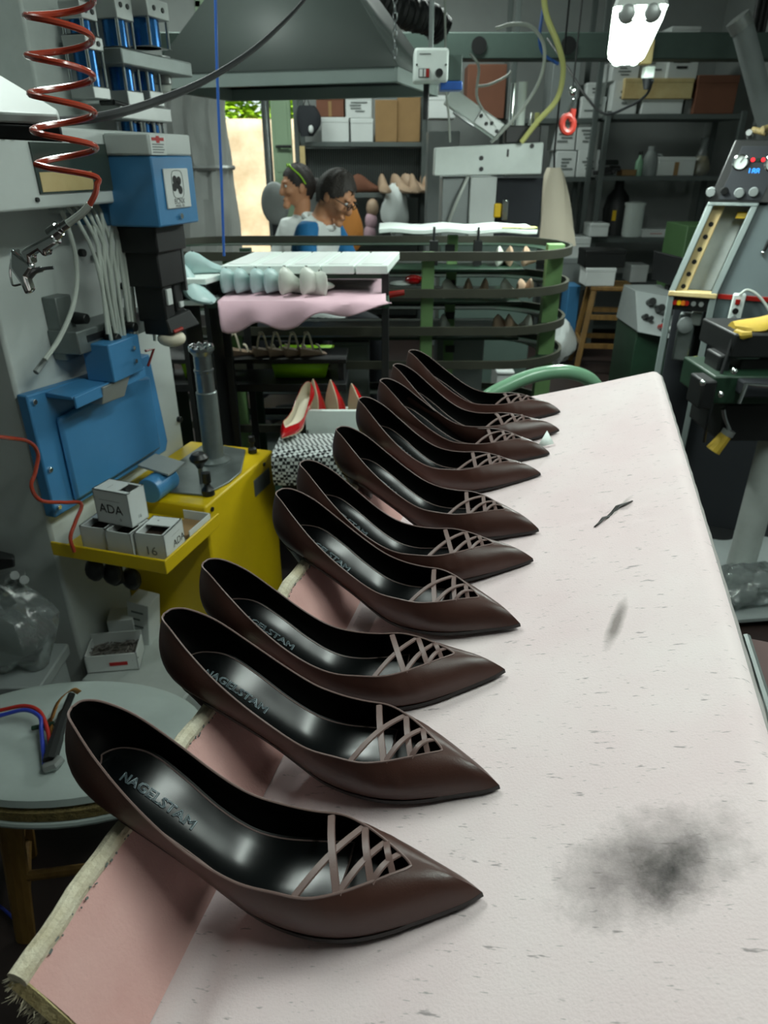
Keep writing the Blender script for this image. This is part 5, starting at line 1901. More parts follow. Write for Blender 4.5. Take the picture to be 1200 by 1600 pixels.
for k, (u, mt, lb) in enumerate([(362, 'last_blue', 'pale blue last at the left end of the pink cloth'), (384, 'last_blue', 'pale blue last, second from the left on the pink cloth'),
                                 (408, 'last_blue', 'pale blue last, third from the left on the pink cloth'), (430, 'last_blue', 'pale blue short last in the middle of the pink cloth'),
                                 (454, 'last_white', 'grey white last standing before the row on the pink cloth'), (486, 'last_white', 'grey white last with a hole near the right of the pink cloth')]):
    yy = 2.235 if k < 4 else 2.205
    x = at(u, 455, yy)[0]
    R_ = rotz(math.radians(62 + 6 * math.sin(k * 2))) 
    shoe_last((x - .03, yy, PZ + .012), R_, mt, lb, GLB, .60 if k < 4 else .66)
shoe_last((at(512, 462, 2.25)[0], 2.24, PZ + .004), rotz(2.6), 'last_white', 'small white last lying at the right end of the pink cloth', GLB, .6)
# pink cloth draped over the shelf edge
pc = thing('pink_sheet', 'pale pink cloth hanging over the edge of the green side table', 'cloth', (at(470, 500, 2.28)[0], 2.35, PZ - .1))
rows = []
NU = 40
for i in range(NU + 1):
    t_ = i / NU
    u = 341 + 262 * t_
    hang = (.066 + .012 * math.sin(9 * t_) + .02 * math.sin(17 * t_ + 1)) * (1 - max(0, (t_ - .45) / .55) ** 1.0 * .97)
    x = at(u, 474, 2.16)[0]
    row = [(x, 2.62, PZ + .000), (x, 2.40, PZ + .001 + .002 * math.sin(12 * t_)), (x, 2.155, PZ + .003)]
    for q_ in (.2, .45, .7, .9, 1.0):
        row.append((x + .012 * q_ + .004 * math.sin(14 * t_), 2.148 - .018 * math.sin(q_ * 2) - .014 * q_ * math.sin(21 * t_ + 2 * q_), PZ + .003 - hang * q_))
    rows.append(row)
MB().grid(rows).build('cloth', 'pink_cloth', pc, solid=.003)
# shoes and lasts stored on the rack decks
GS = 'lasts stored on the decks of the green rack'
k = 0
for dn_, z, us, vv in (('top', ZR[0] - .06, (775, 795, 815), 395), ('second', ZR[1] - .05, (690, 728, 755, 780, 805, 825), 455), ('third', ZR[2] - .05, (690, 770, 790, 825), 490)):
    for iu, u in enumerate(us):
        p = at(u, vv, 2.98)
        shoe_last((p[0], 2.93, z), rotz(math.radians(70 + 20 * math.sin(k * 1.7))), 'last_tan' if k % 3 else 'last_white', 'pale shoe last on the %s deck of the green rack, %s from the left' % (dn_, ['first', 'second', 'third', 'fourth', 'fifth', 'sixth'][iu]), GS, .62)
        k += 1
# red pieces
rp_ = thing('red_clamp', 'red handled clamp lying on the rack beside the pink cloth', 'clamp', at(600, 465, 2.5))
MB().tube([at(583, 465, 2.45), at(600, 462, 2.45), at(632, 457, 2.45)], [.008, .012, .009], 8).build('red_handle', 'red_plastic', rp_)
MB().sphere(at(578, 465, 2.45), (.018, .016, .014)).build('jaw', 'last_white', rp_)
rq = thing('red_shoe_piece', 'small red patent shoe piece next to the green post', 'shoe piece', at(645, 440, 2.85))
MB().sphere(at(646, 437, 2.85), (.035, .05, .018), 14, 8).build('vamp', 'red_patent', rq)
MB().sphere(at(628, 443, 2.85), (.05, .04, .010), 14, 8).build('sole', 'tray_white', rq)
# lime crates on the low deck
GC = 'lime green crates low in the rack'
for k, (u0, u1, lb) in enumerate(((282, 322, 'lime green crate behind the steel post of the machine'), (424, 512, 'long lime green crate low in the rack, right of two green posts'))):
    Y = 2.45
    x0, x1, za, zb = rect(u0, 572, u1, 596, Y)
    t = thing('lime_crate', lb, 'crate', ((x0 + x1) / 2, Y + .15, za), GC)
    w = (x1 - x0) / 2
    h = zb - za
    MB().hexa([(-w * .92, -.1, 0), (w * .85, -.1, 0), (w * .85, .1, 0), (-w * .92, .1, 0), (-w * .92, -.1, .004), (w * .85, -.1, .004), (w * .85, .1, .004), (-w * .92, .1, .004)]).build('bottom', 'lime', t, local=True)
    for nm, P in (('front_wall', [(-w * .92, -.1, 0), (w * .85, -.1, 0), (w, -.12, h), (-w, -.12, h)]), ('back_wall', [(-w * .92, .1, 0), (w * .85, .1, 0), (w, .12, h * 1.2), (-w, .12, h * 1.2)]),
                  ('side_wall', [(w * .85, -.1, 0), (w * .85, .1, 0), (w * 1.05, .12, h * 1.2), (w, -.12, h)]), ('side_wall', [(-w * .92, -.1, 0), (-w * .92, .1, 0), (-w, .12, h * 1.2), (-w, -.12, h)])):
        MB().add(P, [(0, 1, 2, 3)]).build(nm, 'lime', t, local=True, solid=.004)
    for q_ in range(2 if k == 0 else 3):
        MB().sphere((-w * .6 + q_ * w * .6, 0, .035), (.05, .06, .03), 12, 7).build('contents', 'last_white', t, local=True)
cs = thing('crate_stand', 'dark low stand that carries the lime crates', 'stand', (at(400, 598, 2.6)[0], 2.6, 0))
zc_ = at(400, 596, 2.45)[2]
xa_, xb_ = at(262, 598, 2.6)[0], at(545, 598, 2.6)[0]
MB().bb(xa_, xb_, 2.42, 2.62, zc_ - .03, zc_ - .001).build('plank', 'black_metal', cs, bevel=.002)
for x in (xa_ + .05, xb_ - .05):
    MB().bb(x - .02, x + .02, 2.46, 2.61, 0, zc_ - .03).build('leg', 'dark_green', cs)
# strappy shoes above the crates
sh_ = at(400, 560, 2.55)
z_s = at(440, 556, 2.5)[2]
rb = thing('dark_plank', 'dark plank with strappy sandals above the lime crates', 'plank', ((xa_ + xb_) / 2, 2.56, z_s - .02))
MB().bb(xa_, xb_, 2.45, 2.62, z_s - .016, z_s).build('board', 'black_metal', rb, bevel=.002)
for x in (xa_ + .02, xb_ - .02):
    MB().bb(x - .01, x + .01, 2.47, 2.61, zc_, z_s - .016).build('strut', 'black_metal', rb)
GSD = 'beige strappy sandals on the dark plank'
for k, u in enumerate((375, 418, 440, 466, 488)):
    p = at(u, 556, 2.52)
    t = thing('sandal', 'beige strappy sandal above the lime crates, %s of five' % ['leftmost', 'second from left', 'middle', 'fourth from left', 'rightmost'][k], 'sandal', (p[0], 2.52, z_s), GSD)
    t.rotation_euler = (0, 0, math.radians(20))
    MB().hexa([(-.05, -.025, 0), (.05, -.02, 0), (.05, .02, 0), (-.05, .025, 0), (-.05, -.025, .03), (.05, -.02, .006), (.05, .02, .006), (-.05, .025, .03)]).build('sole', 'last_tan', t, local=True, bevel=.003)
    for a0, a1 in (((-.04, -.022, .03), (-.01, .02, .07)), ((.0, -.022, .02), (-.02, .02, .075)), ((.03, -.02, .01), (.02, .02, .03))):
        MB().tube(catmull([a0, ((a0[0] + a1[0]) / 2, 0, max(a0[2], a1[2])), a1], 4), .004, 6).build('strap', 'insock_cream', t, local=True)
# dark blocks under the rack
for k, (u0, v0, u1, v1, Y, mt, lb) in enumerate([(520, 470, 575, 545, 2.95, 'plastic_grey', 'grey plastic bin standing inside the green rack, left part'), (683, 530, 755, 600, 3.1, 'plastic_grey', 'grey cabinet block low inside the green rack'),
                                                 (775, 585, 800, 640, 3.6, 'card_white', 'white block on the floor behind the rack posts')]):
    x0, x1, za, zb = rect(u0, v0, u1, v1, Y)
    t = thing('storage_bin', lb, 'bin', ((x0 + x1) / 2, Y + .1, 0))
    w = (x1 - x0) / 2
    zb = min(zb, .70)
    zl = .0 if k == 2 else .201
    MB().bb(-w, w, -.1, .1, zl, zb).build('body', mt, t, local=True, bevel=.006)
    MB().bb(-w - .005, w + .005, -.105, .105, zb, zb + .015).build('lid', mt, t, local=True, bevel=.004)

# ------------------------------------------------------------------ wooden stool with two boxes
SX, SY, SZ = 1.62, 5.2, at(945, 443, 5.2)[2]
so_ = thing('wooden_stool', 'tall light wooden stool carrying a white and a black box', 'stool', (SX, SY, 0))
so_.rotation_euler = (0, 0, math.radians(-8))
MB().bb(-.15, .15, -.15, .15, SZ - .03, SZ).build('seat', 'wood', so_, local=True, bevel=.006)
for sx in (-1, 1):
    for sy in (-1, 1):
        P = []
        for z, k in ((0, .19), (SZ - .03, .125)):
            c = np.array((sx * k, sy * k, z))
            P += [c + np.array((-.018, -.018, 0)), c + np.array((.018, -.018, 0)), c + np.array((.018, .018, 0)), c + np.array((-.018, .018, 0))]
        MB().hexa(P).build('leg', 'wood', so_, local=True, bevel=.003)
for z, k, axis_ in ((.20, .172, 0), (.20, .172, 1), (.40, .150, 0)):
    for s in (-1, 1):
        if axis_ == 0:
            MB().bb(-k, k, s * k - .009, s * k + .009, z - .018, z + .018).build('rung', 'wood', so_, local=True, bevel=.002)
        else:
            MB().bb(s * k - .009, s * k + .009, -k, k, z - .008, z + .028).build('rung', 'wood', so_, local=True, bevel=.002)
carton(916, 420, 962, 440, SY - .12, .18, 'card_white', 'white box on the wooden stool under a black box', None, z0=SZ)
carton(914, 392, 978, 420, SY - .10, .2, 'black_plastic', 'black box on top of the white box on the stool', None, z0=at(945, 421, SY - .10)[2] + .012)
carton(868, 372, 922, 402, 5.9, .3, 'card_white', 'white flat carton left of the wooden stool', None, z0=.62)
carton(872, 404, 918, 425, 5.85, .3, 'plastic_grey', 'grey drawer box left of the wooden stool, under the flat carton', None, z0=.5)
sdk = thing('side_rack', 'low dark rack left of the wooden stool', 'rack', (at(890, 450, 5.9)[0], 6.0, 0))
xc = at(893, 430, 5.9)[0]
MB().bb(xc - .22, xc + .22, 5.84, 6.2, .46, .495).build('top', 'shelf_metal', sdk, bevel=.003)
for sx in (-.2, .2):
    MB().bb(xc + sx - .015, xc + sx + .015, 5.86, 5.89, 0, .46).build('leg', 'shelf_metal', sdk)
    MB().bb(xc + sx - .015, xc + sx + .015, 6.15, 6.18, 0, .46).build('leg', 'shelf_metal', sdk)
carton(888, 447, 906, 470, 5.5, .2, 'blue_paint', 'small blue box on the floor rack left of the stool', None, z0=.0)
blob('plastic_bag', 'white plastic bag on the floor left of the wooden stool', 'bag', (at(878, 500, 5.3)[0], 5.3, .17), (.11, .11, .15), 'cloth_white', 9)
carton(985, 415, 1012, 442, 6.1, .2, 'card_white', 'white carton right of the stool on the lowest shelf', None, z0=z4)

# dark grey screen panel and grey instrument right of the stool
sp = thing('screen_panel', 'dark grey flat panel leaning beside the grey console', 'panel', at(1040, 440, 4.4))
A = [at(1022, 392, 4.5), at(1075, 405, 4.3), at(1065, 452, 4.3), at(1018, 436, 4.5)]
MB().add(list(A) + [p + np.array((.01, .03, 0)) for p in A], [(0, 1, 2, 3), (7, 6, 5, 4), (0, 4, 5, 1), (1, 5, 6, 2), (2, 6, 7, 3), (3, 7, 4, 0)]).build('panel', 'black_metal', sp, bevel=.003)
MB().cyl((at(1045, 440, 4.45)[0], 4.45, .55), (at(1045, 440, 4.45)[0], 4.45, at(1045, 445, 4.45)[2]), .02).build('stand', 'black_metal', sp)
ins_ = thing('instrument_bench', 'grey instrument with knobs on a dark green cabinet beside the console', 'machine', (at(1030, 560, 4.2)[0], 4.4, 0))
iz0, iz1 = at(1030, 520, 4.1)[2], at(1030, 455, 4.3)[2]
ix0, ix1 = at(998, 520, 4.1)[0], at(1066, 520, 4.1)[0]
MB().hexa([(ix0, 4.12, iz0), (ix1, 4.0, iz0 - .03), (ix1, 4.55, iz0), (ix0, 4.55, iz0), (ix0 + .02, 4.32, iz1), (ix1, 4.25, iz1 - .03), (ix1, 4.55, iz1), (ix0 + .02, 4.55, iz1)]).build('sloped_panel', 'plastic_grey', ins_, bevel=.004)
MB().bb(ix0 + .01, ix1 - .01, 4.16, 4.55, 0, iz0 - .005).build('cabinet', 'dark_green', ins_, bevel=.004)
for u, v, mt in ((1018, 472, 'black_plastic'), (1032, 482, 'black_plastic'), (1048, 488, 'black_plastic'), (1008, 495, 'black_plastic'), (1016, 498, 'black_plastic'), (1034, 510, 'red_plastic'), (1041, 500, 'black_plastic'), (1048, 514, 'tray_white')):
    t_ = np.clip((520 - v) / 65, 0, 1)
    y = 4.10 + .20 * t_ - .12 * (u - 1000) / 66 * .9
    p = at(u, v, y)
    MB().cyl(p + np.array((0, .03, -.01)), p + np.array((0, -.02, .008)), .022 if v < 490 else .014, n=12).build('knob', mt, ins_)

# ------------------------------------------------------------------ grey console on the right, with gauges
CK = at(1120, 462, 2.6)                    # front edge corner where the sloping part begins
cd_ = np.array([.90, -.43, 0.0]); cd_ = cd_ / np.linalg.norm(cd_)      # along its front, to the right
cb_ = np.array([.43, .90, 0.0]); cb_ = cb_ / np.linalg.norm(cb_)       # into it
lean = .30
con = thing('control_console', 'grey sloping control console with gauges and a tall cream bay', 'machine', (CK[0], CK[1], 0))
zS = CK[2]
zT = zS + .50
def cq(a, b, z):
    k = max(0.0, (z - zS))
    return np.array([*(CK + cd_ * (a + k * .24) + cb_ * (b + k * lean))[:2], z])
WB = .165
def cslab(a0, a1, b0, b1, za, zb, name, material, parent=con, bevel=.003):
    return MB().hexa([cq(a0, b0, za), cq(a1, b0, za), cq(a1, b1, za), cq(a0, b1, za), cq(a0, b0, zb), cq(a1, b0, zb), cq(a1, b1, zb), cq(a0, b1, zb)]).build(name, material, parent, bevel=bevel)
zG = zS + .30
cslab(-WB, -WB + .022, 0, .05, 0, zS, 'frame_rail', 'console_grey')
cslab(-WB, -WB + .022, 0, .05, zS, zG, 'frame_rail', 'console_grey')
cslab(-.022, .0, 0, .05, 0, zS, 'frame_rail', 'console_grey')
cslab(-.022, .0, 0, .05, zS, zG, 'frame_rail', 'console_grey')
cslab(-WB, 0, -.004, .06, zS - .012, zS + .006, 'shelf_lip', 'cream_paint')
cslab(-WB, .0, -.002, .05, zG - .008, zG + .004, 'cross_rail', 'console_grey')
cslab(-WB + .022, -.022, .10, .11, zS, zG, 'bay_back', 'white_paint_dirty')
st_ = cslab(-WB + .022, -WB + .060, .03, .10, zS + .004, zG, 'drilled_strip', 'cream_paint')
for k in range(6):
    z = zS + .02 + k * .042
    p = cq(-WB + .041, .0295, z)
    MB().cyl(p, p - cb_ * .003, .0085, n=12).build('hole', 'black_metal', st_)
cslab(-.055, -.022, .04, .09, zG - .05, zG - .03, 'yellow_part', 'yellow_plastic')
cslab(-WB + .022, -.022, .12, .14, .05, zS - .012, 'lower_back', 'cloth_dark')
cslab(-WB + .05, -WB + .11, .05, .10, zS - .26, zS - .08, 'valve_body', 'steel_grey', con, .008)
cslab(-WB + .09, -WB + .13, .04, .09, zS - .12, zS - .07, 'valve_head', 'alu', con, .006)
p = cq(-WB + .075, .045, zS - .12)
MB().lathe([(.03, 0), (.03, .012), (.012, .02)], p, rotx(math.pi / 2)).build('dial', 'plastic_grey', con)
p = cq(-.05, .05, zS - .25)
MB().cyl(p, p + np.array((.02, -.02, .01)), .010).build('fitting', 'hose_yellow', con)
cslab(-WB + .022, -.022, .01, .03, zS - .062, zS - .012, 'button_strip', 'black_metal')
for a, mt in ((-.136, 'red_plastic'), (-.122, 'yellow_plastic'), (-.108, 'orange_plastic'), (-.096, 'red_plastic'), (-.072, 'alu'), (-.046, 'alu')):
    p = cq(a, .008, zS - .035)
    MB().cyl(p + cb_ * .004, p - cb_ * .008, .0085, n=12).build('button', mt, con)
# gauge head
hd_ = cslab(-WB, .03, -.002, .18, zG + .004, zT, 'gauge_box', 'black_plastic')
cslab(-WB + .03, .0, -.006, -.002, zG + .012, zT - .02, 'gauge_face', 'cloth_dark', hd_, .001)
def gauge(a, z, r):
    p = cq(a, -.007, z)
    nrm_ = -cb_
    R_ = np.stack([cd_, np.array([0, 0, 1.0]), np.cross(cd_, (0, 0, 1.0))], 1)
    g_ = MB().lathe([(r, 0), (r, .008), (r * .86, .010), (r * .84, .004)], p, R_ , 20).build('gauge_ring', 'chrome', hd_)
    q_ = p + nrm_ * .004
    MB().cyl(q_, q_ + nrm_ * .0012, r * .82, n=20).build('dial_face', 'tray_white', g_)
    e1 = q_ + nrm_ * .002
    MB().tube([e1, e1 + (cd_ * .4 + np.array((0, 0, .7))) * r * .8], .0012, 4).build('needle', 'print_black', g_)
gauge(-.118, zT - .070, .026)
gauge(-.012, zT - .072, .030)
for a, mt in ((-.082, 'led_red'), (-.066, 'led_off'), (-.050, 'led_red')):
    p = cq(a, -.007, zT - .062)
    MB().cyl(p, p - cb_ * .004, .0065, n=12).build('lamp', mt, hd_)
p = cq(-.064, -.0075, zT - .098)
lettering('188', .026, p, cd_, (0, 0, 1.0), 'led_blue', hd_, 'display_digits')
for a, z_, r in ((-.128, .040, .013), (-.078, .034, .017), (-.034, .038, .016)):
    p = cq(a, -.007, zG + z_)
    MB().cyl(p, p - cb_ * .012, r, r * .85, n=16).build('knob', 'plastic_grey' if a > -.1 else 'black_plastic', hd_)
p = cq(-WB - .005, .0, zG + .035)
MB().cyl(p + cb_ * .01, p - cb_ * .022, .017, .014, n=14).build('side_knob', 'plastic_grey', hd_)
# broad right panel of the console
cslab(.0, .55, .02, .40, zS - .10, zS, 'side_body', 'console_side', con, .004)
cslab(.0, .55, .03, .40, 0, zS - .10, 'lower_body', 'cloth_dark', con, .004)
cslab(.0, .55, .02, .40, zS, zG, 'sloping_body', 'console_side', con, .004)
cslab(.03, .55, .02, .40, zG, zT, 'upper_body', 'console_side', con, .004)
cslab(.003, .55, .012, .022, zS - .012, zS + .004, 'red_strip', 'red_plastic', con, .001)
p = cq(.085, .01, zS + .18)
prb = MB().tube([p + np.array((.02, 0, .05)), p, p + np.array((-.012, 0, -.035))], [.008, .008, .004], 8).build('probe', 'black_metal', con)
MB().sphere(p + np.array((-.012, -.002, -.035)), .008, 8, 6).build('probe_tip', 'chrome', con)
# brass valves on its roof
bv = thing('valve_cluster', 'heap of brass and steel valves on top of the console', 'valves', cq(-.05, .08, zT))
for k in range(9):
    c = cq(-.13 + .028 * k, .05 + .03 * (k % 2), zT + .018 + .010 * (k % 3))
    d_ = np.array((RNG.normal(0, 1), RNG.normal(0, .5), .35 * RNG.random()))
    d_ = unit(d_) * .028
    MB().cyl(c - d_, c + d_, .012, .010, n=10).build('valve', 'gold_trim' if k % 3 else 'alu', bv)
MB().cyl(cq(.06, .05, zT + .03), cq(.16, .05, zT + .05), .028, n=14).build('motor', 'tray_white', bv)
rows = MB()
for k in range(7):
    rows.box(cq(.02 + .02 * k, .045, zT + .065 + .004 * k), (.012, .05, .012), rotz(.4))
rows.build('terminal_strip', 'hose_white', bv)
# power strip hanging on the console
ps = thing('power_strip', 'white power strip hanging on the grey console', 'power strip', cq(.075, -.01, zS - .13))
cslab(.050, .092, -.022, .016, zS - .135, zS + .012, 'housing', 'tray_white', ps, .005)
cslab(.064, .080, -.026, -.021, zS - .022, zS - .004, 'red_switch', 'red_plastic', ps, .001)
for k in range(4):
    p = cq(.071, -.022, zS - .045 - .026 * k)
    MB().cyl(p, p - cb_ * .003, .0105, n=14).build('socket', 'black_plastic' if k == 0 else 'plastic_grey', ps)
P = catmull([cq(.07, -.02, zS + .010), cq(.09, -.02, zS + .028), cq(.14, -.02, zS + .005), cq(.20, -.03, zS - .06)], 6)
MB().tube(P, .005, 8).build('cord', 'hose_white', ps)

# ------------------------------------------------------------------ black machine at the right edge
YK = 2.12
bm2 = thing('sole_press', 'black and green cast iron machine on a pale post, right edge', 'machine', (atz(1150, 915, .05)[0] + .1, YK, 0))
def kb(u0, v0, u1, v1, y0, y1, name, material, parent=bm2, bevel=.006):
    x0, x1, za, zb = rect(u0, v0, u1, v1, y0)
    return MB().bb(x0, x1, y0, y1, za, zb).build(name, material, parent, bevel=bevel)
kb(1145, 522, 1260, 560, YK - .04, YK + .2, 'head', 'black_metal')
kb(1150, 560, 1260, 640, YK, YK + .22, 'frame', 'black_metal')
kb(1153, 548, 1190, 562, YK - .03, YK + .02, 'steel_bar', 'steel_grey')
kb(1112, 588, 1215, 632, YK - .08, YK + .16, 'bed', 'dark_green')
kb(1120, 556, 1140, 600, YK - .02, YK + .08, 'clamp_block', 'black_metal')
kb(1095, 596, 1118, 640, YK - .10, YK + .0, 'side_arm', 'black_metal')
kb(1128, 632, 1260, 690, YK - .04, YK + .2, 'lower_frame', 'black_metal')
kb(1165, 600, 1260, 622, YK - .14, YK - .06, 'tool_rest', 'cloth_dark')
P = [at(1154, 630, YK - .16), at(1166, 600, YK - .16), at(1180, 602, YK - .16), at(1230, 606, YK - .16)]
MB().tube(P, .006, 8).build('steel_lever', 'chrome', bm2)
P = catmull([at(1100, 690, YK - .05), at(1106, 655, YK - .08), at(1122, 600, YK - .06), at(1144, 530, YK - .02)], 6)
MB().tube(P, .005, 6).build('cable', 'cable_black', bm2)
for u, v in ((1126, 616), (1098, 598), (1147, 580)):
    MB().sphere(at(u, v, YK - .11), .010, 10, 6).build('bolt', 'chrome', bm2)
# pale post to the floor
pt0, pt1 = at(1182, 690, YK), None
cxp = atz(1147, 925, .0)
ptop = np.array([cxp[0], YK + .05, at(1175, 690, YK)[2]])
MB().cyl((cxp[0] + .01, YK + .03, 0.01), (cxp[0] + .01, YK + .03, ptop[2]), .047, n=20).build('post', 'white_paint_dirty', bm2)
MB().lathe([(.13, 0), (.13, .015), (.055, .03)], (cxp[0] + .01, YK + .03, 0)).build('foot', 'green_grey', bm2)
gl = thing('yellow_glove', 'yellow leather work glove lying on the black machine', 'glove', at(1170, 522, YK))
rows = []
for i in range(10):
    t_ = i / 9
    c = at(1142 + 64 * t_, 518 - 14 * t_ ** 3, YK + .05)
    c[2] += .014
    rows.append([c + np.array((.003 * math.sin(a * 2), .07 * math.cos(a) * math.sin(math.pi * (.12 + .8 * t_)), .016 * math.sin(a))) for a in np.linspace(0, 2 * math.pi, 12, endpoint=False)])
mb = MB().grid(rows, cv=True)
mb.add(rows[0], [tuple(range(12))])
mb.add(rows[-1], [tuple(range(12))])
mb.build('glove_body', 'yellow_glove', gl)
MB().tube([at(1150, 520, YK - .01), at(1162, 524, YK - .04), at(1175, 522, YK - .05)], [.012, .013, .009], 8).build('thumb', 'yellow_glove', gl)
# yellow brush hanging below the machine
yb2 = thing('hand_brush', 'brush with yellow bristles hanging under the black machine', 'brush', at(1115, 770, YK - .05))
A, B_ = at(1140, 672, YK - .05), at(1113, 700, YK - .05)
MB().cyl(at(1140, 672, YK - .05), at(1135, 680, YK - .05), .020, n=12).build('ferrule', 'alu', yb2)
MB().tube([at(1134, 680, YK - .05), at(1114, 704, YK - .05)], [.019, .024], 10).build('bristles', 'yellow_glove', yb2)
MB().tube(catmull([at(1140, 672, YK - .05), at(1133, 655, YK - .05), at(1130, 640, YK - .05)], 4), .006, 6).build('wire', 'steel', yb2)

# floor clutter at the right
def flat_sheet(name, label, cat, px, z, material, th=.004, part='sheet'):
    P = [atz(u, v, z) for u, v in px]
    c = np.mean(P, axis=0)
    t = thing(name, label, cat, (c[0], c[1], z))
    n = len(P)
    MB().add(P + [p + np.array((0, 0, th)) for p in P], [tuple(reversed(range(n))), tuple(range(n, 2 * n))] + [(i, (i + 1) % n, n + (i + 1) % n, n + i) for i in range(n)]).build(part, material, t)
    return t
fs = flat_sheet('floor_panel', 'grey metal plate with a round hole lying on the floor at right', 'plate', [(1095, 835), (1240, 800), (1330, 960), (1130, 975)], .03, 'plastic_grey', .012)
c = atz(1118, 830, .043)
MB().cyl(c, c + np.array((0, 0, .002)), .075, n=24).build('round_hole', 'black_metal', fs)
flat_sheet('floor_rag', 'dark rags on the floor below the black machine', 'rag', [(1075, 720), (1120, 700), (1150, 740), (1100, 770)], .002, 'cloth_dark', .02)
carton(1080, 690, 1108, 735, 2.75, .2, 'plastic_grey', 'grey box on the floor behind the board corner', None, z0=0)
carton(1108, 700, 1142, 735, 2.7, .18, 'cloth_dark', 'dark box on the floor under the brush', None, z0=0)
bg = blob('plastic_bag', 'clear crumpled plastic bag on the floor near the pale post', 'bag', (atz(1165, 900, .1)[0], atz(1165, 900, .1)[1] - .05, .105), (.15, .09, .055), 'plastic_film', 4, .35)
bg2 = flat_sheet('clear_pouch', 'pale blue clear pouch on the floor near the right board edge', 'pouch', [(1136, 900), (1160, 895), (1178, 935), (1150, 955), (1138, 940)], .05, 'plastic_film', .02)
yt = thing('yellow_hose_coil', 'yellow rubber bumper bar behind the pale post', 'bumper', atz(1170, 775, .1))
MB().tube(catmull([atz(1140, 748, .12), atz(1150, 765, .10), atz(1200, 772, .10), atz(1260, 770, .10)], 5), .03, 10).build('bar', 'yellow_glove', yt)
# second board entering at the lower right
b2 = thing('second_board', 'dark mauve board with grey edge at the lower right corner', 'board', tw(.10, -.95, -.02))
q4 = [at(1166, 996, .52), at(1290, 1020, .56), at(1330, 1220, .40), at(1215, 1150, .38)]
nn_ = unit(np.cross(q4[1] - q4[0], q4[3] - q4[0]))
if nn_[2] < 0:
    nn_ = -nn_
MB().hexa([p - nn_ * .012 for p in q4] + list(q4)).build('panel', 'board_brown', b2, bevel=.001)
MB().tube([q4[0], q4[3]], .004, 8).build('edge_strip', 'steel_grey', b2)
MB().bb(q4[0][0] + .03, q4[0][0] + .06, q4[0][1] - .03, q4[0][1], 0, q4[0][2] - .02).build('support', 'green_grey', b2)
# ------------------------------------------------------------------ two seated people behind the rack
def eval_mesh(o):
    dg = bpy.context.evaluated_depsgraph_get()
    me = bpy.data.meshes.new_from_object(o.evaluated_get(dg))
    return me

def skin_mesh(chains, root):
    """chains: list of lists of (point, radius); shared points are welded"""
    V, Rr, E, key = [], [], [], {}
    def vid(p, r):
        k = tuple(round(float(c), 4) for c in p)
        if k not in key:
            key[k] = len(V)
            V.append(k)
            Rr.append(r)
        return key[k]
    for ch in chains:
        ids = [vid(p, r) for p, r in ch]
        E += list(zip(ids[:-1], ids[1:]))
    me = bpy.data.meshes.new('skin_tmp')
    me.from_pydata(V, E, [])
    o = bpy.data.objects.new('skin_tmp', me)
    COL.objects.link(o)
    md = o.modifiers.new('skin', 'SKIN')
    md.use_smooth_shade = True
    for i, d in enumerate(me.skin_vertices[0].data):
        r = Rr[i]
        d.radius = r if hasattr(r, '__len__') else (r, r)
        d.use_root = (i == key[tuple(round(float(c), 4) for c in root)])
    s = o.modifiers.new('sub', 'SUBSURF')
    s.levels = s.render_levels = 2
    out = eval_mesh(o)
    bpy.data.objects.remove(o)
    return out

def head_shape(H, RH):
    m = MB()
    n, k = 28, 20
    rows = []
    for j in range(k + 1):
        th = math.pi * j / k
        row = []
        for i in range(n):
            a = 2 * math.pi * i / n
            x, y, z = math.sin(th) * math.cos(a), math.sin(th) * math.sin(a), -math.cos(th)
            fx = .098 if x > 0 else .100
            px, py, pz = fx * x, .076 * y, .118 * z
            if z < 0:
                py *= 1 + .38 * z
                px *= 1 + (.10 if x > 0 else .38) * z
            if x > 0:
                px *= 1 - .06 * math.exp(-((z - .08) / .12) ** 2)
            row.append(H + RH @ np.array((px, py, pz)))
        rows.append(row)
    m.grid(rows, cv=True)
    def e(c, r, R=None):
        m.sphere(H + RH @ np.array(c), r, 12, 8, RH if R is None else RH @ R)
    e((.100, 0, -.020), (.022, .014, .026), roty(-.5))
    e((.096, 0, .012), (.014, .010, .030), roty(-.35))
    e((.085, 0, -.100), (.024, .026, .020))
    e((.090, 0, -.062), (.014, .024, .007))
    e((.089, 0, -.075), (.014, .021, .008))
    for s in (-1, 1):
        e((.084, s * .032, .034), (.016, .026, .008))
        e((.065, s * .045, -.018), (.026, .022, .022))
        e((-.005, s * .078, -.008), (.020, .008, .030))
    return m

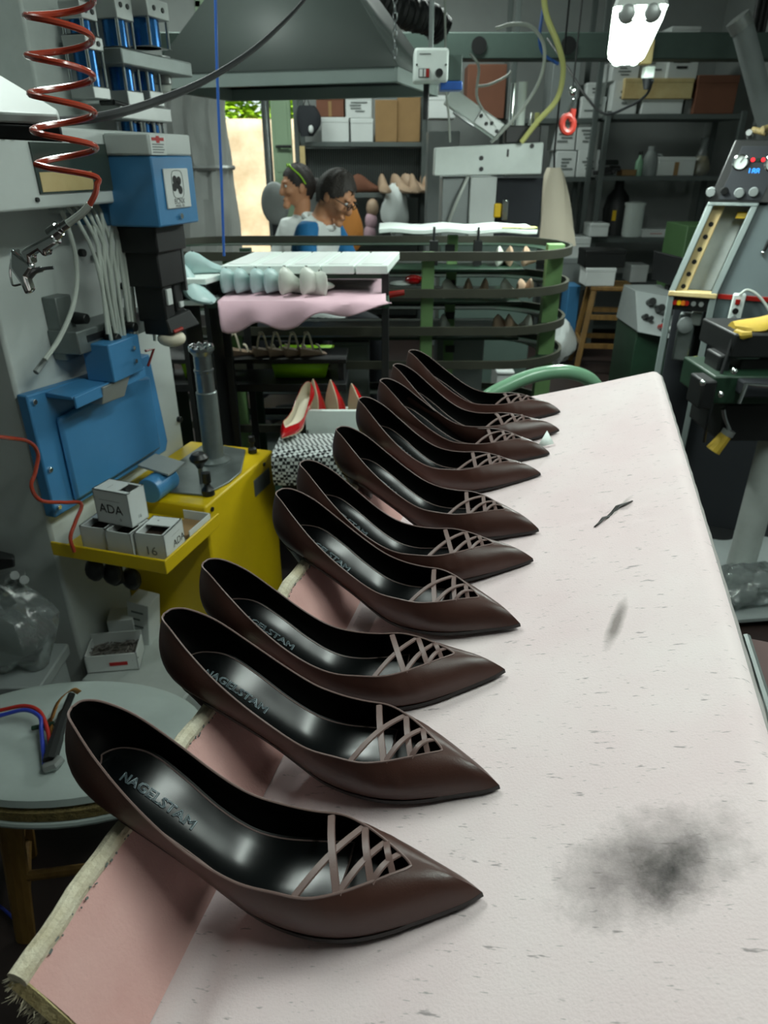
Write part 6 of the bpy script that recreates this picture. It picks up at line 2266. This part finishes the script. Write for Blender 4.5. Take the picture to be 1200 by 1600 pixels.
def person(name, label, loc, yaw, lean, head_c, head_R, arms, region, seat=.45):
    root = thing(name, label, 'person', loc)
    root.rotation_euler = (0, 0, yaw)
    L = lambda z: lean * max(0, z - .55)
    pel = (0, 0, seat + .11)
    up = (L(.99), 0, .985)
    ch = [[(pel, (.155, .125)), ((L(.70), 0, .71), (.140, .115)), ((L(.87), 0, .86), (.150, .120)), (up, (.135, .105)), ((L(1.06) + .005, 0, 1.055), .058), (tuple(head_c - head_R @ np.array((.022, 0, .085))), .052), (tuple(head_c - head_R @ np.array((.01, 0, .03))), .05)]]
    for s, (elb, wri, hnd) in zip((1, -1), arms):
        sh = (L(1.0), s * .165, 1.0)
        ch.append([(up, (.135, .105)), (sh, .066), (((sh[0] * .5 + elb[0] * .5), (sh[1] * .5 + elb[1] * .5), (sh[2] * .5 + elb[2] * .5)), .054), (elb, .044), (((elb[0] + wri[0]) / 2, (elb[1] + wri[1]) / 2, (elb[2] + wri[2]) / 2), .038), (wri, .027), (hnd, (.036, .018))])
        d = unit(np.array(hnd) - np.array(wri))
        sd = unit(np.cross(d, (0, 0, 1)))
        upv = np.cross(sd, d)
        hp = np.array(hnd)
        for q, (off, ln) in enumerate(((-.026, .070), (-.009, .080), (.009, .076), (.026, .060))):
            b0 = hp + sd * off + d * .02
            ch.append([(hnd, (.036, .018)), (tuple(b0), .010), (tuple(b0 + d * ln * .5 - upv * .010), .009), (tuple(b0 + d * ln * .9 - upv * .032), .0075)])
        tb_ = hp + sd * (-.034 * s) - d * .02
        ch.append([(hnd, (.036, .018)), (tuple(tb_), .011), (tuple(tb_ + sd * (-.018 * s) + d * .03), .010), (tuple(tb_ + sd * (-.020 * s) + d * .055 - upv * .01), .008)])
    for s in (1, -1):
        ch.append([(pel, (.155, .125)), ((.06, s * .095, seat + .09), .100), ((.26, s * .11, seat + .075), .082), ((.44, s * .12, seat + .05), .062), ((.43, s * .12, seat * .55), .054), ((.41, s * .12, .10), .040), ((.46, s * .125, .045), .040), ((.56, s * .13, .035), .034)])
    bm_me = skin_mesh(ch, pel)
    hm = head_shape(head_c, head_R).mesh('head_tmp')
    import bmesh
    bm = bmesh.new()
    bm.from_mesh(bm_me)
    bm.from_mesh(hm)
    me = bpy.data.meshes.new('body')
    bm.to_mesh(me)
    bm.free()
    tmp = bpy.data.objects.new('body_tmp', me)
    COL.objects.link(tmp)
    rm = tmp.modifiers.new('remesh', 'REMESH')
    rm.mode = 'VOXEL'
    rm.voxel_size = .0068
    rm.use_smooth_shade = True
    sm = tmp.modifiers.new('smooth', 'SMOOTH')
    sm.factor = .5
    sm.iterations = 2
    out = eval_mesh(tmp)
    bpy.data.objects.remove(tmp)
    out.name = 'body'
    out.materials.clear()
    names = []
    for p in out.polygons:
        c = p.center
        nm = region(c)
        if nm not in names:
            names.append(nm)
            out.materials.append(MATS[nm])
        p.material_index = names.index(nm)
        p.use_smooth = True
    b = bpy.data.objects.new('body', out)
    COL.objects.link(b)
    b.parent = root
    return root

def head_part(root, H, RH, mb, name, material):
    mb.v = [tuple(H + RH @ np.array(p)) for p in mb.v]
    return mb.build(name, material, root, local=True)

def hair_cap(front, side_low, back_low, grow=1.07, bump_=.004):
    """shell around the skull: kept above a hairline that falls from the forehead to the nape"""
    m = MB()
    n, k = 36, 26
    P = {}
    for j in range(k + 1):
        th = math.pi * j / k
        for i in range(n):
            a = 2 * math.pi * i / n
            x, y, z = math.sin(th) * math.cos(a), math.sin(th) * math.sin(a), -math.cos(th)
            fx = .098 if x > 0 else .100
            py = .076 * y
            px = fx * x
            if z < 0:
                py *= 1 + .30 * z
                px *= 1 + .22 * z
            q = np.array((px, py, .118 * z)) * grow + np.array((-.004, 0, .006))
            q += unit(q) * bump_ * math.sin(9 * a + 5 * th)
            line = front + (back_low - front) * np.clip((.075 - q[0]) / .15, 0, 1) ** .62
            if abs(y) > .55 and -.03 < q[0] < .03:
                line = max(line, side_low)
            P[(j, i)] = (q, q[2] > line)
    vs, fs, idx = [], [], {}
    for key, (q, ok) in P.items():
        idx[key] = len(vs)
        vs.append(q)
    for j in range(k):
        for i in range(n):
            q4 = [(j, i), (j, (i + 1) % n), (j + 1, (i + 1) % n), (j + 1, i)]
            if all(P[c][1] for c in q4):
                fs.append(tuple(idx[c] for c in q4))
    used_ = sorted({i for f in fs for i in f})
    re_ = {o: n_ for n_, o in enumerate(used_)}
    m.add([vs[i] for i in used_], [tuple(re_[i] for i in f) for f in fs])
    return m

def eyes(root, H, RH):
    for s in (-1, 1):
        head_part(root, H, RH, MB().sphere((.083, s * .031, .012), (.009, .013, .009), 12, 8), 'eye', 'card_white')
        head_part(root, H, RH, MB().sphere((.0905, s * .031, .012), (.003, .006, .006), 10, 6), 'iris', 'print_black')
        head_part(root, H, RH, MB().tube(catmull([(.088, s * .014, .032), (.090, s * .030, .038), (.080, s * .048, .034)], 3), [.004] * 7, 6), 'eyebrow', 'hair_dark')
    head_part(root, H, RH, MB().sphere((.1005, 0, -.0685), (.004, .020, .0028), 10, 6), 'mouth', 'board_brown')

def work_stool(label, x, y, z):
    t = thing('work_stool', label, 'stool', (x, y, 0))
    MB().lathe([(.16, z - .05), (.17, z - .03), (.165, z - .006), (.10, z)], n=24).build('seat', 'cloth_dark', t, local=True)
    MB().cyl((0, 0, .05), (0, 0, z - .05), .025).build('column', 'black_metal', t, local=True)
    for k in range(5):
        a = 2 * math.pi * k / 5
        MB().tube([(0, 0, .08), (.22 * math.cos(a), .22 * math.sin(a), .02)], [.022, .016], 8).build('foot', 'black_metal', t, local=True)

# the woman in the white top: faces left, slightly towards the camera
wp = at(466, 292, 4.75)
yaw_w = math.radians(222)
hz_w = wp[2]
Hw = np.array((.030, 0, 1.235))
RHw = rotz(math.radians(-24)) @ roty(math.radians(4))
def reg_w(c):
    if c.z > 1.075 or (c.z > 1.03 and c.x > .10 and abs(c.y) < .05):
        return 'skin'
    if c.z > .86 or (c.x < .24 and c.z > .56):
        return 'cloth_white' if abs(c.y) < .235 and not (c.x > .17 and c.z < .80) else 'skin'
    if c.x > .17 and c.z > .62:
        return 'skin'
    return 'cloth_dark'
loc_w = np.array([wp[0], wp[1], 0.0]) - rotz(yaw_w) @ np.array((Hw[0], 0, 0)) + np.array((0, 0, hz_w - Hw[2]))
pw = person('person', 'person with dark hair pulled back, white top, sunglasses on head, facing left', loc_w, yaw_w, .02, Hw, RHw,
            [((.12, .21, .76), (.30, .13, .80), (.36, .11, .81)), ((.12, -.21, .76), (.30, -.13, .80), (.36, -.11, .81))], reg_w)
hr = hair_cap(.066, -.01, -.085)
head_part(pw, Hw, RHw, hr, 'hair', 'hair_dark')
head_part(pw, Hw, RHw, MB().sphere((-.115, 0, .0), (.035, .038, .042), 14, 10), 'hair_bun', 'hair_dark')
eyes(pw, Hw, RHw)
gl_ = MB()
for s in (-1, 1):
    ring = [(.040 + .006 * math.sin(t_), s * (.034 + .024 * math.cos(t_)), .120 + .012 * math.sin(t_) - .012 * abs(math.cos(t_))) for t_ in np.linspace(0, 2 * math.pi, 18, endpoint=False)]
    gl_.tube(ring, .0045, 6, closed=True)
    gl_.tube(catmull([(.038, s * .060, .108), (-.005, s * .084, .060), (-.03, s * .084, .015)], 5), .004, 6)
head_part(pw, Hw, RHw, gl_, 'sunglasses', 'lime')
work_stool('dark work stool under the person in the white top', loc_w[0], loc_w[1], .455 + (hz_w - Hw[2]) - .02)

# the man in the white vest: faces right, bent over his work
mp_ = at(524, 306, 3.95)
yaw_m = math.radians(-22)
Hm = np.array((.255, 0, 1.17))
RHm = roty(math.radians(34))
def reg_m(c):
    hd_d = (np.array(c) - Hm)
    if hd_d @ hd_d < .155 ** 2 and (RHm.T @ hd_d)[2] > -.155 and c.x > .135:
        return 'skin'
    if c.z > 1.085 and c.x > .10:
        return 'skin'
    if abs(c.y) > .135 and c.z > .70 and c.x < .34:
        return 'cloth_blue'
    if c.x > .30 and c.z > .62:
        return 'skin'
    if c.z > .58 and c.x < .40:
        return 'cloth_white'
    return 'cloth_dark'
loc_m = np.array([mp_[0], mp_[1], 0.0]) - rotz(yaw_m) @ np.array((Hm[0], 0, 0)) + np.array((0, 0, mp_[2] - Hm[2]))
pm = person('person', 'person with short dark hair and glasses, white vest over blue sleeves, bent forward', loc_m, yaw_m, .34, Hm, RHm,
            [((.26, .22, .80), (.46, .13, .84), (.52, .11, .84)), ((.22, -.24, .80), (.44, -.14, .82), (.50, -.12, .82))], reg_m)
head_part(pm, Hm, RHm, hair_cap(.066, -.045, -.095, 1.09, .003), 'hair', 'hair_grey')
eyes(pm, Hm, RHm)
gm = MB()
for s in (-1, 1):
    ring = [(.108, s * (.033 + .022 * math.cos(t_)), .010 + .016 * math.sin(t_)) for t_ in np.linspace(0, 2 * math.pi, 18, endpoint=False)]
    gm.tube(ring, .0028, 6, closed=True)
    gm.tube([(.106, s * .055, .014), (.05, s * .080, .014), (-.01, s * .083, .010)], .0026, 6)
gm.tube([(.108, -.011, .012), (.111, 0, .014), (.108, .011, .012)], .0026, 6)
head_part(pm, Hm, RHm, gm, 'glasses', 'black_plastic')
# vest collar
cl_ = [np.array((.155 + .075 * math.cos(a), .085 * math.sin(a), 1.045 + .03 * math.cos(a + math.pi))) for a in np.linspace(0, 2 * math.pi, 24, endpoint=False)]
MB().tube(cl_, .016, 8, closed=True).build('vest_collar', 'cloth_white', pm, local=True)
work_stool('dark work stool under the person in the white vest', loc_m[0], loc_m[1], .455 + (mp_[2] - Hm[2]) - .02)
ob = blob('orange_cloth', 'orange cloth bundle showing behind the bent person in the vest', 'cloth', at(541, 358, 4.6), (.10, .10, .16), 'cloth_orange', 5, .08)
zob = at(541, 358, 4.6)[2] - .16
MB().bb(-.12, .12, -.1, .1, -zob, .01).build('support_box', 'cloth_dark', ob, local=True)
# their bench
wbn = thing('work_bench', 'low dark work bench in front of the two seated people', 'bench', (at(480, 400, 3.75)[0] + .1, 3.72, 0))
zb2 = .76
MB().bb(-.75, .55, -.10, .0, zb2 - .03, zb2).build('top', 'wood', wbn, local=True, bevel=.004)
for x in (-.7, .5):
    MB().bb(x - .02, x + .02, -.08, -.03, 0, zb2 - .03).build('leg', 'green_grey', wbn, local=True)
# ------------------------------------------------------------------ round grey stool at lower left, with clutter
SZ2 = .44
sc_ = np.array([-.60, .985, 0])
gs = thing('padded_stool', 'round padded grey stool with a gold trim, at lower left', 'stool', sc_)
gs.scale = (1.12, .66, 1)
R0 = .235
MB().lathe([(R0 - .012, SZ2 - .030), (R0, SZ2 - .022), (R0 - .004, SZ2 - .008), (R0 - .03, SZ2), (.05, SZ2 + .002), (.001, SZ2 + .002)], n=48).build('seat_pad', 'seat_grey', gs, local=True)
MB().lathe([(R0 - .006, SZ2 - .058), (R0 + .002, SZ2 - .054), (R0 + .002, SZ2 - .034), (R0 - .008, SZ2 - .030)], n=48).build('trim_band', 'gold_trim', gs, local=True)
MB().tube([(R0 * math.cos(a), R0 * math.sin(a), SZ2 - .064) for a in np.linspace(0, 2 * math.pi, 48, endpoint=False)], .008, 8, closed=True).build('piping', 'seat_grey', gs, local=True)
for k in range(4):
    a = math.pi / 4 + k * math.pi / 2 + .25
    MB().tube([(.15 * math.cos(a), .15 * math.sin(a), SZ2 - .06), (.21 * math.cos(a), .21 * math.sin(a), 0)], [.022, .018], 10).build('leg', 'wood', gs, local=True)
    b = a + math.pi / 2
    for z, k_ in ((.17, .185), (.06, .2)):
        if z > .1 or k % 2:
            MB().tube([(k_ * math.cos(a), k_ * math.sin(a), z), (k_ * math.cos(b), k_ * math.sin(b), z)], .012, 8).build('rung', 'wood', gs, local=True)
def onseat(u, v, dz=0.0):
    return atz(u, v, SZ2 + .004 + dz)
tl_ = thing('hand_tool', 'black hand tool with orange tape strips lying on the grey stool', 'tool', onseat(88, 1170))
MB().tube(catmull([onseat(78, 1190, .012), onseat(90, 1150, .016), onseat(102, 1110, .02), onseat(112, 1085, .025)], 5), [.013] * 5 + [.011] * 5 + [.007] * 6, 8).build('grip', 'black_plastic', tl_)
for P in ([(80, 1125, .02), (92, 1095, .035), (112, 1078, .045), (124, 1082, .03)], [(78, 1122, .01), (80, 1150, .008), (85, 1165, .006)]):
    q_ = catmull([onseat(*p) for p in P], 5)
    MB().grid([[p + np.array((-.005, 0, -.004)), p + np.array((.005, 0, .004))] for p in q_]).build('orange_strip', 'orange_rope', tl_, solid=.0015)
MB().tube([onseat(50, 1138, .008), onseat(85, 1130, .012)], .0045, 8).build('pin', 'dark_green', tl_)
MB().tube([onseat(70, 1200, .008), onseat(86, 1195, .012), onseat(95, 1185, .014)], .009, 8).build('connector', 'alu', tl_)
for nm, col_, off in (('red_cable', 'cable_red', 0), ('blue_cable', 'cable_blue', 8)):
    t = thing(nm, 'thin %s cable arching over the grey stool to the hand tool' % nm.split('_')[0], 'cable', onseat(20, 1110 + off))
    P = catmull([onseat(-40, 1118 + off, .02), onseat(0, 1110 + off, .02), onseat(38, 1103 + off * .8, .03), onseat(62, 1112 + off, .03), onseat(74 - off * 1.2, 1140, .02), onseat(78 - off * 1.4, 1168, .012), onseat(74 - off * .6, 1194, .008)], 6)
    MB().tube(P, .0038, 8).build('wire', col_, t)
pw_ = thing('purple_wire', 'thin purple wire on the floor at the lower left edge', 'wire', atz(20, 1430, .02))
MB().tube(catmull([atz(-60, 1370, .004), atz(5, 1420, .004), atz(40, 1452, .004), atz(110, 1490, .004)], 5), .003, 6).build('wire', 'cable_blue', pw_)
blob('plastic_bag', 'clear crumpled plastic bag beside the grey stool at the left edge', 'bag', np.array((at(25, 1030, 1.28)[0], 1.28, .46)), (.11, .07, .10), 'plastic_film', 12, .3)
# low grey shelf under the bag, behind the stool
ls_ = thing('low_shelf', 'low grey metal stand beside the machine column', 'stand', (-.88, 1.28, 0))
MB().bb(-.16, .12, -.08, .08, .33, .36).build('top', 'plastic_grey', ls_, local=True, bevel=.004)
for sx in (-.14, .10):
    MB().bb(sx - .012, sx + .012, -.06, .06, 0, .33).build('leg', 'plastic_grey', ls_, local=True)
# bracket with clamp parts at the left edge
bk_ = thing('clamp_bracket', 'grey clamp bracket with steel fittings on the column side', 'bracket', at(15, 940, 1.3))
MB().hexa([at(-40, 965, 1.30), at(38, 918, 1.30), at(38, 905, 1.42), at(-40, 930, 1.42), at(-40, 945, 1.30), at(40, 900, 1.30), at(40, 888, 1.42), at(-40, 905, 1.42)]).build('plate', 'alu', bk_, bevel=.003)
MB().hexa([at(-40, 900, 1.32), at(24, 886, 1.32), at(24, 876, 1.42), at(-40, 880, 1.42), at(-40, 870, 1.32), at(22, 872, 1.32), at(22, 866, 1.42), at(-40, 850, 1.42)]).build('block', 'black_metal', bk_, bevel=.004)
for u, v in ((15, 905), (30, 912), (5, 930)):
    MB().cyl(at(u, v, 1.32), at(u + 8, v - 6, 1.29), .010, n=10).build('bolt', 'chrome', bk_)

# cartons below the tray
def open_box(name, label, c, w, d, h, rz, material, contents, group=None, red=False):
    t = thing(name, label, 'box', c, group)
    t.rotation_euler = (0, 0, math.radians(rz))
    th = .003
    m = MB().bb(-w, w, -d, d, 0, th).bb(-w, w, -d, -d + th, 0, h).bb(-w, w, d - th, d, 0, h * 1.25).bb(-w, -w + th, -d, d, 0, h).bb(w - th, w, -d, d, 0, h)
    m.build('carton', material, t, local=True, smooth=False)
    if contents:
        c_ = MB()
        for k in range(60):
            q_ = np.array((RNG.uniform(-.85, .85) * w, RNG.uniform(-.8, .8) * d, h * (.55 + .25 * RNG.random())))
            c_.box(q_, (.022, .003, .003), rotz(RNG.random() * 6.3) @ rotx(RNG.random()))
        c_.bb(-w + .004, w - .004, -d + .004, d - .004, .004, h * .55)
        o = c_.build('nails', contents, t, local=True, smooth=False)
        o['kind'] = 'stuff'
    if red:
        MB().bb(-w * .1, w * .6, -d - .0012, -d - .0002, h * .35, h * .55).build('red_print', 'print_red', t, local=True)
    return t
GB = 'cartons on the grey step beside the yellow base'
# grey step
stp = thing('machine_step', 'grey steel step beside the yellow machine base', 'step', mw((.05, -.16, 0)))
stp.rotation_euler = (0, 0, MROT)
MB().bb(-.10, .16, -.15, .13, 0, .26).build('block', 'white_paint_dirty', stp, local=True, bevel=.006)
zst = .262
p = atz(170, 1045, zst)
open_box('nail_box', 'open white box full of nails with red print beside the grey stool', (p[0] + .01, p[1] + .03, zst), .062, .040, .050, 8, 'card_white', 'stone', GB, True)
def std_box(u, v, w, d, h, rz, tilt, material, label, marks):
    p = atz(u, v, zst)
    t = thing('tack_carton', label, 'box', (p[0], p[1], zst), GB)
    t.rotation_euler = (0, math.radians(tilt), math.radians(rz))
    MB().bb(-w, w, -d, d, 0, h).build('carton', material, t, local=True, bevel=.002)
    if marks:
        mm_ = MB()
        for k in range(4):
            mm_.bb(-w * .6, w * (.2 + .3 * (k % 2)), -d - .0012, -d - .0002, h * (.25 + .17 * k), h * (.29 + .17 * k))
        mm_.build('print_lines', 'print_grey', t, local=True)
    return t
std_box(198, 1000, .032, .03, .085, 10, 0, 'card_white', 'plain white upright carton under the yellow tray', False)
std_box(226, 995, .030, .03, .13, -12, 8, 'card_white', 'leaning printed white carton against the yellow base', True)
dk_ = thing('dark_fittings', 'dark hose fittings hanging under the yellow tray', 'fittings', mw((.05, -.12, .5)))
for k in range(5):
    p = mw((.0 + .03 * k, -.10 - .02 * (k % 2), .56 - .025 * k))
    MB().sphere(p, (.022, .02, .03), 10, 7).build('fitting', 'black_metal', dk_)
MB().cyl(mw((.05, -.12, .50)), mw((.05, -.12, .606)), .012).build('stem', 'black_metal', dk_)

# ------------------------------------------------------------------ red pumps and the checked cushion
RED = dict(upper='red_patent', lining='insock_cream', edge='red_patent', insole='insock_cream', sole='sole_beige', heel='red_patent', strap='red_patent', print='print_black')
rp0 = thing('pump', 'red patent pump standing on the checked cushion', 'shoe', group='red patent pumps by the checked cushion')
shoe_parts(1, rp0, RED, straps=False, text=False)
ZCU = at(470, 690, 1.86)[2]
p = at(441, 690, 1.86)
ax = unit((-.34, -.92, .05))
az = np.array((0, 0, 1.0)) - ax * ax[2]
az = unit(az)
R_ = np.stack([ax, np.cross(az, ax), az], 1)
p[2] = ZCU + .012
set_matrix(rp0, R_ * .78, p - R_ @ np.array((.262, .01, .004)) * .78)
for k, (u, v, tl2) in enumerate(((490, 592, 12), (517, 593, 16), (550, 599, 20))):
    o = copy_tree(rp0)
    o['label'] = ['upturned red pump showing its beige sole, left of three by the cushion', 'upturned red pump showing its beige sole, middle of three by the cushion', 'upturned red pump showing its beige sole, right of three by the cushion'][k]
    ax = unit((-.02 - .10 * k, .30, 1.0))
    az0 = unit((.62, .62, 0))
    az = unit(az0 - ax * (az0 @ ax))
    R_ = np.stack([ax, np.cross(az, ax), az], 1)
    p = at(u, v, 2.12)
    set_matrix(o, R_ * .9, p - R_ @ np.array((.262, .01, .004)) * .9)
cu = thing('checked_cushion', 'black and white checked cushion on a dark stand, carrying a red pump', 'cushion', (at(500, 700, 1.9)[0], 1.92, ZCU - .11))
x0_, x1_ = at(430, 700, 1.85)[0], at(600, 700, 1.85)[0]
rows = []
prof = [(1.78, -.10), (1.765, -.05), (1.775, -.012), (1.80, .0), (1.90, -.012), (1.985, -.022), (2.0, -.04), (2.0, -.10)]
for i in range(17):
    t_ = i / 16
    x = x0_ + (x1_ - x0_) * t_
    e_ = 1 - max(0, abs(t_ - .5) * 2 - .9) * 3
    rows.append([(x, y, ZCU + z * (1 if z < -.05 else e_) - (0 if z < -.05 else .02 * (1 - e_))) for y, z in prof])
mb = MB().grid(rows, cv=True)
mb.add(rows[0], [tuple(range(len(prof)))])
mb.add(rows[-1], [tuple(range(len(prof)))])
mb.build('cushion', 'houndstooth', cu)
MB().bb(x0_ + .02, x1_ - .02, 1.80, 1.99, ZCU - .14, ZCU - .10).build('pad_base', 'cloth_dark', cu, bevel=.004)
for x in (x0_ + .06, x1_ - .06):
    MB().bb(x - .02, x + .02, 1.86, 1.93, 0, ZCU - .14).build('stand_leg', 'black_metal', cu)
cr = thing('white_crate', 'white rimmed crate holding upturned red pumps behind the cushion', 'crate', (at(520, 650, 2.05)[0], 2.12, ZCU - .25))
x0_, x1_ = at(478, 645, 2.05)[0], at(585, 645, 2.05)[0]
zr = at(515, 640, 2.04)[2]
MB().bb(x0_, x1_, 2.03, 2.045, zr - .20, zr).build('front_wall', 'tray_white', cr, bevel=.003)
MB().bb(x0_, x1_, 2.24, 2.255, zr - .20, zr - .06).build('back_wall', 'tray_white', cr, bevel=.003)
MB().bb(x0_, x0_ + .01, 2.03, 2.25, zr - .20, zr - .06).build('side_wall', 'tray_white', cr, bevel=.003)
MB().bb(x1_ - .01, x1_, 2.03, 2.25, zr - .20, zr - .06).build('side_wall', 'tray_white', cr, bevel=.003)
MB().bb(x0_, x1_, 2.03, 2.25, zr - .21, zr - .20).build('bottom', 'tray_white', cr)
for x in (x0_ + .03, x1_ - .03):
    MB().bb(x - .015, x + .015, 2.10, 2.18, 0, zr - .21).build('leg', 'black_metal', cr)

# ------------------------------------------------------------------ pale green tube chair behind the board
gt = thing('tube_chair', 'chair frame of pale green bent steel tube behind the felt board', 'chair', (.40, 1.72, 0))
YT = 1.62
P = [(758, 665), (748, 642), (760, 622), (790, 604), (830, 588), (870, 581), (900, 584), (922, 594), (936, 610)]
pts = catmull([at(u, v, YT + .10 * i / 8) for i, (u, v) in enumerate(P)], 7)
pts = [np.array((pts[0][0] - .01, pts[0][1], .02))] + [np.array((pts[0][0] - .005, pts[0][1], pts[0][2] * .6))] + pts + [np.array((pts[-1][0] + .02, pts[-1][1] + .01, pts[-1][2] * .6)), np.array((pts[-1][0] + .03, pts[-1][1] + .02, .02))]
MB().tube(pts, .0175, 12).build('tube_frame', 'green_pale', gt)
zs_ = .46
MB().bb(.26, .55, 1.66, 1.98, zs_ - .02, zs_).build('seat', 'dark_green', gt, bevel=.006)
for x in (.27, .54):
    MB().cyl((x, 1.96, 0), (x, 1.96, zs_ - .02), .014, n=10).build('rear_leg', 'green_pale', gt)
pcard = thing('paper_scrap', 'small white paper scrap tucked under the eighth pump', 'paper', tw(-.19, -.30, 0))
MB().add([tw(-.205, -.305, .004), tw(-.178, -.300, .004), tw(-.186, -.285, .022)], [(0, 1, 2)]).build('scrap', 'tray_white', pcard, solid=.0006)
